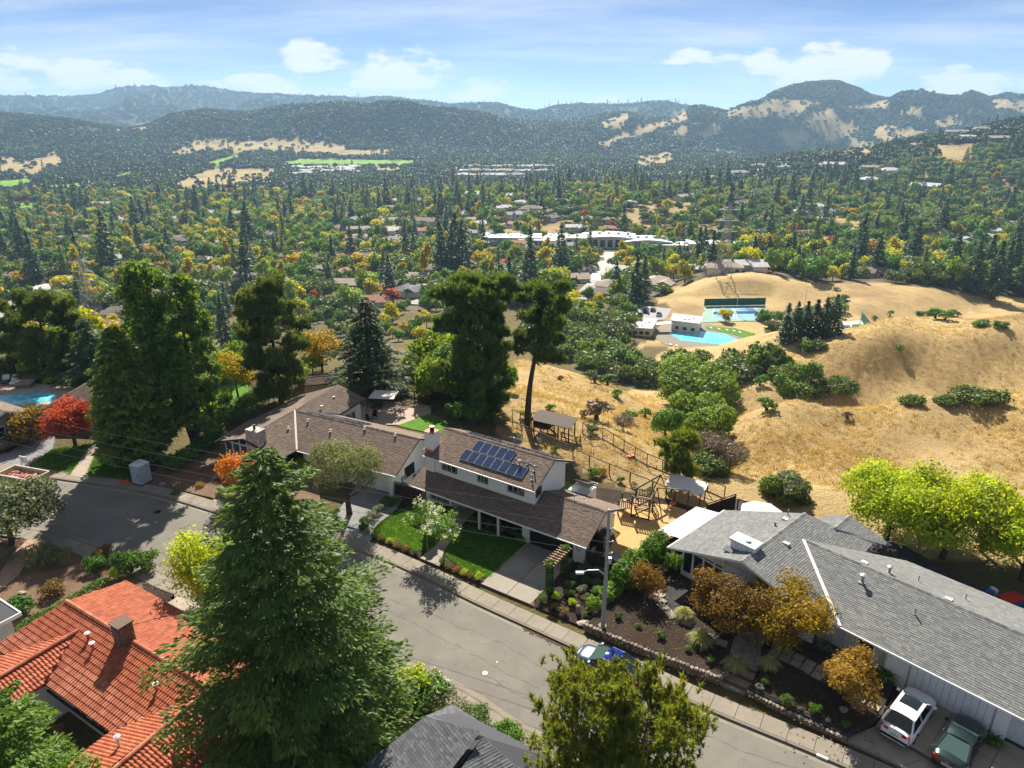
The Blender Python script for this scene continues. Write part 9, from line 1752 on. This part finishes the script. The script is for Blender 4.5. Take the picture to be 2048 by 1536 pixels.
 hedge('hedge', 'tall bright green shrub hedge left of the grey gable house', [(4.9, 7.4), (5.0, 9.0), (5.2, 10.8), (5.4, 12.4), (5.6, 13.8)], 1.9, 2.5, 'hedgeleaf', 9500, .2, 3, ST, .3); hedge('hedge', 'yellow-green creeping shrub mass around the utility pole', [(3.9, 4.3), (4.2, 5.4), (4.4, 6.6), (4.5, 7.6)], 1.2, 1.3, 'hedgeleaf', 5000, .15, 4, ST, .15, .18); hedge('hedge', 'narrow bright hedge behind the board fence of the playground', [(6.6, 15.4), (7.6, 17.2), (8.6, 19.4)], 1.0, 1.6, 'hedgeleaf', 2600, .17, 5, ST, .1, .15)
 shrub('bright1', W(7.1, 11.9, .55), 1.0, 'green shrub at the white corner post of the gable windows', sz=1.4)
 # grey house beds
 for i, (u, v, s) in enumerate(((9.9, 7.2, .9), (11.8, 5.35, 1.05), (14.4, 4.4, .95), (16.2, 5.7, .85))): shrub('fountain', W(u, v, .6), s, ('yellow fountain grass at the bend of the stepping stones', 'largest yellow fountain grass on the bark bed', 'pale fountain grass at the left of the gravel steps', 'pale fountain grass at the right of the gravel steps')[i], 'fountain_grass', 'grass', 'fountain grasses on the bark beds')
 for i, (u, v, s) in enumerate(((6.0, 4.6, .35), (7.6, 4.5, .28), (9.3, 4.4, .38), (11.3, 4.2, .3), (12.9, 4.0, .34))): shrub(('green0', 'bright1')[i % 2], W(u, v, .6), s, 'small green plant on the walled bark bed, %s from the pole' % ORD[i], group='small plants on the bark bed')
 for i, (u, v, k, s) in enumerate(((16.4, 4.0, 'bright0', .36), (17.9, 3.2, 'bright1', .5), (19.5, 3.4, 'bright0', .42), (18.7, 3.1, 'grey0', .2), (20.3, 3.1, 'grey1', .2), (21.2, 3.3, 'bright1', .3), (16.2, 3.5, 'agave', .4))): shrub(k, W(u, v, .6), s, ('bright green clump beside the gravel steps', 'bright green clump near the low stones', 'bright green clump midway along the low stones', 'tiny silvery plant between two green clumps', 'tiny silvery plant below the round maple', 'green clump at the drive end of the low stones', 'spiky grey rosette by the gravel steps')[i])
 for i, (u, v, k, s, z) in enumerate(((15.9, 1.2, 'strap', 1.0, .55), (21.9, .9, 'strap', .9, .3), (13.5, .9, 'agave', 1.2, .55), (11.9, 1.0, 'agave', 1.0, .55))): x, y, _ = F5.w(u, v); shrub(k, (x, y, z), s, ('upright strappy plant at the left garage pier', 'upright strappy plant at the right garage pier', 'spiky agave under the small sash window', 'dark spiky agave beneath the golden maple')[i], sz=s * 1.3)
 # along the brown house and cedar
 hedge('hedge', 'long green shrub hedge left of the brown house', [P(448, 858)[:2], P(480, 835)[:2], P(520, 812)[:2], P(545, 802)[:2]], 2.6, 2.4, 'greenleaf', 7000, .28, 6, None, .0, .1); hedge('hedge', 'dark undergrowth between the dense cedar and the brown house', [P(345, 945)[:2], P(390, 915)[:2], P(425, 885)[:2], P(440, 870)[:2]], 2.2, 1.6, 'greenleaf', 5000, .24, 7, None, .0, -.1); hedge('hedge', 'yellowing shrub mass behind the twin-stemmed conifer', [P(405, 855)[:2], P(440, 825)[:2], P(455, 810)[:2]], 2.6, 2.2, 'limeleaf', 4200, .28, 8, None, .0, -.05)
 hedge('hedge', 'dark green hedge on the left of the dry garden path', [P(-30, 1250)[:2], P(20, 1228)[:2], P(60, 1222)[:2]], 1.7, 1.2, 'greenleaf', 3800, .2, 9, None, .1, -.12); hedge('hedge', 'low clipped green hedge along the red tiled roof', [P(-20, 1322)[:2], P(60, 1258)[:2], P(140, 1215)[:2], P(215, 1172)[:2]], .95, .8, 'hedgeleaf', 5200, .14, 10, None, .1)
 hedge('hedge', 'clipped green hedge beside the neighbour pool', [P(30, 762)[:2], P(70, 758)[:2], P(130, 757)[:2]], 1.5, 1.1, 'hedgeleaf', 3600, .2, 11, None, 0); hedge('hedge', 'yellow-leaved shrub bank behind the clipped pool hedge', [P(40, 750)[:2], P(70, 742)[:2], P(105, 742)[:2]], 2.4, 2.2, 'limeleaf', 3000, .3, 12, None, -.2, .2)
 pts = [(60, 764, 'gold0', .9, 'round clipped golden shrub left of a twin by the pool hedge'), (76, 765, 'gold1', .9, 'round clipped golden shrub right of its twin by the pool hedge'), (96, 768, 'lime0', .8, 'yellow shrub at the end of the pool hedge'), (120, 762, 'green1', 1.0, 'dark green shrub at the right end of the pool hedge'), (30, 890, 'rust0', 1.3, 'grey-brown shrub on the bank by the left driveway'), (10, 905, 'twig0', 1.2, 'bare reddish shrub low on the bank at the left edge'), (55, 875, 'olive0', 1.1, 'olive shrub high on the bank below the grey wall'), (95, 850, 'gold0', .7, 'golden shrub at the top of the left driveway'),
  (265, 1145, 'green1', 1.5, 'large glossy green shrub above the red tiled roof'), (290, 1140, 'bright0', 1.25, 'bright green shrub right of the large glossy one'), (195, 1140, 'green0', 1.0, 'dark green shrub below the rusty pavement bush'), (210, 1118, 'rust1', .95, 'rust-topped bush at the near pavement edge'), (235, 1158, 'lime1', .7, 'yellow-green shrub between the glossy shrubs and the rusty bush'), (110, 1190, 'rust0', 1.05, 'rusty-orange dwarf tree in the dry garden'), (90, 1130, 'olive1', 1.6, 'grey-green wispy shrub in the middle of the dry garden'), (120, 1128, 'olive0', 1.2, 'wispy olive shrub right of the larger wispy one'),
  (10, 1125, 'olive0', 1.0, 'olive bush under the spreading tree at the left edge'), (818, 1395, 'lime0', 1.6, 'brilliant yellow shrub hugging the giant conifer'), (862, 1405, 'green0', 1.55, 'green shrub covered in small white flowers beside the road'), (905, 1442, 'olive1', 1.5, 'feathery grey-green shrub behind the rounded hedges'), (952, 1455, 'ball0', 1.15, 'dark rounded shrub at the edge of the near pavement'), (1015, 1490, 'bright0', 1.1, 'bright rounded shrub left of the clumpy pine'), (985, 1525, 'bright1', 1.4, 'lime-green shrub mound below the rounded shrubs'), (1070, 1530, 'olive0', 1.3, 'olive shrub at the foot of the clumpy pine'), (790, 1440, 'green1', 1.5, 'shaded green shrub below the brilliant yellow one'), (880, 1475, 'green0', 1.3, 'dim green shrub at the eave of the dark grey roof'),
  (440, 960, 'twig0', .8, 'bare low shrub on the earth slope by the chimney'), (400, 975, 'rust1', .5, 'tiny rusty plant on the bare earth yard'), (352, 990, 'green0', .45, 'small green tuft on the pavement edge of the earth yard'), (610, 945, 'lime1', 1.2, 'yellow bush against the shaded wall of the brown house'), (640, 935, 'green1', 1.0, 'green bush right of the yellow one by the brown house'), (665, 1045, 'green0', .9, 'green bush at the foot of the olive tree'), (785, 1010, 'olive0', .6, 'greyish bush along the strip beside the corner driveway'), (800, 985, 'bright0', .8, 'bright bush in the strip between the two houses'), (818, 960, 'green1', .8, 'green bush highest in the strip between the houses'),
  (1247, 842, 'twig1', 1.6, 'bare brown brush at the top of the dry slope'), (1425, 905, 'twig0', 3.2, 'wide grey leafless thicket below the gully oaks'), (1460, 925, 'twig1', 2.6, 'second grey leafless thicket right of the wider one'), (1572, 1000, 'grey0', 1.9, 'pale silvery shrub behind the grey roof by the dark evergreen'), (1185, 866, 'green0', .9, 'low green bush beside the chicken coop'), (1050, 835, 'lime1', .9, 'yellow-green bush behind the bare pine trunk'), (1190, 952, 'bright1', .85, 'bright green shrub at the corner of the back lawn'), (1205, 948, 'rust1', .55, 'red-leaved shrub beside the fence post of the garden'), (1240, 965, 'green1', .5, 'small green shrub on the playground border'), (1268, 972, 'olive0', .45, 'small olive shrub on the playground border'), (1300, 985, 'green0', .45, 'last small shrub on the playground border'),
  (1035, 878, 'grey1', .7, 'silvery dome shrub behind the white house, left of its twin'), (1075, 890, 'grey0', .75, 'silvery dome shrub behind the white house, right of its twin'), (1090, 893, 'rust0', .35, 'tiny red shrub behind the solar roof'), (1108, 903, 'green1', .55, 'green shrub at the right behind the solar roof'), (1530, 1040, 'lime0', .9, 'yellow shrub on the terrace behind the grey gable'), (1600, 1005, 'rust0', .8, 'reddish shrub on the slope behind the terrace'), (950, 845, 'green1', 2.0, 'broad green bush at the garden end of the tall dark pine'), (985, 838, 'bright0', 1.6, 'brighter bush right of the broad one under the tall dark pine'), (915, 835, 'green0', 1.7, 'green bush beside the terrace fence'), (1005, 850, 'olive1', 1.3, 'olive bush near the pen fence')]
 for px_, py_, k, s, lab in pts: x, y, _ = P(px_, py_, 0); z = 0.05 if y < 57 else gz(x, y); shrub(k, (x, y, z), s, lab)
 t = [o for o in bpy.data.objects if o.get('label') == 'green shrub covered in small white flowers beside the road'][0]; link('blossom', broad_crown('blossom', M['flower'], lobes_ball(7, 1.08, 1.3, 0, 100, .7), 260, .09, 3, .95, 2, .05), t)
 for px_, py_, h, s, lab in ((22, 755, 3.4, 1.0, 'palm tree with arching fronds at the left edge above the pool hedge'), (628, 672, 4.4, .8, 'taller palm standing in the dry meadow'), (640, 680, 2.6, .75, 'shorter palm beside the taller one in the dry meadow')):
  hh = hit(px_, py_, 70); t = thing('palm_tree', lab, 'tree', hh); b = MB(); b.tube([(0, 0, -.3), (.1, 0, h * .5), (0, 0, h)], [.24, .18, .16], 8); b.build('trunk', M['bark'], t); o = link('crown', PROTO['palm'][1], t, (0, 0, h)); o.scale = (s, s, s)
 # ivy-coloured vine on nothing: low ground plants count as one mass
garden()
def ground_litter():
 r = np.random.default_rng(9)
 def tuft(mat, nb, h, w, sp, seed):
  q = np.random.default_rng(seed); a = q.random(nb) * 6.283; V = []; F = []
  for i in range(nb): d = np.array([math.cos(a[i]), math.sin(a[i]), 0]); sd = np.array([-d[1], d[0], 0]) * w; b0 = q.normal(size=3) * [sp, sp, 0]; l = h * q.uniform(.6, 1.2); k = len(V); V += [b0 - sd, b0 + sd, b0 + d * l * q.uniform(.1, .7) + [0, 0, l]]; F.append((k, k + 1, k + 2))
  return mesh_np('tuft', V, F, M[mat], tint=q.random(nb))
 dry = [tuft('dryblade', 22, .30, .035, .3, 1), tuft('dryblade', 18, .42, .04, .4, 2), tuft('drybrush', 14, .35, .04, .25, 3)]
 n = 60000; Y = 60 + 150 * r.random(n) ** 1.3; a = r.uniform(-.03, .85, n); X = a * Y; k = np.interp(a, GA, np.arange(NA)).astype(int); m = (Y > KY[0][k] - 10 * (a < .33) + .5) & ~((a < .1) & (Y > 132)); den = fbm2(X / 9., Y / 9., 3, 3); m &= (den > r.random(n) * .9 - .5) & ((Y > 88) | (r.random(n) < .35))
 gxy = [ST.l(x, y) for x, y in zip(X[m][:0], Y[m][:0])]
 Z = ground(X, Y); scatter('dry_grass', np.stack([X, Y, Z], 1)[m], r.uniform(.4, 1.05, m.sum()), r.choice(3, m.sum(), p=[.62, .3, .08]), dry)
 gr = [tuft('lawnblade', 9, .055, .012, .05, 4), tuft('lawnblade', 9, .07, .012, .06, 5)]; pts = []
 for o in bpy.data.objects:
  if o.name.startswith('front_lawn'):
   poly = [(v.co.x, v.co.y) for v in o.data.polygons[0].vertices and [o.data.vertices[i] for i in o.data.polygons[0].vertices]]; x0, x1 = min(p[0] for p in poly), max(p[0] for p in poly); y0, y1 = min(p[1] for p in poly), max(p[1] for p in poly); nn = int((x1 - x0) * (y1 - y0) * 130); X = r.uniform(x0, x1, nn); Y = r.uniform(y0, y1, nn); s = in_poly(X, Y, poly); zt = max(v.co.z for v in o.data.vertices); pts.append(np.stack([X[s], Y[s], np.full(s.sum(), zt)], 1))
 p = np.concatenate(pts); scatter('lawn_grass', p, r.uniform(.7, 1.5, len(p)), r.integers(0, 2, len(p)), gr)
 lf = MB(); lf.add([(-.05, 0, 0), (0, .035, .01), (.05, 0, 0), (0, -.035, .012)], [(0, 1, 2, 3)]); lv = [lf.mesh('leaf', M[k]) for k in ('rustleaf', 'goldleaf', 'drybrush')]; pts = []
 for (c, rad, n) in ((ST.w(12.9, 6.5), 5, 500), (ST.w(17, 6.5), 4, 400), (ST.w(20.5, 4.6), 3, 300), (ST.w(8, 5), 4, 250), (P(300, 1190), 3, 300), (P(480, 985), 3, 250)):
  q = r.normal(size=(n, 2)) * rad * .45; pts.append(np.stack([c[0] + q[:, 0], c[1] + q[:, 1], np.where(c[0] > 5, .625, .135) + 0 * q[:, 0]], 1))
 K = offset_line(farK, -.12); kk = r.uniform(60, len(K) - 40, 900); xi = np.interp(kk, np.arange(len(K)), [p[0] for p in K]); yi = np.interp(kk, np.arange(len(K)), [p[1] for p in K]); pts.append(np.stack([xi + r.normal(size=900) * .1, yi + r.normal(size=900) * .1, np.full(900, .02)], 1))
 p = np.concatenate(pts); scatter('fallen_leaves', p, r.uniform(.8, 1.8, len(p)), r.integers(0, 3, len(p)), lv)
ground_litter()
# ------------------------------------------------------------------ air
def haze():
 b = MB(); b.bx(-7600, 7600, -60, 7400, -140, 330); t = NT('valley_air'); t.N.remove(t.b); v = t.n('VolumePrincipled'); v.inputs['Color'].default_value = (0.44, 0.70, 1.0, 1); v.inputs['Density'].default_value = 1.05e-4; v.inputs['Anisotropy'].default_value = 0.15
 t.L.new(v.outputs[0], t.out.inputs['Volume']); o = b.build('haze', t.m); tag(o, kind='stuff')
haze()
